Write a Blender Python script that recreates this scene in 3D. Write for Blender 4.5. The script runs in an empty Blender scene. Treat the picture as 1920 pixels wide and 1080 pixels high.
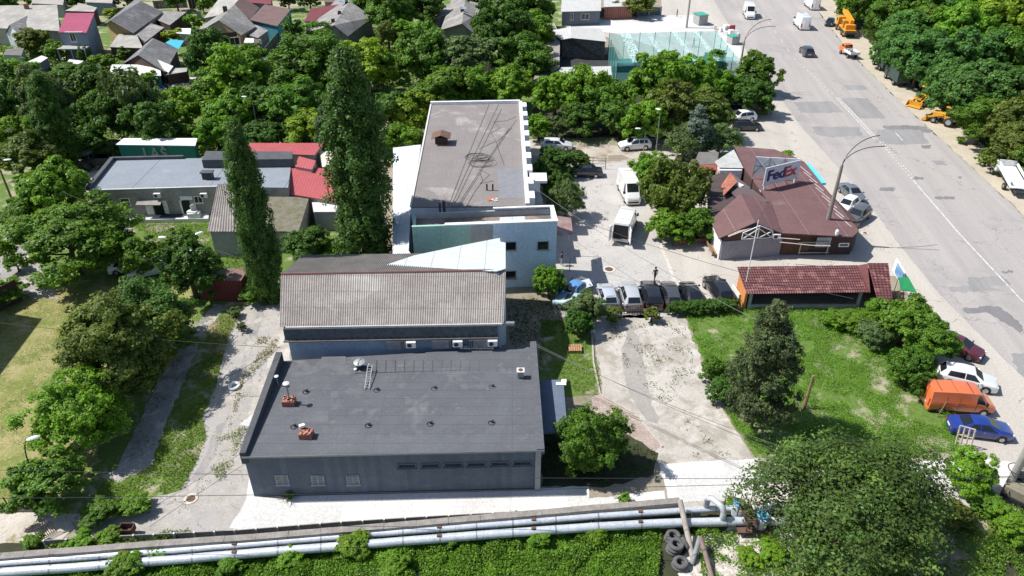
import bpy, bmesh, math, random
import numpy as np
from mathutils import Vector, Matrix
R=math.radians
random.seed(7); rng=np.random.default_rng(7)
SC=bpy.context.scene; COL=SC.collection
# ---------------- camera, sky, sun, exposure ----------------
F=1394.; PITCH=R(32.8); CH=41.6
CP,SP=math.cos(PITCH),math.sin(PITCH)
cam=bpy.data.cameras.new('camera'); co=bpy.data.objects.new('camera',cam); COL.objects.link(co)
co.location=(0,0,CH); co.rotation_euler=(math.pi/2-PITCH,0,0)
cam.sensor_width=36; cam.lens=36*F/1920; cam.clip_end=3000; cam.clip_start=.5
SC.camera=co
SC.render.resolution_x=1024; SC.render.resolution_y=576
SUN_EL=R(53); SUN_AZ=math.atan2(.12,-1.)            # direction towards the sun: from the left, slightly behind the houses
sv=Vector((math.cos(SUN_EL)*math.cos(SUN_AZ),math.cos(SUN_EL)*math.sin(SUN_AZ),math.sin(SUN_EL)))
w=bpy.data.worlds.new('World'); SC.world=w; w.use_nodes=True
nt=w.node_tree; bg=nt.nodes['Background']; sk=nt.nodes.new('ShaderNodeTexSky'); sk.sky_type='NISHITA'
sk.sun_disc=False; sk.sun_elevation=SUN_EL; sk.sun_rotation=math.atan2(sv.x,sv.y); sk.altitude=100
nt.links.new(sk.outputs[0],bg.inputs[0]); bg.inputs[1].default_value=.1
sl=bpy.data.lights.new('sun','SUN'); sl.energy=4.6; sl.angle=R(.55); sl.color=(1,.965,.91)
so=bpy.data.objects.new('sun',sl); COL.objects.link(so); so.rotation_euler=sv.to_track_quat('Z','Y').to_euler()
vs_=SC.view_settings; vs_.view_transform='Standard'; vs_.look='None'; vs_.exposure=.5; vs_.gamma=1; vs_.use_curve_mapping=False
# ---------------- photo pixel -> world ----------------
def ray(px,py):
    a=(px-960)/F; b=(py-540)/F
    return Vector((a,CP-b*SP,-SP-b*CP))
def G(px,py,z=0.):
    d=ray(px,py); t=(z-CH)/d.z
    return Vector((d.x*t,d.y*t,z))
def PR(v):
    z=v[2]-CH; fw=v[1]*CP-z*SP; up=v[1]*SP+z*CP
    return (960+F*v[0]/fw,540-F*up/fw)
def dep(v): return v[1]*CP-(v[2]-CH)*SP
def WL(px,py,A,B):                                   # pixel on the vertical plane through A and B
    n=Vector((B[1]-A[1],-(B[0]-A[0]),0)); d=ray(px,py); c=Vector((0,0,CH))
    t=(Vector((A[0],A[1],0))-c).dot(n)/d.dot(n)
    return c+d*t
def HT(bx,by,ty):
    g=G(bx,by); lo,hi=0.,36.
    for _ in range(40):
        m=(lo+hi)/2
        if PR((g.x,g.y,m))[1]>ty: lo=m
        else: hi=m
    return lo
# ---------------- scene graph helpers ----------------
ORG={}
def thing(name,label,cat,loc=(0,0,0),group=None,rz=0):
    o=bpy.data.objects.new(name,None); COL.objects.link(o); o.location=loc; o.rotation_euler=(0,0,rz); o.empty_display_size=.3
    o['label']=label; o['category']=cat
    if group: o['group']=group
    ORG[o]=Vector(loc); return o
def tag(o,label,cat,group=None,kind=None):
    if label: o['label']=label
    if cat: o['category']=cat
    if group: o['group']=group
    if kind: o['kind']=kind
    return o
class MB:
    def __init__(s): s.v=[]; s.f=[]
    def add(s,vs,fs):
        n=len(s.v); s.v+= [tuple(v) for v in vs]; s.f+=[tuple(i+n for i in f) for f in fs]; return s
    def quad(s,*p): return s.add(p,[tuple(range(len(p)))])
    def box(s,c,sz,rz=0,rx=0,ry=0):
        M=Matrix.Translation(c)@Matrix.Rotation(rz,4,'Z')@Matrix.Rotation(ry,4,'Y')@Matrix.Rotation(rx,4,'X')
        x,y,z=sz[0]/2,sz[1]/2,sz[2]/2
        return s.add([M@Vector((i*x,j*y,k*z)) for k in(-1,1) for j in(-1,1) for i in(-1,1)],[(0,2,3,1),(4,5,7,6),(0,1,5,4),(1,3,7,5),(3,2,6,7),(2,0,4,6)])
    def prism(s,pts,z0,z1):                          # z1 may be a number or a list
        n=len(pts); a=sum(pts[i][0]*pts[(i+1)%n][1]-pts[(i+1)%n][0]*pts[i][1] for i in range(n))
        if a<0: pts=pts[::-1]; z1=z1[::-1] if isinstance(z1,list) else z1
        zz=z1 if isinstance(z1,list) else [z1]*n
        return s.add([(p[0],p[1],z0) for p in pts]+[(p[0],p[1],z) for p,z in zip(pts,zz)],[tuple(range(n))[::-1],tuple(range(n,2*n))]+[(i,(i+1)%n,n+(i+1)%n,n+i) for i in range(n)])
    def slab(s,pts,t):                               # a sloping plate, t thick downwards
        n=len(pts); a=sum(pts[i][0]*pts[(i+1)%n][1]-pts[(i+1)%n][0]*pts[i][1] for i in range(n))
        if a<0: pts=pts[::-1]
        return s.add([(p[0],p[1],p[2]-t) for p in pts]+[tuple(p) for p in pts],[tuple(range(n))[::-1],tuple(range(n,2*n))]+[(i,(i+1)%n,n+(i+1)%n,n+i) for i in range(n)])
    def tube(s,pts,r,n=8,cap=True):
        pts=[Vector(p) for p in pts]; rr=r if isinstance(r,(list,tuple)) else [r]*len(pts); b=len(s.v)
        for i,p in enumerate(pts):
            d=(pts[min(i+1,len(pts)-1)]-pts[max(i-1,0)]).normalized()
            u=d.cross(Vector((0,0,1)) if abs(d.z)<.9 else Vector((1,0,0))).normalized(); w_=d.cross(u)
            for k in range(n):
                a=2*math.pi*k/n; s.v.append(tuple(p+(u*math.cos(a)+w_*math.sin(a))*rr[i]))
        for i in range(len(pts)-1):
            for k in range(n):
                k2=(k+1)%n; s.f.append((b+i*n+k,b+i*n+k2,b+(i+1)*n+k2,b+(i+1)*n+k))
        if cap:
            s.f.append(tuple(b+k for k in range(n))[::-1]); e=b+(len(pts)-1)*n; s.f.append(tuple(e+k for k in range(n)))
        return s
    def cyl(s,c,r,h,n=16,r2=None): return s.tube([c,(c[0],c[1],c[2]+h)],[r,r if r2 is None else r2],n)
    def lathe(s,c,prof,n=20,axis='z'):
        b=len(s.v)
        for r,z in prof:
            for k in range(n):
                a=2*math.pi*k/n
                v=(r*math.cos(a),r*math.sin(a),z) if axis=='z' else (r*math.cos(a),z,r*math.sin(a))
                s.v.append((c[0]+v[0],c[1]+v[1],c[2]+v[2]))
        for i in range(len(prof)-1):
            for k in range(n): s.f.append((b+i*n+k,b+i*n+(k+1)%n,b+(i+1)*n+(k+1)%n,b+(i+1)*n+k))
        return s
    def torus(s,c,R_,r,n=24,m=10,M=None):
        b=len(s.v)
        for i in range(n):
            a=2*math.pi*i/n
            for j in range(m):
                q=2*math.pi*j/m; v=Vector(((R_+r*math.cos(q))*math.cos(a),(R_+r*math.cos(q))*math.sin(a),r*1.25*math.sin(q)))
                if M: v=M@v
                s.v.append(tuple(Vector(c)+v))
        for i in range(n):
            for j in range(m): s.f.append((b+i*m+j,b+((i+1)%n)*m+j,b+((i+1)%n)*m+(j+1)%m,b+i*m+(j+1)%m))
        return s
    def corr(s,a,b_,c,d,pitch=.2,amp=.028,t=.02,seg=4):  # corrugated sheet, waves repeat from a to b; d,c the far edge
        a,b_,c,d=map(Vector,(a,b_,c,d)); n=max(2,int((b_-a).length/pitch))*seg; up=Vector((0,0,1)); k=len(s.v)
        for i in range(n+1):
            u=i/n; o=up*amp*math.sin(2*math.pi*i/seg)
            for p in (a.lerp(b_,u)+o,d.lerp(c,u)+o): s.v.append(tuple(p)); s.v.append(tuple(p-up*t))
        for i in range(n):
            q=k+i*4; s.f+=[(q,q+4,q+6,q+2),(q+1,q+3,q+7,q+5),(q,q+1,q+5,q+4),(q+2,q+6,q+7,q+3)]
        s.f+=[(k,k+2,k+3,k+1)]; q=k+n*4; s.f+=[(q,q+1,q+3,q+2)]
        return s
    def build(s,name,mat,parent=None,smooth=False,color=None,bevel=0,org=None):
        o_=ORG.get(parent,Vector((0,0,0))) if parent else (Vector(org) if org else Vector((0,0,0)))
        me=bpy.data.meshes.new(name); me.from_pydata([(v[0]-o_.x,v[1]-o_.y,v[2]-o_.z) for v in s.v],[],s.f)
        o=bpy.data.objects.new(name,me); COL.objects.link(o)
        if parent: o.parent=parent
        elif org: o.location=org
        ORG[o]=o_
        if mat: me.materials.append(mat)
        if bevel:
            bm=bmesh.new(); bm.from_mesh(me); bmesh.ops.bevel(bm,geom=[e for e in bm.edges if len(e.link_faces)==2 and e.calc_face_angle(0)>.5],offset=bevel,segments=2,affect='EDGES',profile=.5); bm.to_mesh(me); bm.free()
        if smooth: me.shade_smooth()
        elif bevel: me.shade_auto_smooth(use_auto_smooth=True) if hasattr(me,'shade_auto_smooth') else None
        if color: o.color=(*color,1)
        return o
def gp(pts,z=0): return [G(x,y,z)[:2] for x,y in pts]
# ---------------- materials ----------------
MATS={}
def nodes(name):
    m=bpy.data.materials.new(name); m.use_nodes=True; n=m.node_tree; return m,n,n.nodes['Principled BSDF']
def mixc(n,fac,a,b,mode='MIX'):
    x=n.nodes.new('ShaderNodeMix'); x.data_type='RGBA'; x.blend_type=mode; x.clamp_factor=True
    for s_,v in ((x.inputs[0],fac),(x.inputs[6],a),(x.inputs[7],b)):
        if hasattr(v,'links') : n.links.new(v,s_)
        elif isinstance(v,(int,float)): s_.default_value=v
        else: s_.default_value=(*v,1)
    return x.outputs[2]
def noise(n,co_,scale,detail=5,rough=.6,dist=0):
    t=n.nodes.new('ShaderNodeTexNoise'); t.inputs['Scale'].default_value=scale; t.inputs['Detail'].default_value=detail; t.inputs['Roughness'].default_value=rough; t.inputs['Distortion'].default_value=dist
    n.links.new(co_,t.inputs['Vector']); return t.outputs[0]
def ramp(n,f,lo,hi,a=0,b=1):
    r=n.nodes.new('ShaderNodeMapRange'); r.inputs[1].default_value=lo; r.inputs[2].default_value=hi; r.inputs[3].default_value=a; r.inputs[4].default_value=b; n.links.new(f,r.inputs[0]); return r.outputs[0]
def coords(n,rot=0,sc=(1,1,1),obj=False):
    if obj: s_=n.nodes.new('ShaderNodeTexCoord').outputs['Object']
    else: s_=n.nodes.new('ShaderNodeNewGeometry').outputs['Position']
    mp=n.nodes.new('ShaderNodeMapping'); mp.vector_type='TEXTURE' if rot else 'POINT'; mp.inputs[2].default_value=(0,0,rot); 
    n.links.new(s_,mp.inputs[0])
    if sc!=(1,1,1):
        m2=n.nodes.new('ShaderNodeMapping'); m2.inputs[3].default_value=sc; n.links.new(mp.outputs[0],m2.inputs[0]); return m2.outputs[0]
    return mp.outputs[0]
def bumpn(n,b,h,st=.3,dist=.05):
    u=n.nodes.new('ShaderNodeBump'); u.inputs['Strength'].default_value=st; u.inputs['Distance'].default_value=dist; n.links.new(h,u.inputs['Height']); n.links.new(u.outputs[0],b.inputs['Normal'])
def M(name,c1,c2=None,scale=.6,fine=8.,rough=.9,bump=.2,stain=None,stain_t=(.58,.7),cracks=None,cc=(.08,.075,.06),rot=0,st=(1,1,1),metal=0,spots=None,spec=.3,stscale=.25,lines=None,obj=False,cells=None):
    """c1..c2 blotches; stain = third colour in large patches; cracks=(cell size scale,width); lines=(axis,period,width,colour)"""
    if name in MATS: return MATS[name]
    m,n,b=nodes(name); c2=c2 or tuple(x*.8 for x in c1)
    p=coords(n,rot,st,obj); q=coords(n,obj=obj)
    c=mixc(n,ramp(n,noise(n,p,scale,7,.65),.36,.64),c1,c2)
    f=noise(n,q,fine,4,.7); c=mixc(n,1,c,mixc(n,ramp(n,f,.3,.7),(.8,.8,.8),(1.18,1.18,1.18)),'MULTIPLY')
    if stain: c=mixc(n,ramp(n,noise(n,q,stscale,8,.68,.4),*stain_t),c,stain)
    if spots: c=mixc(n,ramp(n,noise(n,q,spots[0],3,.6),spots[1],spots[1]+.04),c,spots[2])
    if cells:
        v=n.nodes.new('ShaderNodeTexBrick'); v.inputs['Scale'].default_value=1; v.inputs['Brick Width'].default_value=cells[0]; v.inputs['Row Height'].default_value=cells[1]; v.inputs['Mortar Size'].default_value=cells[2]; v.offset=cells[4] if len(cells)>4 else .5
        v.inputs['Color1'].default_value=(1,1,1,1); v.inputs['Color2'].default_value=(.82,.82,.82,1); v.inputs['Mortar'].default_value=(*cells[3],1)
        n.links.new(p,v.inputs['Vector']); c=mixc(n,1,c,v.outputs[0],'MULTIPLY')
    if cracks:
        wv=n.nodes.new('ShaderNodeVectorMath'); wv.operation='ADD'; nn=n.nodes.new('ShaderNodeTexNoise'); nn.inputs['Scale'].default_value=.8; nn.inputs['Detail'].default_value=5; n.links.new(q,nn.inputs['Vector'])
        sc_=n.nodes.new('ShaderNodeVectorMath'); sc_.operation='SCALE'; sc_.inputs[3].default_value=3.2; n.links.new(nn.outputs['Color'],sc_.inputs[0]); n.links.new(q,wv.inputs[0]); n.links.new(sc_.outputs[0],wv.inputs[1])
        v=n.nodes.new('ShaderNodeTexVoronoi'); v.feature='DISTANCE_TO_EDGE'; v.inputs['Scale'].default_value=cracks[0]; n.links.new(wv.outputs[0],v.inputs['Vector'])
        thick=n.nodes.new('ShaderNodeMath'); thick.operation='MULTIPLY'; n.links.new(ramp(n,noise(n,q,.5,3),.42,.62),thick.inputs[0]); thick.inputs[1].default_value=cracks[1]
        lt=n.nodes.new('ShaderNodeMath'); lt.operation='LESS_THAN'; n.links.new(v.outputs[0],lt.inputs[0]); n.links.new(thick.outputs[0],lt.inputs[1])
        c=mixc(n,lt.outputs[0],c,cc)
    if lines:
        for (ax,per,wd,col) in lines:
            sx=n.nodes.new('ShaderNodeSeparateXYZ'); n.links.new(coords(n,rot,obj=obj),sx.inputs[0])
            md=n.nodes.new('ShaderNodeMath'); md.operation='FLOORED_MODULO'; n.links.new(sx.outputs[ax],md.inputs[0]); md.inputs[1].default_value=per
            l2=n.nodes.new('ShaderNodeMath'); l2.operation='LESS_THAN'; n.links.new(md.outputs[0],l2.inputs[0]); l2.inputs[1].default_value=wd
            c=mixc(n,l2.outputs[0],c,col)
    n.links.new(c,b.inputs['Base Color']); b.inputs['Roughness'].default_value=rough; b.inputs['Metallic'].default_value=metal; b.inputs['Specular IOR Level'].default_value=spec
    if bump: bumpn(n,b,f,bump)
    MATS[name]=m; return m
def plain(name,c,rough=.5,metal=0,obcol=False,coat=0,spec=.5,var=.12):
    if name in MATS: return MATS[name]
    m,n,b=nodes(name); src=c
    if obcol: src=n.nodes.new('ShaderNodeObjectInfo').outputs['Color']
    q=coords(n,obj=True); c_=mixc(n,1,src,mixc(n,ramp(n,noise(n,q,3,5),.3,.7),(1-var,)*3,(1+var*.5,)*3),'MULTIPLY')
    n.links.new(c_,b.inputs['Base Color']); b.inputs['Roughness'].default_value=rough; b.inputs['Metallic'].default_value=metal; b.inputs['Coat Weight'].default_value=coat; b.inputs['Coat Roughness'].default_value=.05; b.inputs['Specular IOR Level'].default_value=spec
    MATS[name]=m; return m
def leafmat(name,trans=.42,rough=.55):
    m,n,b=nodes(name); oc=n.nodes.new('ShaderNodeObjectInfo').outputs['Color']
    at=n.nodes.new('ShaderNodeAttribute'); at.attribute_name='v'
    c=mixc(n,1,oc,at.outputs['Color'],'MULTIPLY'); n.links.new(c,b.inputs['Base Color']); b.inputs['Roughness'].default_value=rough; b.inputs['Specular IOR Level'].default_value=.35
    t=n.nodes.new('ShaderNodeBsdfTranslucent'); n.links.new(mixc(n,1,c,(1.15,1.25,.5),'MULTIPLY'),t.inputs[0]); x=n.nodes.new('ShaderNodeMixShader'); x.inputs[0].default_value=trans
    n.links.new(b.outputs[0],x.inputs[1]); n.links.new(t.outputs[0],x.inputs[2]); n.links.new(x.outputs[0],n.nodes['Material Output'].inputs[0]); MATS[name]=m; return m
LEAF=leafmat('foliage'); NEEDLE=leafmat('needles',.1,.7)
BARK=M('bark',(.12,.095,.07),(.07,.055,.04),3,14,obj=True)
GLASS=plain('dark_glass',(.012,.015,.02),.08,spec=.8); BLACK=plain('black_rubber',(.02,.02,.02),.8); WHITE=plain('white_paint',(.75,.75,.73),.5)
STEEL=plain('grey_steel',(.35,.36,.37),.45,.6); RUST=M('rusty_steel',(.16,.085,.055),(.09,.06,.05),3,12); DARKM=plain('dark_metal',(.04,.042,.045),.5,.3)
PAINT=plain('vehicle_paint',(.5,.5,.5),.32,.0,True,1.,var=.03); CHROME=plain('rim_metal',(.5,.5,.52),.3,.8); LAMPG=plain('lamp_glass',(.7,.72,.75),.1); REDL=plain('tail_lamp_red',(.45,.02,.02),.2)
WOOD=M('weathered_wood',(.3,.2,.12),(.2,.13,.08),2,12)
PLAINC=plain('plain_colour',(.5,.5,.5),.75,0,True,0,.2)
# ---------------- leaf cloud meshes ----------------
def leafmesh(name,P,N,size,V,mat,aspect=.6):
    """P centres, N facing, size per leaf, V brightness"""
    n=len(P); N=N/np.linalg.norm(N,axis=1,keepdims=True)
    r=rng.normal(size=(n,3)); U=np.cross(N,r); U/=np.linalg.norm(U,axis=1,keepdims=True)+1e-9; W=np.cross(N,U)
    s=np.asarray(size).reshape(-1,1)*np.ones((n,1)); b=s*aspect
    fold=N*s*.12
    vs=np.empty((n,4,3)); vs[:,0]=P-U*s; vs[:,1]=P-W*b+fold; vs[:,2]=P+U*s; vs[:,3]=P+W*b-fold
    me=bpy.data.meshes.new(name); me.vertices.add(n*4); me.vertices.foreach_set('co',vs.reshape(-1).astype(np.float32))
    me.loops.add(n*4); me.loops.foreach_set('vertex_index',np.arange(n*4,dtype=np.int32)); me.polygons.add(n); me.polygons.foreach_set('loop_start',np.arange(0,n*4,4,dtype=np.int32))
    try: me.polygons.foreach_set('loop_total',np.full(n,4,dtype=np.int32))
    except Exception: pass
    me.update(calc_edges=True)
    a=me.attributes.new('v','FLOAT_COLOR','POINT')
    V=np.asarray(V).reshape(-1,1); hue=rng.uniform(-.14,.14,(n,1))
    c=np.concatenate([V*(1+hue*1.6),V*(1+hue*.2),V*(1-hue*1.5),np.ones((n,1))],1)
    a.data.foreach_set('color',np.repeat(c,4,0).reshape(-1).astype(np.float32))
    me.materials.append(mat); return me
def unit(n):
    d=rng.normal(size=(n,3)); return d/np.linalg.norm(d,axis=1,keepdims=True)
ASP={'poplar':3.3,'conifer':1.75}
def crown(kind,n,leaf,clumps=70,seed=0):
    """unit crown: radius about 1 in x, y; z from -1 to 1"""
    global rng; rng=np.random.default_rng(100+seed)
    if kind=='poplar':
        z=rng.uniform(-1,1,clumps*3); prof=np.interp(z,[-1,-.85,-.3,.4,.8,1],[.35,.8,1,.85,.5,.08]); a=rng.uniform(0,2*np.pi,clumps*3)
        rr=prof*rng.uniform(.3,.9,len(z)); C=np.stack([rr*np.cos(a),rr*np.sin(a),z*ASP['poplar']],1); cr=rng.uniform(.2,.42,len(z)); zs=1.15
    elif kind=='conifer':
        z=1-2*rng.uniform(0,1,clumps*2)**.75; prof=np.interp(z,[-1,-.7,0,.6,1],[.8,1,.72,.36,.05]); a=rng.uniform(0,2*np.pi,len(z))
        rr=prof*rng.uniform(.3,1.,len(z)); C=np.stack([rr*np.cos(a),rr*np.sin(a),z*ASP['conifer']],1); cr=rng.uniform(.13,.30,len(z)); zs=.6
    else:
        d=unit(clumps); d[:,2]=np.where(d[:,2]<-.62,-d[:,2],d[:,2]); lob=1+.22*np.sin(3*np.arctan2(d[:,1],d[:,0])+seed)+.12*np.sin(5*np.arctan2(d[:,1],d[:,0])+2*seed)
        C=d*(rng.uniform(.45,.84,clumps)*lob)[:,None]; cr=rng.uniform(.13,.34,clumps); zs=.75
    zv=np.array([1,1,zs]); ns_={'poplar':7,'conifer':7}.get(kind,9)
    kc=np.repeat(np.arange(len(C)),ns_); sd=unit(len(kc)); out=C[kc]*np.array([1,1,1/ASP.get(kind,1)]); out/=np.linalg.norm(out,axis=1,keepdims=True)+1e-6
    if kind!='willow': sd=sd+out*.55+np.array([0,0,.25]); sd/=np.linalg.norm(sd,axis=1,keepdims=True)
    else: sd[:,2]=-np.abs(sd[:,2])*1.6+.3
    SCn=C[kc]+sd*(cr[kc]*rng.uniform(.55,1.1,len(kc)))[:,None]*zv; sr=cr[kc]*rng.uniform(.28,.55,len(kc))
    pr_=sr**2; pr_/=pr_.sum(); ks=rng.choice(len(kc),n,p=pr_); k=kc[ks]; q=unit(n)*(rng.uniform(0.1,1,n)**.45)[:,None]
    if kind=='willow': q=q*np.array([.6,.6,2.2])
    P=SCn[ks]+q*sr[ks][:,None]*(np.array([1,1,1.2]) if kind=='poplar' else np.array([1,1,.8]))
    if kind=='open': P+=rng.normal(size=(n,3))*.03
    N=q+sd[ks]*.7+np.array([0,0,.45])+rng.normal(size=(n,3))*.5
    sv_=rng.uniform(.8,1.25,len(kc))
    cv=rng.uniform(.72,1.3,len(C)); V=(cv[k]*sv_[ks])**.6*rng.uniform(.75,1.25,n)
    if kind=='open': V=V*np.where(sv_[ks]>1.12,1.5,.92); 
    sz=leaf*rng.uniform(.5,1.3,n)*(1+.35*(rng.uniform(size=n)>.85))
    return leafmesh('crown_'+kind,P,N,sz,V,NEEDLE if kind=='conifer' else LEAF,.28 if kind in('willow',) else (.35 if kind=='conifer' else .6))
def trunkmesh(seed,limbs=7):
    rd=random.Random(seed); m=MB(); m.tube([(0,0,0),(.02,.01,.35),(0,.03,.62),(.02,0,.8)],[.055,.042,.034,.02],8)
    for i in range(limbs):
        a=i*2.4+rd.random(); z0=.4+.35*i/limbs; l=rd.uniform(.28,.5)
        p0=Vector((.01,.01,z0)); p1=p0+Vector((math.cos(a)*l*.55,math.sin(a)*l*.55,.12)); p2=p0+Vector((math.cos(a)*l,math.sin(a)*l,.26))
        m.tube([p0,p1,p2],[.022,.015,.006],5); m.tube([p1,p1+Vector((math.cos(a+1)*.18,math.sin(a+1)*.18,.14))],[.01,.004],4)
    me=bpy.data.meshes.new('trunk'); me.from_pydata(m.v,[],m.f); me.materials.append(BARK); me.shade_smooth(); return me
CR={'small':[crown('round',5500,.085,44,i) for i in range(3)],'mid':[crown('round',22000,.046,78,10+i) for i in range(7)],'big':[crown('round',44000,.033,130,20+i) for i in range(3)],
 'huge':[crown('open',50000,.021,150,31)],'poplar':[crown('poplar',64000,.045,150,40+i) for i in range(2)],'conifer':[crown('conifer',46000,.038,110,50)],'willow':[crown('willow',16000,.075,110,60+i) for i in range(2)],'open':[crown('open',9000,.05,90,70)],'twig':[crown('open',2500,.05,60,75)]}
TR=[trunkmesh(i) for i in range(4)]
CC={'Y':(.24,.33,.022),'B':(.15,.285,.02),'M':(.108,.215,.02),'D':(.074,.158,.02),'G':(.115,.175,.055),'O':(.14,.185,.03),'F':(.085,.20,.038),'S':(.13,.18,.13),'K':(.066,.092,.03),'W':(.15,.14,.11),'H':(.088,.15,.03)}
CN={'Y':'yellow-green','B':'bright green','M':'mid green','D':'dark green','G':'grey-green','O':'olive green','F':'blue-green','S':'silvery blue-green','K':'dark olive','W':'greyish','H':'muted green'}
TN=[0]
sz_=lambda r,s: s or ('small' if r<26 else 'mid' if r<75 else 'big')
def tree(cx,cy,rpx,vs,col,phrase,size=None,kind='tree',gap=None,trunk=True,name=None,group=None,lab=None,rr=None):
    """crown centre and half width as seen in the photo; vs = height / width of the crown"""
    TN[0]+=1; rd=random.Random(TN[0]*13); R_=3.
    if kind=='tree' and sz_(rpx,size)!='huge': vs*=rd.uniform(1.0,1.2)
    for _ in range(4):
        zc=R_*vs+(gap if gap is not None else max(.15,.07*R_)); g=G(cx,cy,zc); R_=rpx*dep(g)/F
    zc=R_*vs+(gap if gap is not None else max(.15,.07*R_)); g=G(cx,cy,zc)
    sz=size or ('small' if rpx<26 else 'mid' if rpx<75 else 'big')
    cat={'tree':'tree','shrub':'shrub','conifer':'tree'}[kind]
    t=thing(name or {'tree':'leafy_tree','shrub':'shrub','conifer':'conifer_tree'}[kind],lab or ('%s %s %s'%(CN[col],{'tree':'leafy tree','shrub':'bushy shrub','conifer':'conifer'}[kind],phrase)),cat,(g.x,g.y,0),group)
    me=CR[sz][rd.randrange(len(CR[sz]))]; o=bpy.data.objects.new('crown',me); COL.objects.link(o); o.parent=t; o.location=(0,0,zc); o.scale=(R_*1.02,R_*1.02,R_*vs/ASP.get(sz,1)); o.rotation_euler=(0,0,rd.uniform(0,6.3))
    c=CC[col]; j=rd.uniform(.88,1.14); o.color=(c[0]*j*rd.uniform(.92,1.1),c[1]*j,c[2]*j,1)
    if trunk:
        u=bpy.data.objects.new('trunk',TR[rd.randrange(4)]); COL.objects.link(u); u.parent=t; H=zc+R_*vs*.6; wd=max(2.2,min(R_*1.9,H)); u.scale=(wd,wd,H); u.rotation_euler=(0,0,rd.uniform(0,6))
    return t
# ---------------- value noise for scattering ----------------
_t=np.random.default_rng(5).uniform(size=(64,64))
def vn(x,y,s):
    x=np.asarray(x)*s+1000; y=np.asarray(y)*s+1000; i=np.floor(x).astype(int); j=np.floor(y).astype(int); u=x-i; v=y-j; u=u*u*(3-2*u); v=v*v*(3-2*v)
    a=_t[i%64,j%64]; b=_t[(i+1)%64,j%64]; c=_t[i%64,(j+1)%64]; d=_t[(i+1)%64,(j+1)%64]
    return (a*(1-u)+b*u)*(1-v)+(c*(1-u)+d*u)*v
def fbm(x,y,s): return (vn(x,y,s)*.5+vn(x,y,s*2.3)*.3+vn(x,y,s*5.1)*.2)
def inpoly(x,y,poly):
    ins=np.zeros(len(x),bool); n=len(poly)
    for i in range(n):
        x1,y1=poly[i]; x2,y2=poly[(i+1)%n]
        c=((y1>y)!=(y2>y))&(x<(x2-x1)*(y-y1)/(y2-y1+1e-12)+x1); ins^=c
    return ins
def scatter(poly,dens):
    P=np.array(poly); lo=P.min(0); hi=P.max(0); n=int((hi-lo).prod()*dens); x=rng.uniform(lo[0],hi[0],n); y=rng.uniform(lo[1],hi[1],n); k=inpoly(x,y,poly); return x[k],y[k]
def growth(name,label,cat,polys,dens,leaf,h,col,thresh=0.,ns=.35,mound=0.,mat=None,asp=.3,upright=.5,kind='stuff',seed=1,z0=0.):
    """grass or weeds over pixel polygons: many small blades standing on the ground, with bare gaps where the noise is low"""
    global rng; rng=np.random.default_rng(seed); XS=[];YS=[]
    for p in polys:
        x,y=scatter(gp(p),dens); XS.append(x); YS.append(y)
    x=np.concatenate(XS); y=np.concatenate(YS); f=fbm(x,y,ns); k=f>thresh+rng.uniform(-.05,.05,len(f)); x=x[k]; y=y[k]; f=f[k]
    m=0
    if mound:
        m=np.zeros(len(x)); nd=int((x.max()-x.min())*(y.max()-y.min())*.55)+5; dx=rng.uniform(x.min(),x.max(),nd); dy=rng.uniform(y.min(),y.max(),nd); dr=rng.uniform(.35,1.25,nd); dh=rng.uniform(.35,1.1,nd)*mound
        for a_,b_,r_,h_ in zip(dx,dy,dr,dh):
            near=np.abs(x-a_)<r_; d2=((x[near]-a_)**2+(y[near]-b_)**2)/r_**2; v_=np.sqrt(np.clip(1-d2,0,1))*h_; m[near]=np.maximum(m[near],v_)
    n=len(x); z=z0+rng.uniform(.02,h,n)*(.5+f)+(m*rng.uniform(.55,1,n) if mound else 0)
    N=rng.normal(size=(n,3))*.5+np.array([0,0,1-upright]); V=rng.uniform(.65,1.35,n)*(.65+.7*fbm(x,y,.9))
    me=leafmesh(name,np.stack([x,y,z],1),N,leaf*rng.uniform(.5,1.3,n),V,mat or LEAF,asp)
    o=bpy.data.objects.new(name,me); COL.objects.link(o); o.color=(*col,1); tag(o,label,cat if kind!='x' else cat,kind=kind); return o
def sheet(name,pts,z,mat,jit=.12,step=.7,kind='structure',world=False,seed=3):
    """flat patch of ground; its outline is roughened"""
    rd=random.Random(seed); P=[Vector((*p,0)) for p in (pts if world else gp(pts))]; out=[]
    for i,p in enumerate(P):
        q=P[(i+1)%len(P)]; L=(q-p).length; n=max(1,min(160,int(L/step))); nr=Vector((q.y-p.y,p.x-q.x,0)).normalized() if L>0 else Vector((0,0,0))
        for k in range(n):
            o=p.lerp(q,k/n); out.append((o+nr*(rd.uniform(-jit,jit) if k else 0)).to_3d()); 
    mb=MB(); mb.quad(*[(v.x,v.y,z) for v in out]); o=mb.build(name,mat); o['kind']=kind
    return o
def bar(mb,a,b,w=.05,h=None):
    a=Vector(a); b=Vector(b); d=b-a; L=d.length; h=h or w
    M_=Matrix.Translation((a+b)/2)@d.to_track_quat('X','Z').to_matrix().to_4x4(); x,y,z=L/2,w/2,h/2
    mb.add([M_@Vector((i*x,j*y,k*z)) for k in(-1,1) for j in(-1,1) for i in(-1,1)],[(0,2,3,1),(4,5,7,6),(0,1,5,4),(1,3,7,5),(3,2,6,7),(2,0,4,6)]); return mb
def wallbox(mb,A,B,c,w,h,d,off=0):
    """box on a vertical wall A-B: centre c, width along, height up, depth d standing proud by off"""
    A=Vector((A[0],A[1],0)); B=Vector((B[0],B[1],0)); t=(B-A).normalized(); n=Vector((t.y,-t.x,0))
    if n.dot(Vector((0,0,0))-A)<0: n=-n
    p=Vector(c)+n*(off+d/2); mb.box(p,(w,d,h),math.atan2(t.y,t.x)); return mb
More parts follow.
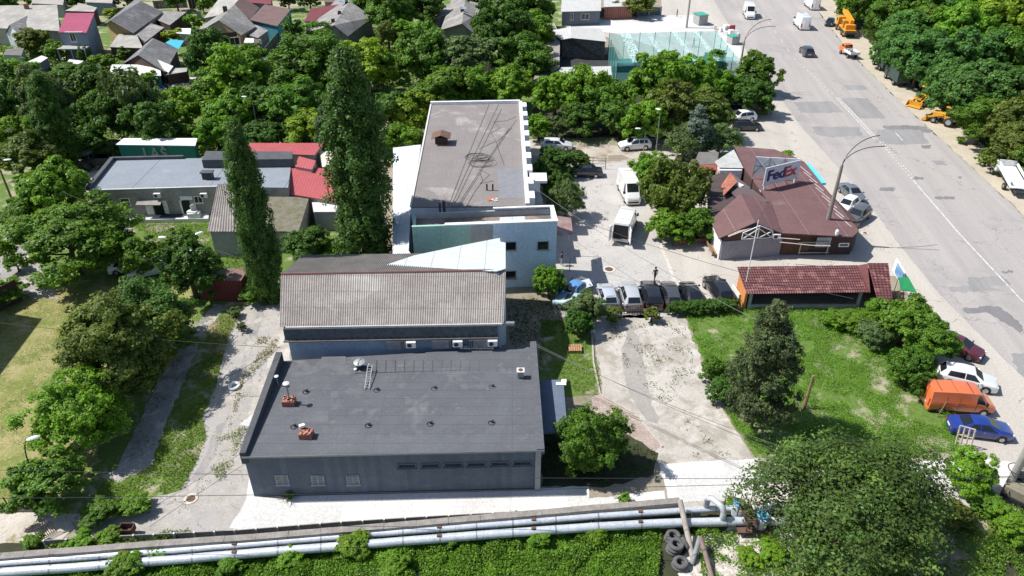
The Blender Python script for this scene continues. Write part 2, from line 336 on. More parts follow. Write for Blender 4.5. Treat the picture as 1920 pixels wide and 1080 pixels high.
def window(par,A,B,px,py,w,h,frame=WHITE,glass=GLASS,mull=1,bars=0,rows=0,name='window',fw=.07):
    c=WL(px,py,A,B); m=MB(); 
    for sx in (-1,1):
        t=(Vector((B[0],B[1],0))-Vector((A[0],A[1],0))).normalized(); wallbox(m,A,B,c+t*sx*(w/2-fw/2),fw,h,.07)
        wallbox(m,A,B,c+Vector((0,0,sx*(h/2-fw/2))),w-2*fw,fw,.066)
    for i in range(mull): wallbox(m,A,B,c+t*((i+1)/(mull+1)-.5)*w,fw*.8,h-2*fw,.062)
    for i in range(bars): wallbox(m,A,B,c+t*((i+.5)/bars-.5)*(w-2*fw),.018,h-2*fw,.02,.05)
    for i in range(rows): wallbox(m,A,B,c+Vector((0,0,((i+1)/(rows+1)-.5)*h)),w-2*fw,.022,.018,.052)
    o=m.build(name,frame,par); wallbox(MB(),A,B,c,w-2*fw,h-2*fw,.03).build('pane',glass,o); 
    g=wallbox(MB(),A,B,c-Vector((0,0,h/2+.03)),w+.12,.05,.16).build('sill',frame,o); return o
def box_thing(name,label,cat,c,sz,rz,mat,group=None,color=None,bevel=.02):
    o=MB().box((0,0,sz[2]/2),sz).build(name,mat,None,color=color,bevel=bevel); o.location=c; o.rotation_euler=(0,0,rz); tag(o,label,cat,group); return o
# ================= GROUND =================
RD=R(-7.2)
g_dirt=M('pale_dirt',(.30,.26,.205),(.24,.205,.15),.25,5,stain=(.10,.12,.045),stain_t=(.56,.68),stscale=.12)
g_green=M('green_soil',(.125,.20,.035),(.075,.13,.025),2.4,14,bump=.6,stain=(.34,.30,.22),stain_t=(.52,.60),stscale=.3)
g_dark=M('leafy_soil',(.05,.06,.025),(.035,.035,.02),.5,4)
g_dry=M('dry_lawn',(.33,.28,.13),(.20,.21,.06),.5,9,spots=(5,.60,(.38,.33,.22)),stain=(.15,.18,.04),stain_t=(.46,.58),stscale=.4)
asph=M('worn_asphalt',(.37,.343,.322),(.315,.293,.277),.35,7,rot=RD,st=(1.6,.06,1),bump=.1,cracks=(.12,.006),cc=(.2,.19,.18),stain=(.26,.25,.245),stain_t=(.56,.72),stscale=.07)
apron=M('pale_apron_asphalt',(.46,.425,.375),(.40,.37,.33),.3,6,rot=RD,st=(1.2,.12,1),bump=.1,stain=(.36,.33,.29),stain_t=(.54,.7),stscale=.1,cracks=(.1,.006),cc=(.25,.23,.2))
yardm=M('yard_asphalt',(.44,.42,.395),(.385,.365,.34),.3,5,bump=.1,stain=(.32,.29,.255),stain_t=(.6,.66),cracks=(.16,.006),cc=(.22,.19,.15))
conc=M('cracked_concrete',(.50,.47,.43),(.40,.37,.33),.3,4,bump=.12,cracks=(.30,.009),cc=(.3,.28,.2),stain=(.31,.28,.24),stain_t=(.47,.60),stscale=.5,spots=(4,.64,(.18,.17,.1)))
newc=M('new_white_concrete',(.66,.65,.63),(.58,.57,.55),.25,5,bump=.05,stain=(.50,.48,.45),stain_t=(.55,.72),stscale=.2,cells=(4.,3.,.012,(.8,.8,.78),0))
lane=M('lane_asphalt',(.31,.295,.28),(.25,.238,.228),.4,6,bump=.15,cracks=(.28,.012),cc=(.16,.15,.10),stain=(.40,.37,.34),stain_t=(.50,.56),stscale=.5)
slabm=M('broken_slabs',(.5,.46,.40),(.40,.36,.30),.5,5,cracks=(.6,.03),cc=(.22,.19,.12),stain=(.3,.25,.15),stain_t=(.54,.62),stscale=.5)
patch=M('asphalt_repair',(.20,.195,.195),(.165,.162,.165),.8,8,rot=RD,st=(1,.2,1)); patch2=M('asphalt_repair_light',(.28,.27,.265),(.225,.22,.218),.6,8,rot=RD,st=(1,.15,1))
white=M('road_paint',(.66,.65,.62),(.45,.44,.42),4,10,stain=(.36,.35,.33),stain_t=(.5,.6),stscale=1.2)
sand=M('sandy_verge',(.47,.41,.32),(.40,.35,.27),.4,6,stain=(.33,.29,.22),stain_t=(.56,.68))
wet=M('wet_silt',(.34,.315,.29),(.28,.255,.23),.6,6,rough=.7); rubble=M('white_rubble',(.62,.58,.52),(.36,.32,.27),2.2,7,bump=.9,spots=(3,.62,(.16,.15,.1)))
brickp=M('red_white_paving',(.42,.36,.32),(.36,.30,.26),1,6,cells=(.3,.3,.03,(.85,.72,.68),0),bump=.1)
puddle=M('puddle_water',(.30,.26,.2),(.25,.21,.16),1,4,rough=.35,bump=0)
mb=MB(); mb.quad((-900,-200,0),(900,-200,0),(900,2200,0),(-900,2200,0)); gr=mb.build('ground',g_dirt); gr['kind']='structure'
k=.004
sheet('garden_ground',[(-600,-60),(1060,-60),(1060,20),(1050,190),(1000,290),(740,300),(640,290),(0,300),(-600,300)],k,g_green,.3,3)
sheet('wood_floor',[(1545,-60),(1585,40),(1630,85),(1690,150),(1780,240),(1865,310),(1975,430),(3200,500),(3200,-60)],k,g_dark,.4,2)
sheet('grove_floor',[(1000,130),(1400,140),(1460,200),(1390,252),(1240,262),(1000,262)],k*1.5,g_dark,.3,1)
sheet('left_ground',[(-500,290),(640,290),(660,500),(530,560),(440,620),(420,900),(100,1010),(-500,1010)],k,g_green,.3,2)
sheet('dry_lawn',[(-300,560),(60,545),(200,520),(360,540),(370,590),(250,690),(190,800),(170,900),(30,950),(-300,980)],2*k,g_dry,.25,.8)
plane_=M('pale_lane_slabs',(.40,.37,.34),(.31,.29,.265),.7,6,bump=.2,cracks=(.42,.016),cc=(.16,.15,.08),stain=(.34,.325,.315),stain_t=(.53,.6),stscale=.28)
sheet('service_lane',[(459,570),(525,560),(520,650),(455,830),(480,940),(440,985),(505,1012),(330,1016),(160,1016),(150,980),(170,938),(267,938),(341,918),(371,862),(387,818),(380,784),(406,723),(419,666),(432,623)],2*k,plane_,.12,.5)
sheet('service_lane',[(400,570),(426,573),(385,618),(354,692),(322,770),(306,810),(285,872),(225,905),(190,895),(219,880),(250,810),(300,705),(345,640)],2*k,lane,.15,.5)  # darker than the other lane: heavy tree shade is put into its colour
sheet('lane_strip',[(483,580),(497,580),(470,668),(455,712),(440,735),(448,700),(458,660)],3*k,lane,.04,.4)
sheet('lane_strip',[(405,800),(425,790),(400,860),(372,905),(350,930),(300,955),(180,970),(170,950),(300,938),(345,922),(380,860)],3*k,lane,.12,.4)
sheet('west_pavement',[(0,455),(35,430),(70,490),(110,560),(60,560),(20,540),(0,520)],3*k,lane,.1)
sheet('slab_path',[(-60,965),(120,960),(170,965),(80,1040),(-60,1060)],3*k,slabm,.1,.6)
sheet('road',[(1310,-60),(1338,0),(1362,40),(1400,95),(1440,150),(1500,235),(1600,345),(1700,475),(1760,550),(1920,710),(2400,1250),(3000,1250),(2300,760),(1920,405),(1840,330),(1765,262),(1690,192),(1625,130),(1575,75),(1545,35),(1520,0),(1480,-60)],3*k,asph,.05,2)
sheet('verge',[(1480,-60),(1520,0),(1545,35),(1575,75),(1625,130),(1690,192),(1765,262),(1840,330),(1920,405),(2300,760),(2500,720),(2000,405),(1925,340),(1865,292),(1800,236),(1728,176),(1668,112),(1618,68),(1572,18),(1530,-60)],3*k,sand,.25,1.2)
sheet('parking_apron',[(1240,-30),(1310,-30),(1338,0),(1362,40),(1400,95),(1440,150),(1500,235),(1600,345),(1700,475),(1760,550),(1920,710),(2400,1250),(2200,1250),(1920,900),(1880,880),(1800,870),(1795,775),(1740,640),(1690,520),(1560,500),(1390,500),(1382,548),(1270,590),(1110,596),(1040,590),(1040,470),(1060,300),(990,290),(990,262),(1240,262),(1340,215),(1440,215),(1430,190),(1400,150),(1200,150),(1140,70),(1060,62),(1060,20),(1240,20)],2.6*k,apron,.06,1.5)
sheet('yard',[(1060,300),(1180,290),(1190,285),(1215,400),(1240,460),(1290,560),(1270,596),(1050,596),(1045,480)],4*k,yardm,.12,.6)
sheet('yard_edge_strip',[(1236,462),(1240,458),(1275,540),(1270,545)],5*k,M('kerb_stone',(.6,.56,.5),(.42,.39,.34),2,8),.05,.5)
sheet('sports_forecourt',[(1075,45),(1130,32),(1300,28),(1345,62),(1385,60),(1390,100),(1380,140),(1150,62),(1065,50)],4*k,newc,.1,1)
sheet('driveway',[(1112,600),(1200,590),(1285,598),(1325,700),(1370,790),(1415,865),(1290,868),(1235,870),(1210,800),(1130,745)],4*k,conc,.15,.5)
sheet('silt_trail',[(1168,596),(1180,596),(1188,620),(1205,650),(1205,670),(1212,710),(1222,760),(1237,785),(1232,795),(1212,790),(1195,765),(1178,735),(1168,690),(1165,655),(1175,630)],5*k,wet,.06,.4)
sheet('driveway_mouth',[(1235,866),(1415,858),(1530,880),(1800,880),(1920,905),(2060,1010),(1900,1060),(1500,960),(1250,950)],4.5*k,conc,.15,.6)
sheet('pavement',[(470,875),(1015,915),(1105,912),(1105,935),(1245,920),(1250,945),(1200,955),(880,985),(520,1012),(430,990),(462,935)],5*k,newc,.08,.6)
sheet('pavement',[(1237,872),(1300,866),(1415,861),(1440,930),(1256,944)],6*k,newc,.05,.6)
sheet('pavement',[(1690,870),(1800,858),(1935,868),(1960,915),(1890,915),(1740,905)],6*k,newc,.12,.6)
sheet('path',[(1108,745),(1130,738),(1185,775),(1240,835),(1225,850),(1120,800)],6*k,brickp,.03,.4)
sheet('left_paving',[(455,800),(500,690),(530,560),(560,560),(540,700),(500,790),(476,800)],3.4*k,conc,.1,.5)
sheet('green_lot',[(1285,592),(1395,575),(1630,580),(1745,640),(1790,770),(1800,850),(1560,870),(1415,858),(1375,800),(1325,700)],5*k,g_green,.25,.5)
sheet('side_lawn',[(1012,600),(1108,604),(1130,740),(1060,745),(1012,720)],4.5*k,g_green,.15,.5)
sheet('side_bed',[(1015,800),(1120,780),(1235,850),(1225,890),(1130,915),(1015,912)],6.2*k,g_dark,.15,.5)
sheet('back_track',[(990,262),(1190,256),(1240,262),(1240,300),(1180,305),(1060,305),(990,290)],4.5*k,M('muddy_track',(.44,.40,.345),(.36,.32,.265),.5,5,stain=(.25,.2,.14),stain_t=(.5,.62),stscale=.35),.15,.7)
sheet('puddle',[(1140,292),(1165,290),(1180,296),(1160,303),(1140,302)],5.5*k,puddle,.1,.4)
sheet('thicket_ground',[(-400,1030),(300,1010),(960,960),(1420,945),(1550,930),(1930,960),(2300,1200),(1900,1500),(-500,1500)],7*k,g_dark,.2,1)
sheet('rubble_ground',[(1290,1010),(1420,985),(1560,1000),(1640,1060),(1600,1180),(1300,1180),(1270,1050)],8*k,rubble,.3,.5)
sheet('rubble_ground',[(1700,1000),(1790,960),(1870,980),(1840,1080),(1760,1120),(1680,1100)],8*k,M('pale_soil',(.36,.31,.23),(.2,.2,.1),.8,6),.3,.5)
sheet('rubble_ground',[(660,1072),(720,1062),(780,1075),(790,1110),(660,1110)],8.4*k,rubble,.2,.3)
# street at the top left, seen between the house roofs
sheet('village_street',[(-100,8),(180,8),(300,18),(480,20),(620,9),(620,2),(300,4),(-100,2)],2*k,M('street_dust',(.36,.31,.23),(.30,.26,.19),.3,5),.2,2)
sheet('dirt_yard',[(140,300),(215,298),(200,345),(168,358),(135,335)],3*k,sand,.1,.6)
sheet('tarred_floor',[(1050,104),(1140,102),(1142,128),(1050,128)],5*k,M('black_tarred_floor',(.035,.035,.038),(.05,.05,.052),1),.05,1)
sheet('white_slab',[(448,797),(484,768),(476,800)],6.6*k,newc,.04,.4)
# repairs and markings on the road
for i,(p,mt) in enumerate([([(1573,184),(1626,184),(1662,222),(1612,222)],patch2),([(1655,236),(1697,235),(1735,237),(1752,249),(1690,247),(1662,246)],patch),([(1645,243),(1725,243),(1742,270),(1690,272),(1640,268)],patch2),
 ([(1488,192),(1560,190),(1582,211),(1500,212)],patch2),([(1522,238),(1610,238),(1618,254),(1560,258),(1530,252)],patch2),([(1581,159),(1620,160),(1626,168),(1590,169)],patch2),
 ([(1649,351),(1676,352),(1677,359),(1650,358)],patch),([(1752,369),(1790,369),(1790,373),(1753,373)],patch),([(1712,331),(1730,332),(1730,337),(1713,336)],patch),([(1749,301),(1768,302),(1776,310),(1755,309)],patch2),
 ([(1727,273),(1745,272),(1746,279),(1729,278)],patch),([(1815,520),(1880,518),(1895,535),(1820,540)],patch2),([(1780,538),(1850,536),(1880,545),(1785,548)],patch2),([(1805,578),(1870,574),(1910,602),(1920,632),(1890,610),(1850,586),(1812,588)],patch),([(1895,665),(1920,662),(1945,720),(1910,700)],patch2),([(1878,508),(1900,508),(1899,512),(1879,512)],patch),
 ([(1715,180),(1728,182),(1728,184),(1714,183)],patch),([(1795,331),(1803,331),(1803,335),(1796,335)],patch)]):
    sheet('road_repair',p,4*k+.0015*(i%5),mt,.22,.35,seed=i)
def stripe(p0,p1,w,z,n=1,duty=1,mat=white,name='road_marking'):
    a=G(*p0); b=G(*p1); d=(b-a); nr=Vector((d.y,-d.x,0)).normalized()*w/2; mb=MB()
    for i in range(n):
        s=a+d*(i/n); e=a+d*((i+duty)/n); mb.quad(*[(v.x,v.y,z) for v in (s-nr,e-nr,e+nr,s+nr)])
    o=mb.build(name,mat); o['kind']='structure'
stripe((1568,183),(1640,262),.16,6*k); stripe((1573,183),(1646,262),.14,6*k); stripe((1649,265),(1712,338),.16,6*k,14,.6); stripe((1655,266),(1716,336),.14,6*k,14,.55)
stripe((1712,338),(1800,440),.17,6*k); stripe((1800,440),(2010,664),.18,6*k); stripe((1490,110),(1566,181),.13,6*k,12,.4); stripe((1679,249),(1692,263),.16,6.6*k)
stripe((1395,-20),(1490,110),.12,6*k,9,.35)
# manhole covers
for (x,y,r,l) in ((1142,505,.62,'round iron manhole cover with a pale ring in the yard beside the blue building'),(358,935,.45,'round rusty manhole cover in the lane left of the grey building'),(1622,437,.35,'small manhole cover on the apron by the brown roofed cafe')):
    g=G(x,y,.02); t=thing('manhole_cover',l,'manhole cover',g); MB().lathe(g,[(r*1.15,.005),(r*1.12,.03),(r*.72,.03),(r*.7,.0)],24).build('ring',M('concrete_ring',(.62,.56,.5),(.5,.44,.4),3),t)
    MB().cyl(g,r*.7,.02,24).build('lid',RUST,t)
# ================= GRASS AND WEEDS =================
gC=(.155,.31,.025); dC=(.27,.235,.09)
growth('tall_grass','lush green weeds filling the lot between the tiled shed and the parked vans','grass',[[(1285,592),(1395,578),(1630,582),(1745,640),(1790,770),(1798,845),(1560,862),(1420,850),(1378,800),(1328,700)]],280,.075,.2,gC,.35,.35,.3,upright=.3,seed=2)
growth('tall_grass','grass and low weeds beside the cracked concrete drive','grass',[[(1015,602),(1106,606),(1128,742),(1062,750),(1045,735),(1040,700),(1012,690)]],110,.08,.22,(.16,.22,.03),.42,.4,seed=3)
growth('tall_grass','green weeds strip between lane and the row of trees at left','grass',[[(180,936),(190,900),(225,908),(285,874),(308,812),(354,694),(395,668),(420,668),(406,723),(380,784),(387,818),(371,862),(341,916),(267,936)],[(402,827),(459,801),(462,812),(440,850),(424,888),(410,905),(395,880),(432,862),(440,825)]],130,.1,.3,(.15,.22,.025),.40,.3,.1,seed=4)
growth('dry_grass','straw coloured dry grass along the lane joints','grass',[[(428,575),(459,578),(434,625),(420,668),(396,672),(386,622)],[(482,632),(505,634),(500,646),(480,646)],[(508,640),(524,634),(514,660),(468,706),(462,700),(480,672)],[(452,705),(460,700),(450,740),(440,780),(436,770)]],120,.1,.22,dC,.33,.5,seed=5)
growth('dry_grass','short yellowing grass of the left field','grass',[[(-20,570),(60,548),(180,540),(250,600),(110,700),(150,800),(100,880),(20,930),(-20,930)]],70,.06,.09,(.24,.25,.06),.42,.35,seed=6)
growth('tall_grass','green grass in front of the long flat roofed workshop','grass',[[(245,420),(390,420),(400,440),(470,450),(500,520),(420,520),(380,480),(280,450)],[(590,380),(650,400),(640,480),(560,500),(540,450)]],60,.12,.35,(.15,.24,.03),.38,.3,.1,seed=7)
growth('tall_grass','weedy verge behind the two pale cars','grass',[[(1065,262),(1185,258),(1180,274),(1070,276)]],60,.1,.5,(.12,.19,.03),.3,.3,seed=8)
growth('weeds','weeds growing in the cracks of the concrete drive','weeds',[[(1130,610),(1280,600),(1310,700),(1250,760),(1180,700)],[(1150,640),(1165,640),(1172,672),(1155,660)],[(1280,780),(1390,860),(1300,860)]],70,.08,.07,(.10,.14,.03),.54,1.1,seed=9)
growth('creeper','green creeper and brambles along the silver pipes','creeper',[[(-40,1062),(300,1044),(640,1012),(950,1000),(1235,985),(1240,1010),(1236,1060),(1230,1100),(-40,1100)],[(1236,984),(1310,982),(1330,990),(1290,996)]],460,.08,.22,(.135,.26,.022),.2,.5,.6,seed=10,asp=.6)
growth('creeper','green creeper spreading below the pipes towards the camera','creeper',[[(-200,1100),(1230,1100),(1230,1250),(-200,1250)]],120,.12,.22,(.135,.26,.022),.2,.5,.6,seed=20,asp=.6)
growth('creeper','brambles on the rubble below the valves','creeper',[[(1300,1000),(1560,990),(1600,1060),(1560,1100),(1320,1100)],[(1700,940),(1960,960),(1960,1110),(1560,1110),(1640,1060)]],230,.085,.2,(.14,.26,.025),.40,.5,.7,seed=11,asp=.55)
growth('creeper','leafy strip between the low concrete fence and the first pipe','creeper',[[(90,1030),(330,1010),(330,1022),(80,1045)],[(300,1006),(360,1000),(360,1012),(300,1018)]],220,.09,.4,(.13,.22,.02),.2,.5,.5,seed=12,asp=.55)
growth('undergrowth','scrubby undergrowth in the gardens behind the trees','undergrowth',[[(0,90),(330,130),(520,100),(1040,60),(1040,180),(780,200),(640,280),(380,300),(0,300)]],7,.3,.8,(.09,.14,.02),.38,.2,.3,seed=13,asp=.6)
growth('undergrowth','undergrowth at the edge of the wood across the road','undergrowth',[[(1565,10),(1650,95),(1715,165),(1840,270),(1960,380),(2050,390),(1900,200),(1700,80),(1590,0)]],22,.2,.8,(.08,.14,.02),.45,.2,.2,seed=14,asp=.6)
growth('undergrowth','shaded ivy and weeds under the trees left of the blue building','undergrowth',[[(950,560),(1120,560),(1110,600),(1020,640),(1010,720),(955,640)],[(1018,800),(1110,790),(1230,850),(1220,885),(1130,908),(1020,905)]],70,.11,.25,(.06,.10,.02),.35,.4,.1,seed=15)
growth('weeds','tufts in the joints of the lane left of the grey building','weeds',[[(455,680),(500,640),(470,760),(400,900),(350,960),(240,990),(230,940),(330,930),(400,850)]],30,.07,.08,(.11,.14,.035),.6,.9,seed=16)
growth('leaf_litter','pale stones and rubble pieces lying below the valves','rubble',[[(1300,1015),(1420,990),(1560,1000),(1600,1060),(1600,1100),(1310,1100)],[(700,1062),(780,1070),(780,1090),(690,1090)]],60,.06,.05,(.52,.48,.42),.3,.5,seed=17,asp=.8,upright=.1,mat=MATS['foliage']).name='rubble_stones'
growth('weeds','weeds creeping over the edges of the shaded lane under the left trees','weeds',[[(395,572),(426,573),(385,618),(354,692),(322,770),(306,810),(285,872),(225,905),(195,895),(250,810),(300,705),(345,640)]],70,.07,.07,(.11,.15,.035),.53,.8,seed=21)
# ================= BUILDINGS =================
bitum=M('grey_bitumen_roof',(.112,.117,.128),(.088,.092,.102),.35,9,rough=.7,bump=.15,stain=(.155,.158,.165),stain_t=(.55,.70),stscale=.35,lines=[(1,1.0,.03,(.062,.064,.07)),(0,9.7,.03,(.07,.072,.08))],spots=(1.3,.66,(.14,.14,.14)))
bitum2=M('dark_bitumen',(.09,.095,.105),(.07,.073,.08),1,9,rough=.8,stain=(.14,.145,.15))
greyw=M('grey_painted_wall',(.145,.168,.20),(.118,.138,.168),.6,8,rough=.85,bump=.1,stain=(.19,.2,.21),stain_t=(.56,.72),stscale=.6,cells=(.4,.2,.006,(.8,.8,.8)))
asb=M('asbestos_sheet',(.31,.28,.255),(.225,.20,.185),.5,6,rough=.95,bump=.1,stain=(.40,.375,.35),stain_t=(.50,.68),stscale=.25,lines=[(1,1.55,.04,(.17,.155,.14)),(0,.93,.03,(.2,.18,.165))])
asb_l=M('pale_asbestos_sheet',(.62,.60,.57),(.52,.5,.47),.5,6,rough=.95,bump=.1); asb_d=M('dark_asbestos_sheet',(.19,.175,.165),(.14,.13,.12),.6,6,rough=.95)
stucco=M('grey_stucco',(.34,.33,.30),(.27,.26,.235),.5,5,stain=(.2,.19,.17),stain_t=(.55,.7),stscale=.5)
whitep=M('white_render',(.74,.745,.75),(.66,.67,.68),.4,5,bump=.05); bluew=M('pale_blue_render',(.52,.64,.76),(.47,.59,.70),.4,5,bump=.05,stain=(.42,.52,.62),stain_t=(.6,.75),stscale=.8)
mint=M('mint_plaster',(.37,.58,.49),(.33,.52,.44),.6,6,bump=.1,stain=(.24,.36,.32),stain_t=(.62,.72),stscale=.7,cells=(7,1.9,.012,(.4,.45,.42),0)); cem=M('bare_cement',(.37,.37,.36),(.31,.31,.3),1,7)
dull=M('worn_bitumen_roof',(.235,.21,.20),(.20,.18,.172),.3,6,rough=.95,bump=.15,stain=(.37,.335,.31),stain_t=(.58,.72),stscale=.22,lines=[(0,1.0,.012,(.16,.145,.135))])
wsheet=M('pale_sheet_roof',(.56,.60,.62),(.50,.54,.56),.4,6,rough=.6,bump=.05,lines=[(0,2.4,.05,(.2,.23,.25)),(1,.62,.05,(.24,.27,.29))])
redr=M('red_metal_roof',(.42,.10,.105),(.36,.085,.09),.5,6,rough=.5,bump=.05,stain=(.33,.10,.08),stain_t=(.6,.7),lines=[(0,.35,.05,(.25,.035,.035))])
brown=M('brown_felt_roof',(.155,.085,.085),(.13,.072,.072),.5,7,rough=.85,stain=(.20,.125,.12),stain_t=(.56,.72),lines=[(0,4.,.05,(.25,.18,.17)),(1,1.,.02,(.11,.06,.06))])
tile=M('brown_metal_tiles',(.145,.052,.048),(.115,.042,.04),.6,8,rough=.38,spec=.6,bump=0,spots=(1.1,.55,(.22,.10,.09)))
lav=M('lavender_render',(.33,.30,.32),(.29,.265,.285),.5,5); dbrown=M('dark_brown_cladding',(.08,.05,.045),(.06,.038,.035),1,8); boards=M('brown_boards',(.16,.08,.045),(.11,.055,.03),1,8,lines=[(0,.18,.02,(.05,.025,.015))])
brickr=M('red_brick',(.33,.13,.095),(.24,.10,.075),3,9,cells=(.25,.08,.01,(1.4,1.6,1.6))); orangew=M('orange_render',(.58,.24,.075),(.5,.2,.06),.6,6)
stonew=M('rubble_stone_wall',(.15,.14,.135),(.06,.055,.055),2.8,5,bump=.6,spots=(3.2,.6,(.22,.21,.2)))
def facade(par,name,mat,pts,z1,z0=0,t=None): return MB().prism(pts,z0,z1).build(name,mat,par)
def xy(*ps): return [Vector((p[0],p[1])) for p in ps]
def ac_unit(label,c,rz=0,parent=None):
    t=thing('air_conditioner',label,'air conditioner',c,None,rz); 
    MB().box((0,0,0),(.8,.32,.55)).build('casing',WHITE,bevel=.02).parent=t
    f=MB(); f.lathe((-.12,-.17,0),[(.2,0),(.2,-.012),(.0,-.012)],18,axis='y'); f.build('fan_grille',DARKM).parent=t
    b=MB(); b.box((-.25,.05,-.31),(.04,.4,.05)); b.box((.25,.05,-.31),(.04,.4,.05)); b.build('bracket',STEEL).parent=t
    return t
# ---- B1 grey flat-roofed building in front
A1=G(477,931).xy; B1_=G(1013,918).xy; L1=G(520,662,4.4).xy; Rb=G(1001,646,3.7).xy; A1=Vector((A1.x,A1.y)); 
bl=Vector((L1.x,L1.y)); br=Vector((Rb.x,Rb.y)); 
t=thing('flat_roofed_building','long grey painted building with dark bitumen flat roof and raised left edge, nearest the pipes','building',(A1.x,A1.y,0))
MB().prism([A1,B1_,br,bl],0,[4.02,4.02,3.42,3.42]).build('wall',greyw,t)
u=(B1_-A1).normalized(); nn=Vector((-u.y,u.x))
o=.16; pA=A1-u*o-nn*o; pB=B1_+u*.2-nn*o; pC=br+u*.16; pD=bl-u*.1
MB().slab([(*pA,4.16),(*pB,4.16),(*pC,3.56),(*pD,3.56)],.13).build('roof',bitum,t)
MB().slab([(*pA,4.5),(*(pA+u*.42+nn*.05),4.5),(*(pD+u*.5),4.5),(*pD,4.5)],1.05).build('parapet',bitum2,t)
MB().slab([(*(pB-u*.55),4.24),(*pB,4.24),(*(pC+u*.03),4.05),(*(pC-u*.5),4.05)],.5).build('parapet',bitum,t)
MB().box((*(pA.lerp(pB,.5)-nn*.05),4.1),((pB-pA).length,.03,.16),math.atan2(u.y,u.x)).build('drip_edge',STEEL,t)
MB().box((*(B1_-nn*.10-u*.22),2.0),(.38,.16,4.0),math.atan2(u.y,u.x)).build('pilaster',M('pale_grey_render',(.36,.36,.36),(.31,.31,.31),1),t)
MB().box((*(A1.lerp(B1_,.5)-nn*.03),.1),((B1_-A1).length-.8,.06,.2),math.atan2(u.y,u.x)).build('plinth',bitum2,t)
for px in (529,596,662): window(t,A1,B1_,px,899,.9,.88,M('grey_white_frame',(.46,.46,.45),(.38,.38,.37),3),plain('curtained_glass',(.17,.17,.165),.2),1,8,3,fw=.045)
for px,py in ((763,873),(807,872),(850,871),(893,870),(937,869),(979,868)): window(t,A1,B1_,px,py,1.3,.42,greyw,GLASS,0,9,0)
for (x0,y0,x1,y1) in ((560,770,640,792),(730,805,800,830),(860,675,930,700),(600,668,650,690),(905,755,960,775)):
    m=MB(); q=[]
    for x,y in ((x0,y1),(x1,y1-2),(x1-2,y0),(x0+3,y0+1)):
        g=G(x,y,4.1)
        for _ in range(5): s_=max(0,min(1,(g.y-A1.y)/(bl.y-A1.y))); g=G(x,y,4.182-.6*s_)
        q.append(g)
    m.quad(*q); m.build('felt_patch',M('felt_patch_grey',(.13,.134,.143),(.105,.108,.118),.8,8),t)
# roof furniture on B1
def zroof(px,py):
    z=4.1
    for _ in range(5):
        g=G(px,py,z); s=max(0,min(1,(g.y-A1.y)/(bl.y-A1.y))); z=4.20-.6*s
    return G(px,py,z)
for (x,y,c,l) in ((543,757,.32,'brick chimney stub with a tall white capped steel flue on the grey roof'),(575,818,.3,'low brick chimney stub with loose bricks and no flue near the front roof edge')):
    g=zroof(x,y); t=thing('chimney',l,'chimney',g); rd=random.Random(x)
    MB().box((*g.xy,g.z+.22),(.92,.68,.46)).build('brickwork',brickr,t); m=MB()
    for i in range(15): m.box((g.x+rd.uniform(-.40,.40),g.y+rd.uniform(-.28,.28),g.z+.5),(.24,.12,.1),rd.uniform(0,3))
    m.build('loose_bricks',M('pale_brick',(.52,.25,.18),(.4,.17,.12),4),t)
    if x==543:
        MB().tube([g+Vector((.05,0,.5)),g+Vector((.05,0,2.0))],.07,10).build('flue',STEEL,t); MB().lathe(g+Vector((.05,0,2.0)),[(.0,.12),(.24,0),(.07,-.03)],16).build('flue_cap',WHITE,t)
    else: MB().box((g.x-.3,g.y+.3,g.z+.72),(.4,.25,.2),.5).build('white_scrap',WHITE,t)
g=zroof(522,723); t=thing('vent_pipe','thin steel vent pipe with white cap beside the left parapet','vent pipe',g); MB().tube([g,g+Vector((0,0,.95))],.045,8).build('pipe',STEEL,t); MB().lathe(g+Vector((0,0,.95)),[(0,.09),(.17,0),(.05,-.02)],14).build('cap',WHITE,t)
g=zroof(675,690); t=thing('roof_ventilator','squat round metal ventilator drum with domed lid on the grey roof','ventilator',g)
MB().cyl(g,.3,.6,20).build('drum',DARKM,t); MB().lathe(g+Vector((0,0,.6)),[(.46,-.06),(.46,.02),(.2,.1),(0,.12)],24).build('lid',plain('galvanised',(.55,.58,.56),.35,.5),t); MB().box((g.x,g.y,g.z+.71),(.07,.86,.05),-.15).build('strap',STEEL,t)
for q in ((.62,.12,.2),(-.3,-.32,.12)): MB().lathe(g+Vector(q),[(0,.13),(.13,.06),(.13,-.06),(0,-.13)],12).build('knob',WHITE,t)
g0=zroof(688,731); g1=zroof(695,694); t=thing('ladder','grey metal ladder lying flat on the roof below the ventilator drum','ladder',g0); m=MB()
for s in (-.17,.17): bar(m,g0+Vector((s,0,.12)),g1+Vector((s,0,.5)),.05)
m.build('rail',plain('aluminium',(.55,.55,.54),.4,.5),t); 
for i in range(9): p=g0.lerp(g1,(i+.5)/9); bar(MB(),p+Vector((-.17,0,.14+.38*(i+.5)/9)),p+Vector((.17,0,.14+.38*(i+.5)/9)),.035).build('rung',plain('aluminium',(.55,.55,.54),.4,.5),t)
g=zroof(976,708); t=thing('exhaust_fan','white square roof fan box with rusty round grille by the right parapet','roof fan',g); MB().box((*g.xy,g.z+.45),(.5,.45,.5)).build('casing',plain('shaded_grey_metal',(.28,.29,.3),.5),t); MB().box((*g.xy,g.z+.74),(.6,.56,.08)).build('top_plate',WHITE,t); MB().cyl(g+Vector((0,0,.785)),.2,.02,18).build('grille',RUST,t)
m=MB(); [m.tube([g+Vector((a*.24,b*.2,0)),g+Vector((a*.24,b*.2,.2))],.02,5) for a in(-1,1) for b in(-1,1)]; m.build('leg',STEEL,t)
GRP='small lightning rod loops standing on the grey roof'
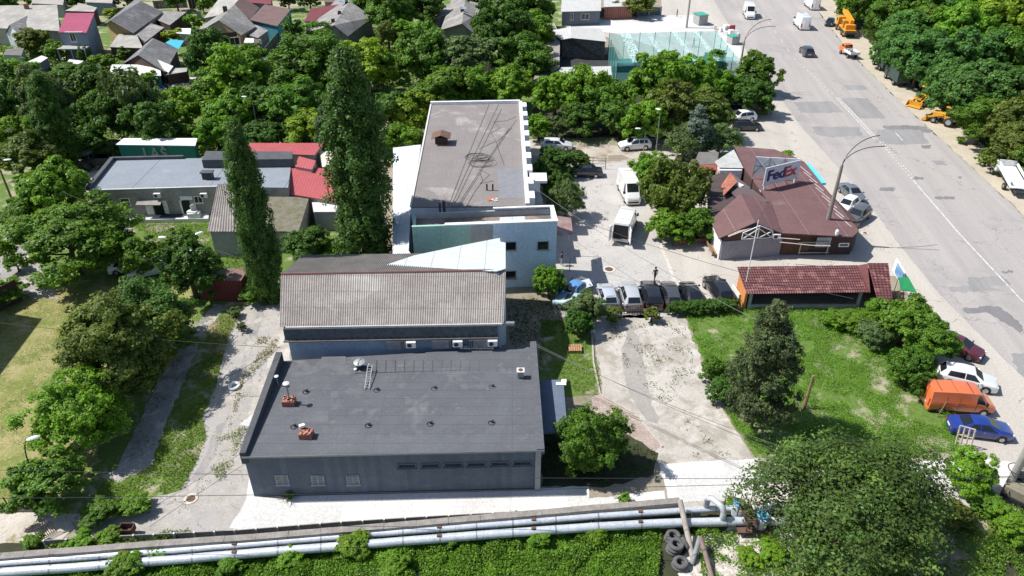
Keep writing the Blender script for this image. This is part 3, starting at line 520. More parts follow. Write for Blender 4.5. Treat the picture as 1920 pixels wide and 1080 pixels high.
for i,(x,y,w_) in enumerate(((575,734,'right of the flued chimney'),(708,731,'at the foot of the ladder'),(816,728,'middle of the rear row'),(924,725,'right end of the rear row'),(553,799,'beside the low chimney stub'),(692,797,'second from the left in the front row'),(808,794,'third from the left in the front row'),(923,792,'right end of the front row'))):
    g=zroof(x,y); m=MB(); m.torus(g+Vector((-.05,-.08,.03)),.24,.022,14,5); m.cyl(g,.09,.16,10); m.box(g+Vector((0,0,.16)),(.26,.05,.04),.4); m.tube([g+Vector((0,0,.1)),g+Vector((.12,.05,.24))],.018,5)
    tag(m.build('roof_anchor',DARKM,org=g),'small black roof anchor with wire loop, %s'%w_,'roof anchor',GRP)
m=MB(); a=zroof(665,700); b=zroof(965,692)
for i in range(15):
    x=705+i*17.5; bar(m,zroof(x,699)+Vector((0,0,.03)),zroof(x+1,676)+Vector((0,0,.03)),.06,.03)
bar(m,a+Vector((0,0,.03)),b+Vector((0,0,.03)),.07,.03); tag(m.build('roof_seam',bitum2),'thin dark wire comb lying across the back of the grey roof','wire')
g=zroof(870,654); m=MB()
for i in range(9): m.box((g.x-.2+i*.32,g.y+.1,g.z+.1),(.28,.42,.1),rx=.1*(i%3-1))
tag(m.build('plank_row',asb_l,org=g),'row of small grey planks lying along the back roof edge','planks')
# canopy at right of B1
ca=[G(1013,712,2.6),G(1056,712,2.6),G(1064,808,2.6),G(1017,812,2.6)]; t=thing('entrance_canopy','low flat bluish canopy roof against the right wall of the grey building','canopy',(ca[3].x,ca[3].y,0)); MB().slab(ca,.15).build('roof',M('blue_grey_sheet',(.12,.15,.2),(.1,.13,.17),.8),t)
for c in ca[1:3]: MB().tube([(c.x-.12,c.y,0),(c.x-.12,c.y,2.45)],.05,8).build('post',STEEL,t)
g=G(1052,720,2.62); m=MB(); m.box(g,(.8,.35,.12)); m.box(g+Vector((.25,.35,0)),(.4,.4,.12)); tag(m.build('foam_block',WHITE,org=g),'white foam pieces lying on the low canopy roof','foam scrap')
# ---- B2 gabled corrugated hall
Y2=48.0
E0=G(524,613,6.0); E1=G(944,606,6.0)
rz=lambda x,y: G(x,y,8.0)
R0=rz(527,514); R1=rz(948,507)
slope=lambda a,b: (b.z-a.z)/max(.01,(b.y-a.y))
def backpt(r,l,dz): return Vector((r.x,r.y+l,r.z-dz))
t=thing('corrugated_roof_hall','long hall with grey brown corrugated gable roof behind the grey building','building',(E0.x,E0.y,0))
K0=backpt(R0,6.5,1.9); K1=backpt(R1,6.5,1.9)
fl=[Vector((E0.x+.35,E0.y+.35)),Vector((E1.x-.35,E1.y+.35)),Vector((K1.x-.4,K1.y-.3)),Vector((K0.x+.4,K0.y-.3))]
m=MB(); v=[(fl[0].x,fl[0].y,0),(fl[1].x,fl[1].y,0),(fl[2].x,fl[2].y,0),(fl[3].x,fl[3].y,0),(fl[0].x,fl[0].y,5.9),(fl[1].x,fl[1].y,5.9),(fl[2].x,fl[2].y,5.9),(fl[3].x,fl[3].y,5.9),(R0.x+.4,R0.y,7.85),(R1.x-.4,R1.y,7.85)]
m.add(v,[(0,1,5,4),(1,2,6,9,5),(2,3,7,6),(3,0,4,8,7)]); m.build('wall',M('hall_blue_render',(.34,.42,.53),(.29,.37,.47),.7,6),t)  # one blue wall colour on all sides
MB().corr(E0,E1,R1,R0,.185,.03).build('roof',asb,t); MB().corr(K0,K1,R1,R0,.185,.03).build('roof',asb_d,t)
MB().tube([R0+Vector((0,0,.03)),R1+Vector((0,0,.03))],.11,6).build('ridge_cap',M('brown_ridge',(.2,.11,.1),(.16,.09,.08),2),t)
def onroof(px,py):
    n=(E1-E0).cross(R0-E0); d=ray(px,py); c=Vector((0,0,CH)); return c+d*((E0-c).dot(n)/d.dot(n))+Vector((0,0,.014))
MB().box(((E0.x+E1.x)/2+.2,(E0.y+E1.y)/2+.06,5.93),((E1-E0).length-.6,.28,.14),math.atan2(E1.y-E0.y,E1.x-E0.x)).build('cornice',asb_l,t)
PA=Vector((E0.x+.3,E0.y+.0)); PB=Vector((E1.x-.55,E1.y+.0)); ang=math.atan2(PB.y-PA.y,PB.x-PA.x)
MB().box((*PA.lerp(PB,.5),5.32),((PB-PA).length,.34,1.1),ang).build('bitumen_band',M('mottled_bitumen',(.10,.115,.13),(.06,.07,.08),3,10,bump=.4,rough=.8),t)
MB().box((*(PA.lerp(PB,.5)+Vector((0,-.12))),4.72),((PB-PA).length+.2,.5,.1),ang).build('ledge',asb_d,t)
m=MB()
for i in range(27): p=PA.lerp(PB,(i+.5)/27); m.box((p.x,p.y-.22,4.86),(.07,.12,.09))
m.build('ledge_clip',DARKM,t)
pb=M('pierced_screen',(.05,.052,.06),(.08,.08,.085),2,30,cells=(.16,.12,.03,(3,3,3)))
for px in (744,828,897):
    c=WL(px,642,PA,PB); MB().box((c.x,c.y-.12,4.2),(1.6,.6,.8),ang).build('vent_screen',pb,t)
for i,(px,w_) in enumerate(((772,'left'),(859,'middle'),(924,'right'))):
    c=WL(px,641,PA,PB); ac_unit('white wall air conditioner behind the grey roof, %s of the three'%w_,(c.x,c.y-.45,4.32),ang)
MB().box((E1.x+.35,E1.y+.3,5.75),(1.1,.3,.25)).build('gutter_end',STEEL,t)
# ---- B2b pale sloping sheet roof between the hall and the blue building
q=[G(725,497,7.6),G(930,508.5,8.12),G(948,503,8.1),G(948,456,8.6),G(936,447,9.2),G(775,480,8.3)]
def fitplane(qs,px): pass
a=G(728,496,6.9); b=G(932,508.5,8.1); 
def onp(px,py,o,u_,v_):
    n=u_.cross(v_); d=ray(px,py); c=Vector((0,0,CH)); return c+d*((o-c).dot(n)/d.dot(n))
sx=Vector((1,0,.055)); sy=Vector((0,1,-.16))
pts=[onp(x,y,R1+Vector((-1,0,.12)),sx,sy) for x,y in ((722,497),(931,508.5),(948,503.5),(948,455),(938,453),(937,446),(870,459),(776,479))]
t=thing('lean_to_roof','pale blue white sheet lean-to roof wedged between the corrugated hall and the mint wall','lean-to',(pts[0].x,pts[0].y,0)); MB().slab(pts,.1).build('roof',wsheet,t)
MB().prism([p.xy for p in pts],0,[p.z-.3 for p in pts]).build('wall',whitep,t)
# ---- B3 blue and mint two storey block
zt=7.5; F0=G(772,425,zt).xy; F1=G(1045,415,zt).xy; d3=(F1-F0).normalized(); n3=Vector((-d3.y,d3.x)); W3=(F1-F0).length
Bk=G(1035,386,zt).xy; dpt=(Bk-F1).dot(n3)
Fm=F0+d3*W3*.555; Fc=F0+d3*W3*.40
t=thing('two_storey_building','two storey block with mint green left wall, pale blue right part and white parapets','building',(*F0,0))
q0=F0; B0=F0+n3*dpt; B1b=F1+n3*dpt
th=.3
MB().prism([F0,Fc,Fc+n3*.3,F0+n3*.3],0,zt-.02).build('wall',mint,t); MB().prism([Fc,Fm,Fm+n3*.3,Fc+n3*.3],0,zt-.02).build('wall',cem,t); MB().prism([Fm,F1,F1+n3*.3,Fm+n3*.3],0,zt-.02).build('wall',bluew,t)
MB().prism([F1+n3*.3-d3*.3,F1+n3*.3,B1b,B1b-d3*.3],0,zt-.02).build('wall',bluew,t); MB().prism([F0+n3*.3,F0+n3*.3+d3*.3,B0+d3*.3,B0],0,zt-.6).build('wall',mint,t)
MB().prism([B0+d3*.3-n3*.25,B1b-d3*.3-n3*.25,B1b-d3*.3,B0+d3*.3],0,zt-.25).build('wall',cem,t)
e=.06
def cop(a,b,w_): 
    a=Vector(a); b=Vector(b); MB().box((*a.lerp(b,.5),zt+.03),((b-a).length,w_,.12),math.atan2((b-a).y,(b-a).x)).build('coping',whitep,t)
cop(F0+n3*.15+d3*3.2,F1+n3*.15+d3*.06,.46); cop(F1+n3*.38-d3*.15,B1b-d3*.15+n3*.0,.42); cop(Fm+n3*(dpt-.12)+d3*.2,B1b+n3*(-.12)-d3*.36,.3)
MB().prism([F0+d3*.3+n3*.3,F1-d3*.3+n3*.3,B1b-d3*.3-n3*.25,B0+d3*.3-n3*.25],zt-1.0,zt-.85).build('roof',M('dusty_roof',(.30,.245,.205),(.22,.18,.15),.7,7,stain=(.13,.11,.1),stain_t=(.5,.6)),t)
A3,B3=F0,F1
for px,py in ((957,461),(1018,460),(957,515),(1016,514)): window(t,A3,B3,px,py,1.15,.95,M('pale_sill',(.3,.32,.34)),GLASS,0,0,0,fw=.05)
hs=G(961,414,zt-.1); MB().box((hs.x,hs.y,zt-.5),(2.2,.8,.7),math.atan2(d3.y,d3.x)).build('hatch_wall',whitep,t); MB().box((hs.x,hs.y+.1,zt-.14),(2.5,1.2,.12),math.atan2(d3.y,d3.x),rx=.12).build('hatch_roof',wsheet,t)
for x,y,r,h in ((834,412,.16,2.1),(826,412,.1,1.9)):
    g=G(x,y,zt-1.3); tag(MB().tube([g,g+Vector((0,0,h))],r,10).build('roof_flue',DARKM,org=g),'%s dark flue pipe rising behind the mint wall'%('thick' if r>.12 else 'thin'),'flue pipe')
# ---- B4 long hall with worn flat roof and white crenellated edge
z4=6.7; P=[G(770,388,z4),G(987,386,z4),G(974,193,z4),G(808,196,z4)]; P4=[Vector((p.x,p.y)) for p in P]
t=thing('long_flat_roofed_hall','long hall with worn grey brown flat roof and white toothed right parapet','building',(*P4[0],0))
MB().prism(P4,0,z4-.12).build('wall',whitep,t); MB().slab([(*p,z4) for p in P4],.14).build('roof',dull,t)
u4=(P4[2]-P4[1]).normalized(); r4=Vector((u4.y,-u4.x)); L4=(P4[2]-P4[1]).length
MB().box((*(P4[1].lerp(P4[2],.5)+r4*.12),z4+.1),(L4,.42,.42),math.atan2(u4.y,u4.x)).build('parapet',whitep,t)
MB().box((*(P4[2].lerp(P4[3],.5)),z4+.16),((P4[2]-P4[3]).length+.1,.4,.5),math.atan2((P4[3]-P4[2]).y,(P4[3]-P4[2]).x)).build('parapet',whitep,t)
MB().box((*(P4[3].lerp(P4[0],.5)),z4+.04),((P4[0]-P4[3]).length,.2,.14),math.atan2((P4[3]-P4[0]).y,(P4[3]-P4[0]).x)).build('edge_trim',asb_l,t)
for i in range(9):
    p=P4[1]+u4*(L4*(i+.62)/9)+r4*.62; MB().box((*p,z4-.9),(1.7,.65,2.3),math.atan2(u4.y,u4.x)).build('buttress',whitep,t)
q=G(955,336,z4); MB().prism(gp([(932,316),(987,316),(988,372),(937,372)],z4),z4+.001,z4+.012).build('roof_patch',M('grey_felt_patch',(.19,.195,.21),(.22,.225,.235),1,6),t)
g=G(828,268,z4); t=thing('roof_hatch','small brown gabled roof hatch on the long worn roof','roof hatch',g); MB().box((*g.xy,z4+.45),(1.5,1.1,.9)).build('base',dbrown,t)
m=MB(); 
for s in (-1,1): m.slab([(g.x,g.y-1.,z4+1.35),(g.x+s*1.15,g.y-1.,z4+.95),(g.x+s*1.15,g.y+1.,z4+.95),(g.x,g.y+1.,z4+1.35)],.06)
m.build('roof',M('rust_brown_tin',(.17,.10,.07),(.13,.08,.06),2),t)
for j,(x,y) in enumerate(((913,357),(924,357))):
    g=G(x,y,z4); tag(MB().tube([g,g+Vector((0,0,.75))],.09,8).build('roof_vent',DARKM,org=g),'short black vent pipe on the worn roof, %s of the pair'%('left' if j==0 else 'right'),'vent pipe')
m=MB(); rd=random.Random(4)
for (a,b) in (((834,405),(917,196)),((838,405),(935,196)),((842,405),(940,205)),((846,405),(955,240)),((850,405),(968,225))): m.tube([G(*a,z4)+Vector((0,0,.05)),G((a[0]+b[0])/2+rd.uniform(-3,3),(a[1]+b[1])/2,z4)+Vector((0,0,.05)),G(*b,z4)+Vector((0,0,.05))],.018,4)
for k_ in range(11):
    c=G(903+rd.uniform(-9,9),300+rd.uniform(-8,8),z4)+Vector((0,0,.05)); rr_=rd.uniform(.5,1.3); m.tube([c+Vector((math.cos(i*.6)*rr_*1.3,math.sin(i*.6)*rr_*rd.uniform(.7,1.1),0)) for i in range(11)],.02,4)
for pts in ([(968,219),(950,227),(925,229),(938,240),(920,250),(930,265),(898,280)],[(898,318),(918,328),(900,345),(925,340)],[(870,395),(890,360),(905,340),(900,325)],[(945,310),(930,268),(960,240)]):
    m.tube([G(x,y,z4)+Vector((0,0,.05)) for x,y in pts],.02,4)
tag(m.build('loose_cables',DARKM,org=tuple(G(900,300,z4))),'tangle of loose black cables lying over the worn flat roof','cables')
g=G(922,373,z4+.05); m=MB(); m.box(g,(.9,.7,.05),.3); tag(m.build('rust_scrap',M('rust_orange',(.45,.16,.08),(.35,.12,.07),4),org=g),'rust red scrap on the near end of the worn roof','scrap')
g=G(930,374,z4+.06); m=MB(); [m.box(g+Vector((random.uniform(-.3,.4),random.uniform(-.3,.3),0)),(.5,.12,.05),random.uniform(0,3)) for _ in range(6)]; tag(m.build('white_scrap',WHITE,org=g),'splintered white scrap beside the rust red piece','scrap')
# concrete annex at right of B4
g=[G(993,345,5.2),G(1010,345,5.2),G(1018,372,5.2),G(994,372,5.2)]; t=thing('side_annex','small grey concrete annex with white slab top at the corner of the long hall','annex',(g[0].x,g[0].y,0)); MB().prism([p.xy for p in g],0,5.).build('wall',cem,t); MB().box((g[0].x+.9,g[0].y-1.2,6.5),(2.,2.2,.3)).build('slab',whitep,t); MB().box((g[0].x+.6,g[0].y-1.1,5.7),(1.1,1.4,1.4)).build('shaft',whitep,t)
# white lean-to at left of B4
q=[G(737,277,4.6),G(789,271,5.2),G(770,392,5.2),G(766,470,5.0),G(772,478,4.9),G(736,480,4.2)]
t=thing('side_lean_to','long pale lean-to roof along the left side of the worn flat roof','lean-to',(q[0].x,q[0].y,0)); MB().slab(q,.08).build('roof',wsheet,t); MB().prism([p.xy for p in q],0,[p.z-.12 for p in q]).build('wall',cem,t)
# right canopy / stair by B3
c=[G(1045,405,5.2),G(1071,408,4.7),G(1074,438,4.7),G(1045,440,5.2)]; t=thing('door_awning','rust red and white tin awning on posts at the right side of the blue block','awning',(c[0].x,c[0].y,0)); MB().slab(c,.08).build('cover',M('rust_tin',(.30,.13,.11),(.36,.3,.28),1),t)
for p in c[1:3]: MB().tube([(p.x-.15,p.y,0),(p.x-.15,p.y,4.6)],.045,6).build('post',STEEL,t)
# ---- B5 workshop with blue grey roof
z5=3.9; q=[G(166,357,z5),G(407,350,z5),G(540,352,z5),G(548,294,z5),G(345,297,z5),G(212,300,z5)]; Q5=[Vector((p.x,p.y)) for p in q]
t=thing('workshop_building','long low grey workshop with blue grey flat roof and open doors at left','building',(*Q5[0],0)); MB().prism(Q5,0,z5-.1).build('wall',stucco,t); MB().slab([(*p,z5) for p in Q5],.12).build('roof',M('blue_grey_felt',(.235,.265,.30),(.21,.235,.265),.4,7,stain=(.4,.37,.34),stain_t=(.62,.70),stscale=.12,lines=[(0,9.,.12,(.14,.15,.17))]),t)
def par(a,b,w_,h,mat,nm='parapet'): a=Vector(a);b=Vector(b); MB().box((*a.lerp(b,.5),z5+h/2-.02),((b-a).length,w_,h),math.atan2((b-a).y,(b-a).x)).build(nm,mat,t)
MB().slab([G(378,300,z5+1.1),G(548,298,z5+1.1),G(548,284,z5+1.1),G(386,283,z5+1.1)],1.2).build('roof_block',bitum2,t); par(Q5[0],Q5[5],.5,.45,bitum2); par(Q5[5],Q5[4],.4,.4,bitum2); par(Q5[0],Q5[1],.2,.1,asb_l,'edge_trim')
A5,B5=Q5[0],Q5[1]
window(t,A5,B5,235,378,1.1,.95,WHITE,GLASS,0,0,0); window(t,A5,B5,372,374,1.0,.9,WHITE,GLASS,1,0,0)
def doorp(px,py,w_,h,mat,nm='door'): c=WL(px,py,A5,B5); return wallbox(MB(),A5,B5,c,w_,h,.08).build(nm,mat,t)
doorp(350,388,.95,1.7,plain('interior_shade',(.008,.008,.008),.9),'doorway'); doorp(342,388,.35,1.75,WHITE); doorp(349,371,1.4,.45,WHITE,'transom'); doorp(300,390,1.3,1.7,plain('interior_shade',(.008,.008,.008),.9),'doorway'); doorp(281,390,.85,1.75,WHITE); doorp(311,388,.5,1.7,WHITE)  # near-black boards on the wall paint the unlit inside of the doorways
c=WL(366,389,A5,B5); m=MB(); m.box((c.x,c.y-.5,1.0),(.06,.9,1.9),-.35); m.build('door',WHITE,t)
c=WL(289,372,A5,B5); m=MB(); m.slab([(c.x-1.9,c.y,2.6),(c.x+1.,c.y,2.6),(c.x+1.,c.y-1.,2.25),(c.x-1.9,c.y-1.,2.25)],.08); m.build('door_hood',asb,t)
for px,w_ in ((297,'above the door hood'),(384,'above the right doorway')):
    c=WL(px,364,A5,B5); ac_unit('white air conditioner on the workshop wall %s'%w_,(c.x,c.y-.35,c.z))
c=WL(205,367,A5,B5); c2=WL(290,365,A5,B5); tag(MB().tube([c+Vector((-2,-.15,0)),c2+Vector((0,-.15,0))],.05,6).build('wall_pipe',M('ochre_paint',(.45,.3,.15))),'thin ochre gas pipe along the top of the workshop wall','pipe')
t=thing('loading_platform','pale concrete loading platform in front of the workshop doors','platform',G(175,410)); MB().prism(gp([(175,395),(396,391),(392,416),(240,419),(175,412)]),0,.45).build('deck',newc,t)
g=G(391,335,z5); t=thing('roof_chimney','small dark capped brick chimney on the blue grey roof','chimney',g); MB().box((*g.xy,z5+.4),(1.2,.7,.8)).build('stack',DARKM,t); MB().box((*g.xy,z5+.9),(1.5,.9,.12)).build('cap',bitum2,t)
for (x,y,l) in ((247,401,'white dust-covered stone bin on the platform left of the doors'),(365,406,'white wrapped bale at the right end of the platform')):
    g=G(x,y,.45); m=MB(); m.box(g+Vector((0,0,.3)),(1.4,.9,.6),.1); m.box(g+Vector((-.1,0,.68)),(1.2,.7,.2),-.1); tag(m.build('stone_bin' if x<300 else 'wrapped_bale',WHITE,org=g,bevel=.05),l,'bin' if x<300 else 'bale')
for (x,y,l) in ((186,400,'taller stack of wooden pallets at the left of the platform'),(208,398,'low stack of planks beside the pallets')):
    g=G(x,y,.45); m=MB(); [m.box(g+Vector((0,0,.08+.16*i)),(1.3,1.,.05)) for i in range(6 if x<200 else 2)]; [m.box(g+Vector((sx*.55,0,.4 if x<200 else .1)),(.1,.95,.9 if x<200 else .2)) for sx in(-1,0,1)]; tag(m.build('pallet_stack',WOOD,org=g),l,'pallets')
g=G(322,404,.46); tag(MB().box(g,(2.6,1.2,.03)).build('rubber_mat',plain('dark_mat',(.05,.055,.065),.9),org=g),'dark rectangular mat on the platform between the doors','mat')
# corrugated shed
zs=3.3; q=[G(389,434,zs),G(452,434,zs),G(446,345,zs+1.0),G(408,345,zs+1.0)]; t=thing('corrugated_shed','small shed with sloping grey corrugated roof beside the tall poplar','shed',(q[0].x,q[0].y,0)); MB().corr(q[0],q[1],q[2],q[3],.3,.05).build('roof',asb,t); MB().prism([q[0].xy+Vector((.2,.2)),q[1].xy+Vector((-.2,.2)),q[2].xy,q[3].xy],0,[zs-.12,zs-.12,zs+.8,zs+.8]).build('wall',cem,t)
# low ruin with weeds
q=[G(497,435,2.6),G(560,437,2.6),G(580,372,2.6),G(500,365,2.6)]; t=thing('ruined_shed','flat roofed ruin with weeds on top between the poplars','shed',(q[0].x,q[0].y,0)); MB().prism([p.xy for p in q],0,2.6).build('wall',stucco,t); MB().slab([(p.x,p.y,2.75) for p in q],.13).build('roof',M('mossy_rubble_roof',(.2,.175,.15),(.12,.12,.06),1.2,6,bump=.5),t)
q=[G(585,380,2.4),G(632,380,2.4),G(632,398,2.4),G(588,398,2.4)]; t=thing('grey_outhouse','small grey outhouse with pale slab roof below the red roof','shed',(q[3].x,q[3].y,0)); MB().prism([p.xy for p in q],0,2.3).build('wall',cem,t); MB().slab([(p.x,p.y,2.46) for p in q],.1).build('roof',asb_l,t)
# red roofs
def flat_house(name,label,cat,q,z,wm,rm,zz=None,ridge=None,wd=.25):
    pts=[G(x,y,(zz[i] if zz else z)) for i,(x,y) in enumerate(q)]; c=sum((Vector((p.x,p.y)) for p in pts),Vector((0,0)))/len(pts)
    t=thing(name,label,cat,(c.x,c.y,0)); MB().slab(pts,.1).build('roof',rm,t)
    w_=[Vector((p.x,p.y)).lerp(c,.05) for p in pts]; MB().prism(w_,0,[p.z-.12 for p in pts]).build('wall',wm,t); return t,pts
flat_house('red_roofed_house','house with larger bright red sheet roof left of the big poplar','house',[(521,360),(632,378),(629,318),(540,309)],3,stucco,redr,[3.,3.,3.9,3.9])
flat_house('red_roofed_porch','little red roof with white gutter above the larger red roof','porch',[(553,312),(585,318),(592,301),(560,293)],4,stucco,redr,[4.2,4.2,4.6,4.6])
flat_house('red_roofed_garage','rear garage with wide flat red roof behind the workshop','garage',[(452,285),(590,291),(606,268),(460,268)],3.4,stucco,redr,[3.4,3.4,3.8,3.8])
flat_house('cream_garage','small cream roofed garage between the red roofs and the big poplar','garage',[(604,313),(632,313),(632,282),(600,284)],3,cem,M('cream_sheet',(.62,.57,.48),(.55,.5,.42),.5))
# B9 white roof, green wall
q=[(217,271),(366,273),(370,259),(232,259)]; t,p9=flat_house('green_container_building','green walled cabin with long white roof and pale letters','cabin',q,3.0,M('green_sheet',(.03,.19,.15),(.025,.16,.13),1),whitep,[3.,3.,3.2,3.2])
w0,w1=Vector((p9[0].x,p9[0].y)),Vector((p9[1].x,p9[1].y)); 
def text3d(s,c,h,rz,mat,parent=None,name='lettering',rx=math.pi/2,ext=.02,bold=0,sx=1,shear=0,Mx=None,heavy=0):
    cu=bpy.data.curves.new(name,'FONT'); cu.body=s; cu.size=h; cu.extrude=ext; cu.offset=bold; cu.align_x='CENTER'; cu.align_y='CENTER'; cu.shear=shear
    o=bpy.data.objects.new(name,cu); dg=bpy.context.evaluated_depsgraph_get(); COL.objects.link(o); bpy.context.view_layer.update(); me=bpy.data.meshes.new_from_object(o.evaluated_get(bpy.context.evaluated_depsgraph_get())); bpy.data.objects.remove(o)
    X=Mx or (Matrix.Translation(c)@Matrix.Rotation(rz,4,'Z')@Matrix.Rotation(rx,4,'X')@Matrix.Diagonal((sx,1,1,1)))
    if parent is not None: X=Matrix.Translation(-ORG[parent])@X
    me.transform(X); me.materials.clear(); me.materials.append(mat); o=bpy.data.objects.new(name,me); COL.objects.link(o); o.parent=parent; ORG[o]=ORG.get(parent,Vector((0,0,0)))
    if heavy:
        bm=bmesh.new(); bm.from_mesh(me); g0=list(bm.verts)+list(bm.edges)+list(bm.faces); t_=Vector((math.cos(rz),math.sin(rz),0)); n_=Vector((t_.y,-t_.x,0))
        for i_,s_ in enumerate((-1,1,-.5,.5)):
            d_=bmesh.ops.duplicate(bm,geom=g0)['geom']; bmesh.ops.translate(bm,verts=[v for v in d_ if isinstance(v,bmesh.types.BMVert)],vec=t_*s_*heavy+n_*.003*(i_+1)+Vector((0,0,(.5 if i_%2 else -.5)*heavy)))
        bm.to_mesh(me); bm.free()
    return o
let=M('grey_letters',(.3,.34,.32),(.25,.28,.27),2)
for s,x in (('L',276),('A',292),('Š',309)):
    c=WL(x,288,w0,w1)+Vector((0,-.15,0)); text3d(s,c,2.1,0,let,t,'letter',bold=.03)
# container
q=[(372,524),(452,527),(466,505),(385,503)]; pts=[G(x,y,2.5) for x,y in q]; t=thing('shipping_container','rusty dark red container half shaded below the poplar','container',(pts[0].x,pts[0].y,0)); MB().prism([p.xy for p in pts],0,2.5).build('body',M('dark_red_steel',(.19,.05,.04),(.13,.04,.035),.7,lines=[(0,.3,.06,(.07,.02,.018))]),t); MB().prism([p.xy for p in pts],2.503,2.56).build('roof',M('rusty_lid',(.22,.13,.10),(.16,.12,.11),.6),t)
# left building outside, its roof edge throws the straight shadow over the field
c0=G(78,598); c0=Vector((c0.x-.74*9,c0.y+.09*9)); dv=(G(0,702).xy-G(78,598).xy).normalized(); pv=Vector((-.97,.25))
t=thing('slab_block','grey slab block at the left edge whose straight shadow lies on the dry field','building',(*c0,0)); MB().prism([c0,c0+dv*14,c0+dv*14+pv*16,c0+pv*16],0,9).build('wall',cem,t)
t=thing('board_fence','dark tall board fence at the left edge by the field','fence',G(20,575)); a=G(-30,600); b=G(42,562); m=MB(); bar(m,a+Vector((0,0,1.2)),b+Vector((0,0,1.2)),.08,2.4); m.build('panel',dbrown,t)
# ---- B10 brown roofed cafe
zr=3.05; V3=lambda p,z: (p.x,p.y,z)
t=thing('brown_roofed_cafe','sprawling low cafe with brown felt roofs, gabled left wing and boarded front','building',(*G(1466,478).xy,0))
ro=[(1466,437),(1598,444),(1611,433),(1508,303),(1453,280),(1377,274),(1398,318),(1440,376)]
RP=[G(x,y,zr+ (0 if i<3 else .25)) for i,(x,y) in enumerate(ro)]; MB().slab(RP,.15).build('roof',brown,t)
wp=[G(1459,478),G(1592,477),G(1601,462)]; fl=[Vector((p.x,p.y)) for p in wp]+[Vector((RP[i].x,RP[i].y)).lerp(Vector((RP[7].x,RP[7].y)),.05) for i in (3,4,5,6,7)]
MB().prism(fl,0,zr-.12).build('wall',dbrown,t)
A,B=G(1459,478).xy,G(1592,477).xy
def wb(px,py,w_,h,mat,nm,d=.06): c=WL(px,py,A,B); return wallbox(MB(),A,B,c,w_,h,d).build(nm,mat,t)
wb(1487,457,3.6,2.6,boards,'wood_cladding')
m=MB(); 
for x in (1498,1550): c=WL(x,462,A,B); wallbox(m,A,B,c,.12,1.5,.1,.3)
for y in (452,471): c=WL(1524,y,A,B); wallbox(m,A,B,c,3.4,.1,.1,.25)
m.build('rail_frame',STEEL,t); c=WL(1543,453,A,B); wallbox(MB(),A,B,c,1.6,1.2,.05,.12).build('notice_panel',M('grimy_white',(.5,.5,.48),(.38,.38,.36),1.5),t)
c=WL(1582,459,A,B); o=wallbox(MB(),A,B,c,1.15,.5,.05).build('sign_board',WHITE,t); wallbox(MB(),A,B,c,.85,.22,.07).build('sign_face',plain('dark_print',(.06,.05,.05),.6),o)
# gabled wing
L0=G(1348,447,2.75); Lb=G(1332,412,2.75); AP=G(1416,417,4.25); AB=G(1389,363,4.25); VR=G(1466,437,3.12); VB=G(1443,374,3.5)
MB().slab([L0,AP,AB,Lb],.12).build('roof',brown,t); MB().slab([AP,VR,VB,AB],.12).build('roof',brown,t)
m=MB(); gl=G(1349,487).xy; gr_=G(1459,479).xy; Lw=Vector((Lb.x,Lb.y))+Vector((.3,.2)); ap=gl.lerp(gr_,.56)
m.add([(*gl,0),(*gr_,0),(*gr_,2.9),(*ap,4.0),(*gl,2.6),(*Lw,0),(*Lw,2.6),(VB.x,VB.y,0),(VB.x,VB.y,2.9)],[(0,1,2,3,4),(5,0,4,6),(1,7,8,2)]); m.build('wall',M('gable_cladding',(.13,.06,.045),(.10,.05,.04),1,7),t)
A,B=gl,gr_; c=(gl+gr_)/2; wallbox(MB(),A,B,(*c,1.15),(gr_-gl).length+.04,2.3,.1).build('lower_wall',lav,t)
MB().box((*(gl.lerp(Lw,.5)+Vector((-.12,0))),1.2),(.1,(Lw-gl).length,2.4),math.atan2((Lw-gl).y,(Lw-gl).x)-math.pi/2).build('side_wall',whitep,t)
m=MB(); tt=(gr_-gl).normalized(); nf=Vector((tt.y,-tt.x))*.22
pt=lambda s,z: Vector((*(gl+tt*s+nf),z))
W_=(gr_-gl).length; a0,a1=W_*.3,W_*.80; mid=W_*.56
for p,q_ in ((pt(a0,2.5),pt(a1,2.5)),(pt(mid,2.5),pt(mid,4.05)),(pt(a0,2.5),pt(a0,3.3)),(pt(a1,2.5),pt(a1,3.3)),(pt(a0,2.5),pt(mid,3.7)),(pt(a0,3.3),pt(mid,2.5)),(pt(mid,2.5),pt(a1,3.3)),(pt(mid,3.7),pt(a1,2.5)),(pt(a0,3.3),pt(mid,4.05)),(pt(mid,4.05),pt(a1,3.3))): bar(m,p,q_,.09)
m.build('gable_truss',WHITE,t); p=pt(W_*.87,2.7); ac_unit('white air conditioner beside the truss on the cafe gable',(p.x,p.y-.15,2.7))
# rear left felt roof, white roofs, red tile strips
MB().slab([G(1327,400,2.6),G(1395,385,2.7),G(1360,325,2.7),G(1325,330,2.6)],.1).build('roof',M('black_brown_felt',(.085,.062,.06),(.065,.05,.05),1),t)
MB().slab([G(1373,325,3.4),G(1441,378,3.75),G(1395,385,3.2),G(1356,345,3.0)],.1).build('roof',M('grey_brown_felt',(.11,.085,.085),(.09,.07,.07),1),t)
MB().slab([G(1357,366,3.2),G(1383,340,3.9),G(1369,323,4.1),G(1352,348,3.3)],.1).build('dormer_roof',M('red_clay_sheet',(.40,.16,.11),(.32,.12,.08),1,8,cells=(.9,.5,.02,(.6,.6,.6))),t)
MB().box((*G(1383,352,3.).xy,3.1),(.5,1.4,.9),.6).build('dormer_side',whitep,t)
MB().prism([p.xy for p in (G(1375,282,3.1),G(1345,305,3.1),G(1350,318,3.1),G(1392,318,3.1))],0,3.0).build('wall',whitep,t); MB().slab([G(1376,280,3.2),G(1340,303,3.2),G(1349,314,3.2),G(1394,315,3.2)],.08).build('roof',M('grey_white_sheet',(.48,.48,.46),(.36,.36,.35),.8,6),t)  # side roof in mottled grey-white
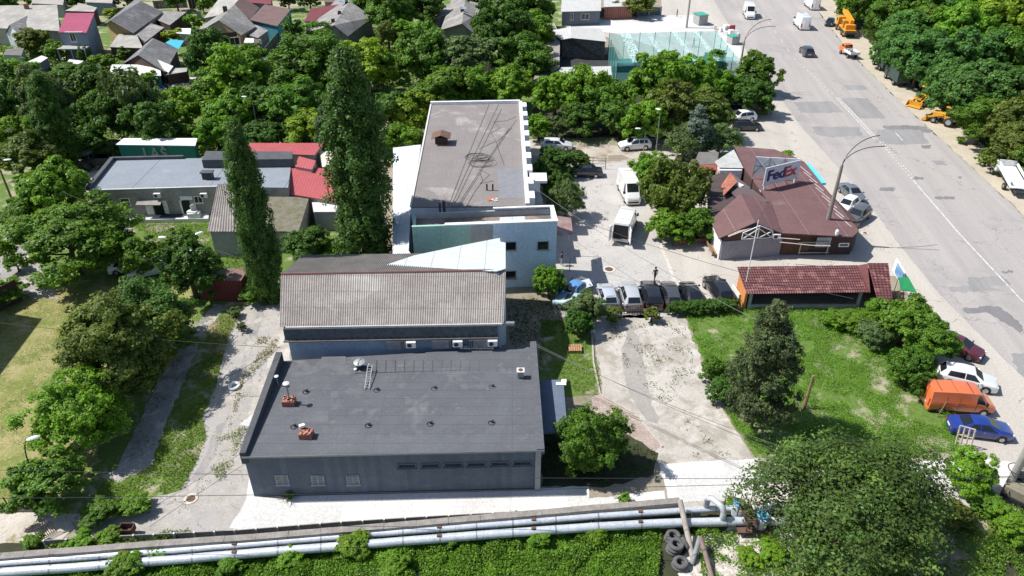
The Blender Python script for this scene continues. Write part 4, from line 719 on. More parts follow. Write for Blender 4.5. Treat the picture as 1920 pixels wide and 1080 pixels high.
for a_,b_2 in (((1460,446),(1500,449)),((1462,454),(1522,460)),((1522,460),(1557,461))): bar(MB(),G(*a_,zr+.06),G(*b_2,zr+.06),.12,.03).build('paint_streak',M('chalky_streak',(.5,.47,.46),(.4,.37,.36),2),t)
for i in range(7): p=Vector(RP[2]).lerp(RP[3],.05+.12*i); bar(MB(),p+Vector((-.5,0,.02)),p+Vector((-1.1,3.2,.07)),.10,.02).build('paint_streak',MATS['chalky_streak'],t)
redt=M('red_ribbed_tile',(.40,.115,.075),(.32,.09,.06),2,8,lines=[(0,.3,.06,(.2,.05,.04))])
MB().slab([G(1349,314,3.1),G(1393,315,3.1),G(1393,326,2.5),G(1345,326,2.5)],.08).build('eave_tiles',redt,t); MB().slab([G(1296,309,2.9),G(1346,309,2.9),G(1346,318,2.5),G(1294,320,2.5)],.08).build('eave_tiles',redt,t)
MB().prism([p.xy for p in (G(1296,311,2.4),G(1344,311,2.4),G(1344,298,2.4),G(1296,298,2.4))],0,2.4).build('wall',dbrown,t)
MB().slab([G(1300,309,2.9),G(1344,308,2.9),G(1348,285,3.),G(1310,285,3.)],.08).build('roof',asb_d,t)
g=G(1402,385,3.6); MB().box(g+Vector((0,0,.2)),(.25,.25,.5)).build('chimney_pot',brickr,t)
g=G(1407,358,3.3); tag(MB().tube([g,g+Vector((0,0,1.5))],.09,8).build('flue_pipe',DARKM,org=g),'black flue pipe standing on the cafe roof behind the gabled wing','flue pipe')
g=G(1568,442,3.0); tag(MB().lathe(g,[(.12,0),(.2,.25),(.2,.6),(.08,.8)],12).build('roof_cowl',WHITE,org=g),'white metal cowl at the front edge of the cafe roof','roof cowl')
m=MB(); g=G(1515,308,2.6); g2=G(1545,345,2.6); bar(m,g,g2,.5,.25); tag(m.build('light_blue_sign',plain('light_blue',(.13,.55,.72),.5),org=g),'light blue signboard along the road side of the cafe roof','signboard')
m=MB(); bar(m,G(1455,478),G(1600,470),.5,.12); tag(m.build('base_kerb',cem,org=G(1455,478)),'grey kerb along the foot of the boarded cafe front','kerb')
# billboard
z0b,z1b=3.75,6.2; a=G(1430,349,3.85); b=G(1495,333,3.85); 
def up_to(pb,px,py):   # top of the vertical through pb nearest the pixel
    best=min((abs(PR((pb.x,pb.y,z))[1]-py),z) for z in np.arange(4,9,.02)); return best[1]
ta=up_to(a,1437,316); tb=up_to(b,1502,298.5); zt_=(ta+tb)/2
t=thing('billboard','white rooftop billboard reading FedEx in dark blue and red letters','billboard',a)
u=(b-a).normalized(); nb=Vector((u.y,-u.x,0)); cm=(a+b)/2; Wb=(b-a).length; Hb=zt_-3.85
MB().box((cm.x,cm.y,3.85+Hb/2),(Wb,.1,Hb),math.atan2(u.y,u.x)).build('panel',M('billboard_white',(.62,.63,.66),(.57,.58,.62),1,6,lines=None),t)
c2=a+Vector((-1.3,3.2,0)); d2=b+Vector((-2.6,2.4,0)) 
e0=Vector((a.x-.3,a.y+3.4,0)); e1=Vector((b.x,b.y+.25,0)); cc_=(e0+e1)/2
MB().box((cc_.x,cc_.y,3.85+Hb/2),((e1-e0).length,.1,Hb),math.atan2((e1-e0).y,(e1-e0).x)).build('rear_panel',whitep,t)
m=MB(); off=-nb*.3
for k_ in range(4):
    s=e0.lerp(e1,k_/3)-Vector((0,.12,0)); s.z=3.6; bar(m,s,s+Vector((0,0,Hb+.3)),.09); 
    if k_<3:
        s2=e0.lerp(e1,(k_+1)/3)-Vector((0,.12,0)); bar(m,Vector((s.x,s.y,3.9)),Vector((s2.x,s2.y,3.85+Hb)),.07); bar(m,Vector((s.x,s.y,3.85+Hb)),Vector((s2.x,s2.y,3.9)),.07); bar(m,Vector((s.x,s.y,3.85+Hb*.5)),Vector((s2.x,s2.y,3.85+Hb*.5)),.07)
    p=a.lerp(b,k_/3)-nb*.1; bar(m,Vector((p.x,p.y,3.6)),Vector((p.x,p.y,3.85+Hb)),.08); q_=e0.lerp(e1,k_/3); bar(m,Vector((p.x,p.y,3.85+Hb)),Vector((q_.x,q_.y,3.85+Hb)),.06)
m.build('frame',STEEL,t); m=MB()
for s in (.06,.94): p=a.lerp(b,s); m.box((p.x,p.y,3.5),(.2,.2,.8)); m.box((p.x,p.y,3.2),(.9,.6,.12))
m.build('leg',WHITE,t)
fb=plain('sign_blue',(.028,.018,.13),.5); fr=plain('sign_red',(.50,.035,.04),.5); rzb=math.atan2(u.y,u.x)
pc=cm+nb*.07; text3d('Fed',Vector((pc.x,pc.y,3.85+Hb*.5))-u*Wb*.17,Hb*.8,rzb,fb,t,'lettering_blue',bold=.01,sx=1.08,heavy=.07); text3d('Ex',Vector((pc.x,pc.y,3.85+Hb*.5))+u*Wb*.22,Hb*.8,rzb,fr,t,'lettering_red',bold=.01,sx=1.08,heavy=.07)
# bench, low railing and planting frame left of the cafe
t=thing('wooden_bench','wooden plank bench beside the white side wall of the cafe','bench',G(1333,470)); m=MB(); a=G(1328,458); b=G(1342,484); 
for s in (-.3,0,.3): bar(m,a+Vector((s,0,.45)),b+Vector((s,0,.45)),.22,.06)
m.build('seat',WOOD,t); m=MB(); [m.box((*a.lerp(b,k_).xy,.2),(.7,.1,.4)) for k_ in(.15,.85)]; m.build('leg',WOOD,t); bar(MB(),a+Vector((-.45,0,.75)),b+Vector((-.45,0,.75)),.05,.3).build('backrest',WOOD,t)
t=thing('pergola','dark open metal pergola frame with planting left of the cafe','pergola',G(1265,462)); m=MB(); a=G(1261,462); b=G(1330,455); c=G(1330,440); d=G(1268,440)
for p in (a,b,c,d): bar(m,p,p+Vector((0,0,2.1)),.08)
m.build('post',DARKM,t); m=MB()
for p,q_ in ((a,b),(b,c),(c,d),(d,a)): bar(m,p+Vector((0,0,2.1)),q_+Vector((0,0,2.1)),.07)
m.build('beam',DARKM,t); m=MB(); bar(m,a+Vector((.3,.2,.3)),b+Vector((0,.2,.3)),.12,.5); m.build('low_wall',brickr,t)
# ---- B11 tiled shed
A0=G(1391,577); zE=2.05
E0=G(1400,551,zE); E1=G(1625,547.5,zE); T0=G(1382,501,2.85); T1=G(1608,498,2.85)
t=thing('tiled_shed','long open shed with brown metal tile roof and orange end wall','shed',(*A0.xy,0)); 
def tiles(pts,par_):
    a,b,c,d=map(Vector,pts); m=MB(); m.corr(a,b,c,d,.24,.022,.03,6); 
    n=int((d-a).length/.36)
    for i in range(n): 
        s=(i+.98)/n; bar(m,a.lerp(d,s)+Vector((0,0,.02)),b.lerp(c,s)+Vector((0,0,.02)),.035,.05)
    return m.build('roof',tile,par_)
tiles((E0,E1,T1,T0),t)
x1=G(1625,548,zE); R0_=G(1627,494,3.25); R1_=G(1665.5,494,3.25); R2_=G(1676,581,1.7); R3_=G(1632,548,2.4)
MB().slab([T1+Vector((0,0,.01)),R0_,R3_,E1+Vector((0,0,.01))],.05).build('side_slope',M('brown_flashing',(.13,.045,.04),(.10,.035,.032),1,rough=.5),t)
R2b=G(1650,581,1.7); tiles((R2b,R2_,R1_,R0_),t)
back=Vector((T0.x+.25,T0.y-.25)); MB().prism([Vector((E0.x-.02,E0.y+.25)),Vector((E0.x+.22,E0.y+.25)),back+Vector((.2,0)),back],0,[zE-.06,zE-.06,2.72,2.72]).build('end_wall',orangew,t)
MB().prism([back+Vector((.2,0)),Vector((R1_.x,T1.y-.1)),Vector((R1_.x,T1.y-.35)),back+Vector((.2,-.25))],0,2.7).build('back_wall',M('dim_render',(.16,.14,.12),(.12,.1,.09),1),t)
MB().prism([Vector((R1_.x-.25,R1_.y-.2)),Vector((R1_.x-.05,R1_.y-.2)),Vector((R2_.x-.05,R2_.y+.2)),Vector((R2_.x-.25,R2_.y+.2))],0,[3.1,3.1,1.55,1.55]).build('end_wall',dbrown,t)
m=MB(); 
for s in (.05,.97): p=E0.lerp(E1,s); m.box((p.x,p.y+.35,zE/2-.05),(.3,.2,zE-.1))
m.build('pillar',cem,t); MB().box((*((E0+E1)/2+Vector((0,.3,0))).xy,.25),((E1-E0).length-1,.2,.5)).build('low_wall',stucco,t)
g=G(1399,528,2.5); tag(MB().tube([g,g+Vector((0,0,6.8))],.045,6).build('roof_mast',WHITE,org=g),'thin white mast standing on the left end of the tiled roof','mast')
t=thing('poster_stand','blue and white poster frame at the road end of the tiled shed','poster stand',G(1680,530)); a=G(1672,512); b=G(1688,540); m=MB(); bar(m,a+Vector((0,0,1.1)),b+Vector((0,0,1.1)),.08,1.5); m.build('frame',WHITE,t); m=MB(); bar(m,a+Vector((.02,-.06,1.1)),b+Vector((-.06,.02,1.1)),.1,1.25); m.build('poster',M('blue_poster',(.05,.17,.36),(.25,.4,.55),1.2,stscale=.5),t)
t=thing('green_awning','green fabric awning by the road end of the tiled shed','awning',G(1705,548)); q=[G(1685,520,2.0),G(1703,519,2.0),G(1719,548,1.6),G(1689,543,1.6)]; MB().slab(q,.06).build('cover',M('green_fabric',(.02,.24,.09),(.018,.19,.07),1),t); m=MB(); [bar(m,(p.x,p.y,0),(p.x,p.y,p.z-.05),.05) for p in q]; m.build('post',STEEL,t)
m=MB(); g=G(1677,560); m.box(g+Vector((0,0,.5)),(.9,.12,.9),.7,.3); m.box(g+Vector((.3,-.5,.3)),(.8,.1,.4),.9); tag(m.build('orange_board',orangew,org=g),'broken orange boards leaning at the road end of the tiled shed','boards')
g=G(1672,590,.3); m=MB(); m.lathe(g,[(1.3,-.2),(1.2,.1),(.7,.32),(0,.4)],18); o=m.build('white_cover',WHITE,org=g,smooth=True); tag(o,'crumpled white sheet cover lying below the brown tiles','sheet'); o.scale=(1,.55,1)
g=G(1372,574); m=MB(); m.box(g+Vector((0,0,.12)),(1.3,.5,.25)); o=tag(m.build('white_slab',WHITE,org=g),'white slab beside the orange end wall','slab'); g=G(1382,560); tag(MB().box(g+Vector((-.2,.2,.5)),(.12,1.9,1.0),.12).build('white_low_wall',whitep,org=g),'short white wall along the orange end wall','low wall')
# ---- sports cage
t=thing('sports_cage','green netting sports cage with posts over a blue green court','sports cage',(*G(1148,150).xy,0)); cor=[G(1143,62+45).xy,G(1352,58+42).xy,G(1393,165).xy,G(1160,158).xy]
hN=5.; c0=G(1143,62,hN).xy; c1=G(1343,58,hN).xy; c2=G(1388,114,hN).xy; c3=G(1158,118,hN).xy
CRN=[Vector(c0),Vector(c1),Vector(c2),Vector(c3)]
o=MB().quad(*[(p.x,p.y,.03) for p in CRN]).build('court',M('court_green',(.06,.14,.145),(.05,.12,.125),.5,6,stain=(.10,.15,.15)),t)
netm,n,b=nodes('green_net'); b.inputs['Base Color'].default_value=(.10,.36,.33,1); b.inputs['Alpha'].default_value=.32; b.inputs['Roughness'].default_value=.9; MATS['green_net']=netm
netw,n,b=nodes('bunched_net'); q=coords(n,sc=(3,.8,.6)); b.inputs['Base Color'].default_value=(.55,.8,.76,1); n.links.new(ramp(n,noise(n,q,1.5,4,.7,.5),.46,.6,0,.85),b.inputs['Alpha'])
def netquad(p,q_,z0,z1,mat=netm,nm='netting'):
    MB().quad((*p,z0),(*q_,z0),(*q_,z1),(*p,z1)).build(nm,mat,t)
for i in range(4): netquad(CRN[i],CRN[(i+1)%4],.1,hN)
m=MB(); N_=6
for i in range(N_):     # sagging roof net
    for j in range(4):
        def pz(u_,v_):
            p=CRN[0].lerp(CRN[1],u_).lerp(CRN[3].lerp(CRN[2],u_),v_); return (p.x,p.y,hN-.35*math.sin(math.pi*((u_*N_)%1)) if 0<(u_*N_)%1<1 else hN)
        for k_ in range(3):
            u0=(i+k_/3)/N_; u1=(i+(k_+1)/3)/N_-1e-9; m.quad(pz(u0,j/4),pz(u1,j/4),pz(u1,(j+1)/4),pz(u0,(j+1)/4))
m.build('roof_netting',netm,t); 
for u_ in (.14,.36,.6,.8):
    m=MB(); a=CRN[0].lerp(CRN[1],u_); b_=CRN[3].lerp(CRN[2],u_+.02); wq=(.9 if u_<.3 else .45)
    m.quad((a.x-wq,a.y,hN+.05),(a.x+wq,a.y,hN+.05),(b_.x+wq*1.4,b_.y,hN+.05),(b_.x-wq,b_.y,hN+.05)); m.build('bunched_netting',netw,t)
for i in range(4):
    for k_ in range(7 if i%2==0 else 4):
        p=CRN[i].lerp(CRN[(i+1)%4],k_/(7 if i%2==0 else 4)); MB().tube([(p.x,p.y,0),(p.x,p.y,hN)],.06,6).build('post',DARKM,t)
mid0=CRN[0].lerp(CRN[3],.45); mid1=CRN[1].lerp(CRN[2],.45); MB().box((*mid0.lerp(mid1,.5),.6),((mid1-mid0).length,.1,1.2),math.atan2((mid1-mid0).y,(mid1-mid0).x)).build('rebound_board',M('teal_board',(.04,.15,.16),(.035,.13,.14),1),t)
# ---- buildings near the cage
def gable_house(name,label,cat,base,z,wm,rm,ridge,zr_,extra=None,corrg=.45,cat2=None):
    """base: 4 eave pixels (front-left, front-right, back-right, back-left) at height z; ridge: 2 pixels at zr_ (first above the side 0-3 or between 0-1)"""
    e=[G(x,y,z) for x,y in base]; r=[G(x,y,zr_) for x,y in ridge]; c=sum((Vector((p.x,p.y)) for p in e),Vector((0,0)))/4
    t=thing(name,label,cat,(c.x,c.y,0))
    MB().corr(e[3],e[0],r[0],r[1],corrg,.03,.05).build('roof',rm,t) if False else MB().slab([e[0],r[0],r[1],e[3]],.08).build('roof',rm,t)
    MB().slab([e[1],r[0],r[1],e[2]],.08).build('roof',rm,t)
    f=[p.lerp(Vector((c.x,c.y,p.z)),.06) for p in e]; rr_=[p.lerp(Vector((c.x,c.y,p.z)),.05) for p in r]
    m=MB(); m.add([(p.x,p.y,0) for p in f]+[(p.x,p.y,z-.1) for p in f]+[(p.x,p.y,zr_-.12) for p in rr_],[(0,1,5,8,4),(1,2,6,5),(2,3,7,9,6),(3,0,4,7)]); m.build('wall',wm,t); return t,e,r
def box_house(name,label,cat,roofpx,zs_,wm,rm,wins=(),over=.05,th_=.1):
    q=[G(x,y,z) for (x,y),z in zip(roofpx,zs_)]; c=sum((Vector((p.x,p.y)) for p in q),Vector((0,0)))/len(q)
    t=thing(name,label,cat,(c.x,c.y,0)); MB().slab(q,th_).build('roof',rm,t); f=[Vector((p.x,p.y)).lerp(c,over) for p in q]; MB().prism(f,0,[p.z-th_-.01 for p in q]).build('wall',wm,t)
    for (i,j,px,py,w_,h) in wins: window(t,f[i],f[j],px,py,w_,h,WHITE,GLASS,1)
    return t,q,f
slw=M('slate_wall',(.17,.19,.22),(.14,.16,.185),.8); rib=M('ribbed_pale_roof',(.5,.5,.48),(.42,.42,.41),.5,5,lines=[(0,.5,.06,(.33,.33,.32))])
box_house('site_office','slate grey cabin with pale ribbed roof and white windows behind the sports cage','cabin',[(1052,22),(1127,20),(1127,-14),(1054,-14)],[3.2,3.2,3.6,3.6],slw,rib,((0,1,1097,31,1.9,1.3),(0,1,1072,31,.8,1.5)))
b_=box_house('ribbed_roof_store','store with pale ribbed roof at the top beyond the cabin','store',[(1132,13),(1188,11),(1188,-14),(1132,-14)],[3.,3.,3.4,3.4],brickr,rib)
gable_house('stone_shed','stone walled shed with pale grey gable roof left of the sports cage','shed',[(1052,74),(1138,78),(1128,54),(1030,58)],3.6,stonew,rib,[(1071,71),(1070,50)],4.2)
box_house('stone_shed_annex','long low pale roof running down beside the stone shed','annex',[(1049,125),(1050,66),(1038,40),(1000,150)],[3.,3.,3.,3.],cem,asb)
box_house('ribbed_porch','low pale corrugated porch roof in front of the stone shed','porch',[(1044,139),(1147,141),(1146,124),(1052,126)],[2.6,2.6,2.7,2.7],dbrown,rib)
m=MB(); pts=[G(1128,31),G(1180,29),G(1238,28)]
for a_,b_2 in zip(pts,pts[1:]): bar(m,a_+Vector((0,0,.9)),b_2+Vector((0,0,.9)),.2,1.8)
t=thing('panel_fence','slate grey panel fence with piers at the back of the concrete forecourt','fence',pts[0]); m.build('panel',slw,t); m=MB()
for i in range(6): p=pts[0].lerp(pts[2],i/5); m.box((p.x,p.y-.1,1.),(.4,.4,2.05))
m.build('pier',cem,t)
for (x,y,l,s) in ((1312,45,'large green topped kiosk beside the forecourt pole',1.0),(1373,82,'small green topped kiosk near the road edge',.75)):
    g=G(x,y); t=thing('kiosk',l,'kiosk',g); MB().box((*g.xy,1.1*s),(2.2*s,2.8*s,2.2*s),.3).build('body',cem,t); MB().box((*g.xy,2.25*s),(2.5*s,3.2*s,.12),.3).build('roof',plain('green_tin',(.06,.33,.25),.5),t)
rd=random.Random(3); g=G(1365,60); t=thing('street_stall','roadside clutter of white boxes and a red board by the road edge','stall',g)
[MB().box(g+Vector((rd.uniform(-2.5,1.5),rd.uniform(-3,3),.4)),(rd.uniform(.4,1),rd.uniform(.4,1),rd.uniform(.5,1.2)),rd.uniform(0,3)).build('box',WHITE,t) for _ in range(12)]; MB().box(g+Vector((.5,-1,.9)),(1.3,.2,1.6),.2).build('red_board',plain('stall_red',(.5,.04,.06),.6),t); MB().box(g+Vector((-.2,-9,.8)),(.7,.2,1.8),.2).build('red_board',plain('stall_red',(.5,.04,.06),.6),t)
# ---- village houses, top left
og=M('old_grey_slate_roof',(.30,.285,.27),(.215,.205,.195),.35,5,stain=(.38,.36,.34),stain_t=(.55,.66),stscale=.3,cells=(1.1,1.6,.03,(.55,.55,.55)))
og2=M('dark_slate_roof',(.205,.20,.20),(.15,.15,.15),.35,5,stain=(.30,.29,.28),stain_t=(.55,.66),stscale=.3,cells=(1.1,1.7,.03,(.5,.5,.5)))
pr=M('pale_slate_roof',(.43,.41,.37),(.33,.31,.285),.35,5,cells=(1.1,1.6,.025,(.65,.65,.65)))
mag=M('magenta_metal_tiles',(.36,.065,.12),(.29,.05,.10),.5,6,rough=.5,lines=[(1,.9,.08,(.24,.04,.08))]); bluegrey=M('blue_grey_render',(.22,.26,.31),(.18,.215,.26),.4); yel=M('yellow_plaster',(.42,.32,.16),(.34,.25,.13),.8,6); tealw=M('teal_wall',(.06,.27,.33),(.05,.22,.28),.6); mar=M('maroon_roof',(.19,.055,.065),(.15,.045,.052),.5); brm=M('brown_tin_roof',(.17,.11,.10),(.14,.09,.085),.5); blk=M('cinder_block',(.24,.24,.235),(.19,.19,.185),1,6,cells=(.45,.22,.02,(.7,.7,.7)))
box_house('village_house','long village house with weathered grey roof at the far left','house',[(-60,50),(112,58),(107,9),(-60,11)],[3.6,3.6,5.4,5.4],stucco,pr)
gable_house('white_gable_annex','small white gabled annex with dark slate roof in front of the long grey house','annex',[(10,62),(38,66),(70,54),(60,24)],3.2,whitep,og2,[(17,47),(61,24)],4.6)
t,q,f=box_house('magenta_roofed_house','two storey blue grey house with magenta metal roof','house',[(109,60.5),(162,61.5),(177,24.5),(124,24)],[5.6,5.6,7.2,7.2],bluegrey,mag,((0,1,137,70,1.2,1.7),))
mb=MB(); mb.box((*((f[0]+f[1])/2+Vector((0,-1.2))),3.),((f[1]-f[0]).length,2.4,.2)); mb.build('balcony',cem,t); [bar(MB(),(*(f[0].lerp(f[1],k_)+Vector((0,-2.3))),0),(*(f[0].lerp(f[1],k_)+Vector((0,-2.3))),2.9),.2).build('pillar',cem,t) for k_ in (0,.5,1)]
MB().box((*(q[0].lerp(q[1],.55)).xy,5.68),(3.4,.25,.12)).build('snow_guard',WHITE,t)
gable_house('yellow_walled_house','house with big dark slate roof and yellow plaster end wall','house',[(196,44),(250,62),(306,22),(262,-8)],3.6,yel,og2,[(206,38),(264,2)],6.0)
box_house('slate_roof_annex','lower slate roofed annex on the right of the yellow walled house','annex',[(292,36),(318,47),(350,22),(303,21)],[3.,3.,3.4,3.4],dbrown,og)
box_house('sheet_roof_porch','grey and pale sheet lean-to below the yellow walled house','porch',[(205,88),(268,90),(256,64),(222,64)],[2.6,2.6,3.2,3.2],dbrown,pr)
box_house('pale_sheet_leanto','pale sheet lean-to running diagonally under the slate roof','lean-to',[(255,63),(272,79),(308,51),(281,43)],[3.2,2.8,2.8,3.3],dbrown,og)
gable_house('slate_and_white_shed','shed with dark slate and white sheet roof and brown gable','shed',[(229,120),(310,135),(334,92),(285,72)],2.8,dbrown,og2,[(259,103),(288,72)],4.6)
box_house('white_sheet_shed','low white corrugated shed with blue wall','shed',[(204,138),(302,142),(300,121),(210,121)],[2.5,2.5,2.9,2.9],plain('blue_boards',(.06,.17,.33),.7),M('white_corrugated',(.66,.66,.64),(.55,.55,.53),.5,lines=[(0,.7,.1,(.48,.48,.46))]))
m=MB(); m.slab([G(310,80,2.4),G(335,92,2.3),G(345,76,2.5),G(320,74,2.6)],.05); g=G(328,80); tag(m.build('blue_tarpaulin',plain('tarp_blue',(.04,.38,.60),.5),org=g),'bright blue tarpaulin canopy between the sheds','tarpaulin')
t,e,r=gable_house('brown_gabled_house','ochre walled house with dark brown gable and slate roof','house',[(346,76),(452,66),(480,50),(385,44)],3.6,yel,og,[(410,38),(440,8)],6.2)
m=MB(); a_,b_2,c_=e[0],e[1],r[0]; m.add([(a_.x,a_.y+.1,a_.z),(b_2.x,b_2.y+.1,b_2.z),(c_.x,c_.y+.1,c_.z-.1)],[(0,1,2)]); 
window(t,e[0].xy+Vector((0,.3)),e[1].xy+Vector((0,.3)),440,77,1.9,1.5); m=MB(); wallbox(m,e[0].xy,e[1].xy,(a_.lerp(b_2,.5))+Vector((0,0,.3)),9,.9,.06); m.build('gable_boards',dbrown,t)
box_house('maroon_lean_to','maroon roofed lean-to at the left of the brown gabled house','lean-to',[(345,76),(388,76),(402,58),(372,52)],[2.6,2.8,3.6,3.2],cem,mar)
box_house('small_slate_annex','little slate roofed annex with a window beside the teal wall','annex',[(457,63),(484,71),(503,57),(478,46)],[3.,2.9,3.1,3.4],stucco,og,((0,1,488,78,.8,.8),))
box_house('pale_roofed_house','house with pale slate roof at the top beyond the brown gabled house','house',[(382,34),(432,24),(452,-8),(415,-8)],[3.4,4.6,4.8,3.8],stucco,pr)
box_house('brown_roofed_extension','brown felt roofed extension behind the slate ridge','extension',[(434,14),(470,36),(486,14),(452,-6)],[5.2,3.2,3.3,5.4],stucco,brm)
box_house('teal_walled_house','house with brown tin roof and teal blue wall','house',[(468,37),(520,49),(546,17),(496,8)],[3.6,3.4,3.7,4.0],tealw,brm)
box_house('maroon_roofed_house','house with long maroon roof and pale side wall','house',[(570,41),(632,33),(655,5),(582,16)],[3.2,3.2,4.6,4.4],cem,mar)
gable_house('cinder_block_house','cinder block house with long pale and dark slate roof and small gable window','house',[(574,60),(652,68),(700,32),(640,-12)],3.4,blk,og,[(626,47),(655,2)],5.6)
gable_house('far_village_house','village house with old slate roof beyond the trees','house',[(826,56),(885,60),(905,20),(850,-10)],3.2,blk,og,[(866,44),(872,0)],5.0)
box_house('far_slate_wing','wing with slate roof left of the far slate house','wing',[(811,36),(850,22),(868,4),(838,9)],[3.,3.6,3.8,3.2],blk,og)
box_house('far_slate_shed','slate roof slanting away right of the far slate house','shed',[(885,30),(925,22),(935,14),(880,2)],[4.,3.,3.,4.2],blk,og)
gable_house('tiny_hip_shed','tiny grey pyramid roofed shed by a white pipe','shed',[(775,58),(803,58),(800,50),(782,50)],2.4,blk,og,[(788,47),(789,45)],3.4)
box_house('beige_slab_roof','beige flat roofed garage near the far slate houses','garage',[(786,33),(814,34),(814,22),(784,22)],[2.6]*4,cem,M('beige_slab',(.5,.42,.33),(.42,.36,.28),.5))
box_house('garden_shed','grey garden shed with pale tin roof below the leafy bush','shed',[(46,118),(60,127),(90,108),(78,104)],[2.4]*4,slw,asb_l)
box_house('flat_garden_shed','pale green walled garden shed at the far left','shed',[(6,103),(40,104),(45,90),(12,92)],[2.5]*4,M('pale_green_wall',(.3,.36,.3),(.25,.3,.25),1),asb_d)
box_house('small_tin_roof','small square pale tin roof among garden bushes','shed',[(124,118),(148,120),(157,114),(130,111)],[2.2]*4,stucco,asb_l)
box_house('white_flat_roof_shed','small white flat roof beside garden shrubs','shed',[(329,62),(357,64),(358,53),(330,53)],[2.4]*4,cem,whitep)
box_house('concrete_back_house','grey concrete house at the top edge left','house',[(60,6),(118,9),(122,-12),(60,-12)],[3.,3.,3.,3.],cem,pr)
box_house('split_roof_house','low house with pale slate roof behind the magenta roof','house',[(122,20),(176,22),(182,14),(150,6)],[3.2,3.2,3.6,3.8],dbrown,pr)
box_house('back_grey_house','grey block house at the top edge beyond the street','house',[(160,4),(210,6),(214,-10),(160,-10)],[3.,3.,3.,3.],bluegrey,pr)
box_house('maroon_back_house','dark red roofed house at the top edge beyond the street','house',[(458,4),(508,8),(510,-8),(460,-8)],[3.4,3.4,3.6,3.6],stucco,mar)
box_house('ochre_back_house','ochre walled house at the top edge beyond the street','house',[(608,4),(640,4),(640,-8),(608,-8)],[3.2]*4,yel,brm)
box_house('grey_lean_shed','small dark sheet roofed shed beside the rubbish heap','shed',[(312,140),(350,134),(352,127),(318,128)],[2.4,2.4,2.6,2.6],dbrown,pr)
box_house('pale_tin_shed','pale tin roofed shed at the right end of the rubble heap','shed',[(484,118),(506,114),(509,106),(488,107)],[2.4]*4,dbrown,asb_l)
box_house('wire_store','wire walled store with pale lid in front of the ochre house','shed',[(457,80),(476,80),(476,72),(460,71)],[3.]*4,slw,asb_l)
box_house('white_door_hood','white sheet door hood on the ochre house','hood',[(391,77),(413,77),(413,68),(393,67)],[2.8,2.8,3.1,3.1],dbrown,whitep)
g=G(262,112,3.0); bar(MB(),G(262,112,3.05),G(318,132,2.85),.1,.1)
q=[G(260,103,3.95),G(266,99,4.1),G(325,124,2.98),G(316,136,2.75)]; o=MB().slab(q,.06).build('white_sheet_strip',M('white_corrugated',(.6,.6,.6)),org=tuple(q[0])); tag(o,'white sheet strip along the edge of the dark slate shed roof','sheet')
# chimneys
GC='dark chimney pots along the slate ridge of the cinder block house'
for i,(x,y,w_) in enumerate(((625,44,'nearest the gable'),(637,29,'second from the gable'),(650,8,'farthest from the gable'))):
    g=G(x,y,5.2); tag(MB().box(g+Vector((0,0,.4)),(.6,.6,1.)).build('chimney',DARKM,org=g),'small dark square chimney on the slate ridge, %s'%w_,'chimney',GC)
for (x,y,z,l) in ((423,22,5.8,'dark chimney on the ridge of the brown gabled house'),(51,17,5,'round rust red vent on the long grey roof at far left'),(867,24,4.6,'dark chimney on the far slate house'),(374,30,3.5,'grey brick chimney stack left of the brown gabled house')):
    g=G(x,y,z); tag(MB().box(g+Vector((0,0,.4)),(.7,.7,1.4)).build('chimney',DARKM if 'dark' in l else (brickr if 'rust' in l else blk),org=g),l,'chimney')
for (x,y,w_) in ((642,4,'left edge of the cinder block house'),(868,17,'far slate house')):
    g=G(x,y,5.8); tag(MB().lathe(g,[(.8,.2),(.5,.05),(0,0)],14).build('satellite_dish',plain('dish_blue_grey',(.2,.3,.36),.5),org=g),'small blue grey satellite dish on the %s'%w_,'satellite dish')
# yard clutter below the shed
rd=random.Random(9); g=G(326,158); t=thing('scrap_heap','white and grey rubbish heap in the garden below the sheds','rubbish heap',g); m=MB(); [m.box(g+Vector((rd.uniform(-4,4),rd.uniform(-5,5),.3)),(rd.uniform(.3,1.6),rd.uniform(.3,1.4),rd.uniform(.2,.7)),rd.uniform(0,3),rd.uniform(-.3,.3)) for _ in range(46)]; m.build('rubbish',M('mixed_white',(.6,.58,.55),(.35,.33,.3),1.5),t)
g=G(452,96); t=thing('rubble_heap','pinkish heap of rubble and planks before the brown gabled house','rubble heap',g); m=MB(); [m.box(g+Vector((rd.uniform(-5,5),rd.uniform(-5,5),.3)),(rd.uniform(.5,2),rd.uniform(.3,1.4),rd.uniform(.2,.8)),rd.uniform(0,3),rd.uniform(-.3,.3)) for _ in range(34)]; m.build('rubble',M('pinkish_rubble',(.52,.42,.36),(.35,.3,.27),1.),t)
# fences and pipes in the village
def fence(name,label,p,q_,h,mat,n=6,thk=.08,gate=False):
    a=G(*p); b=G(*q_); t=thing(name,label,'fence',a); m=MB(); bar(m,a+Vector((0,0,h/2)),b+Vector((0,0,h/2)),thk,h); m.build('panel',mat,t); m=MB(); [m.box((*a.lerp(b,i/n).xy,h/2+.05),(.16,.16,h+.1)) for i in range(n+1)]; m.build('post',STEEL,t); return t
fence('plank_fence','green grey plank fence running down right of the slate annex',(500,108),(530,70),2.,M('green_grey_boards',(.13,.17,.15),(.10,.13,.12),.7,lines=[(1,.4,.05,(.05,.06,.05))]))
fence('ornate_fence','pale patterned concrete fence along the village street',(290,16),(352,14),1.8,M('pierced_pale',(.34,.33,.29),(.25,.24,.2),2,cells=(.5,.5,.1,(.5,.5,.5))))
fence('concrete_fence','grey concrete fence panels at the top beyond the street',(62,6),(120,8),2.0,cem)
fence('brown_fence','dark brown fence segment right of the ornate fence',(356,16),(392,16),2.2,dbrown)
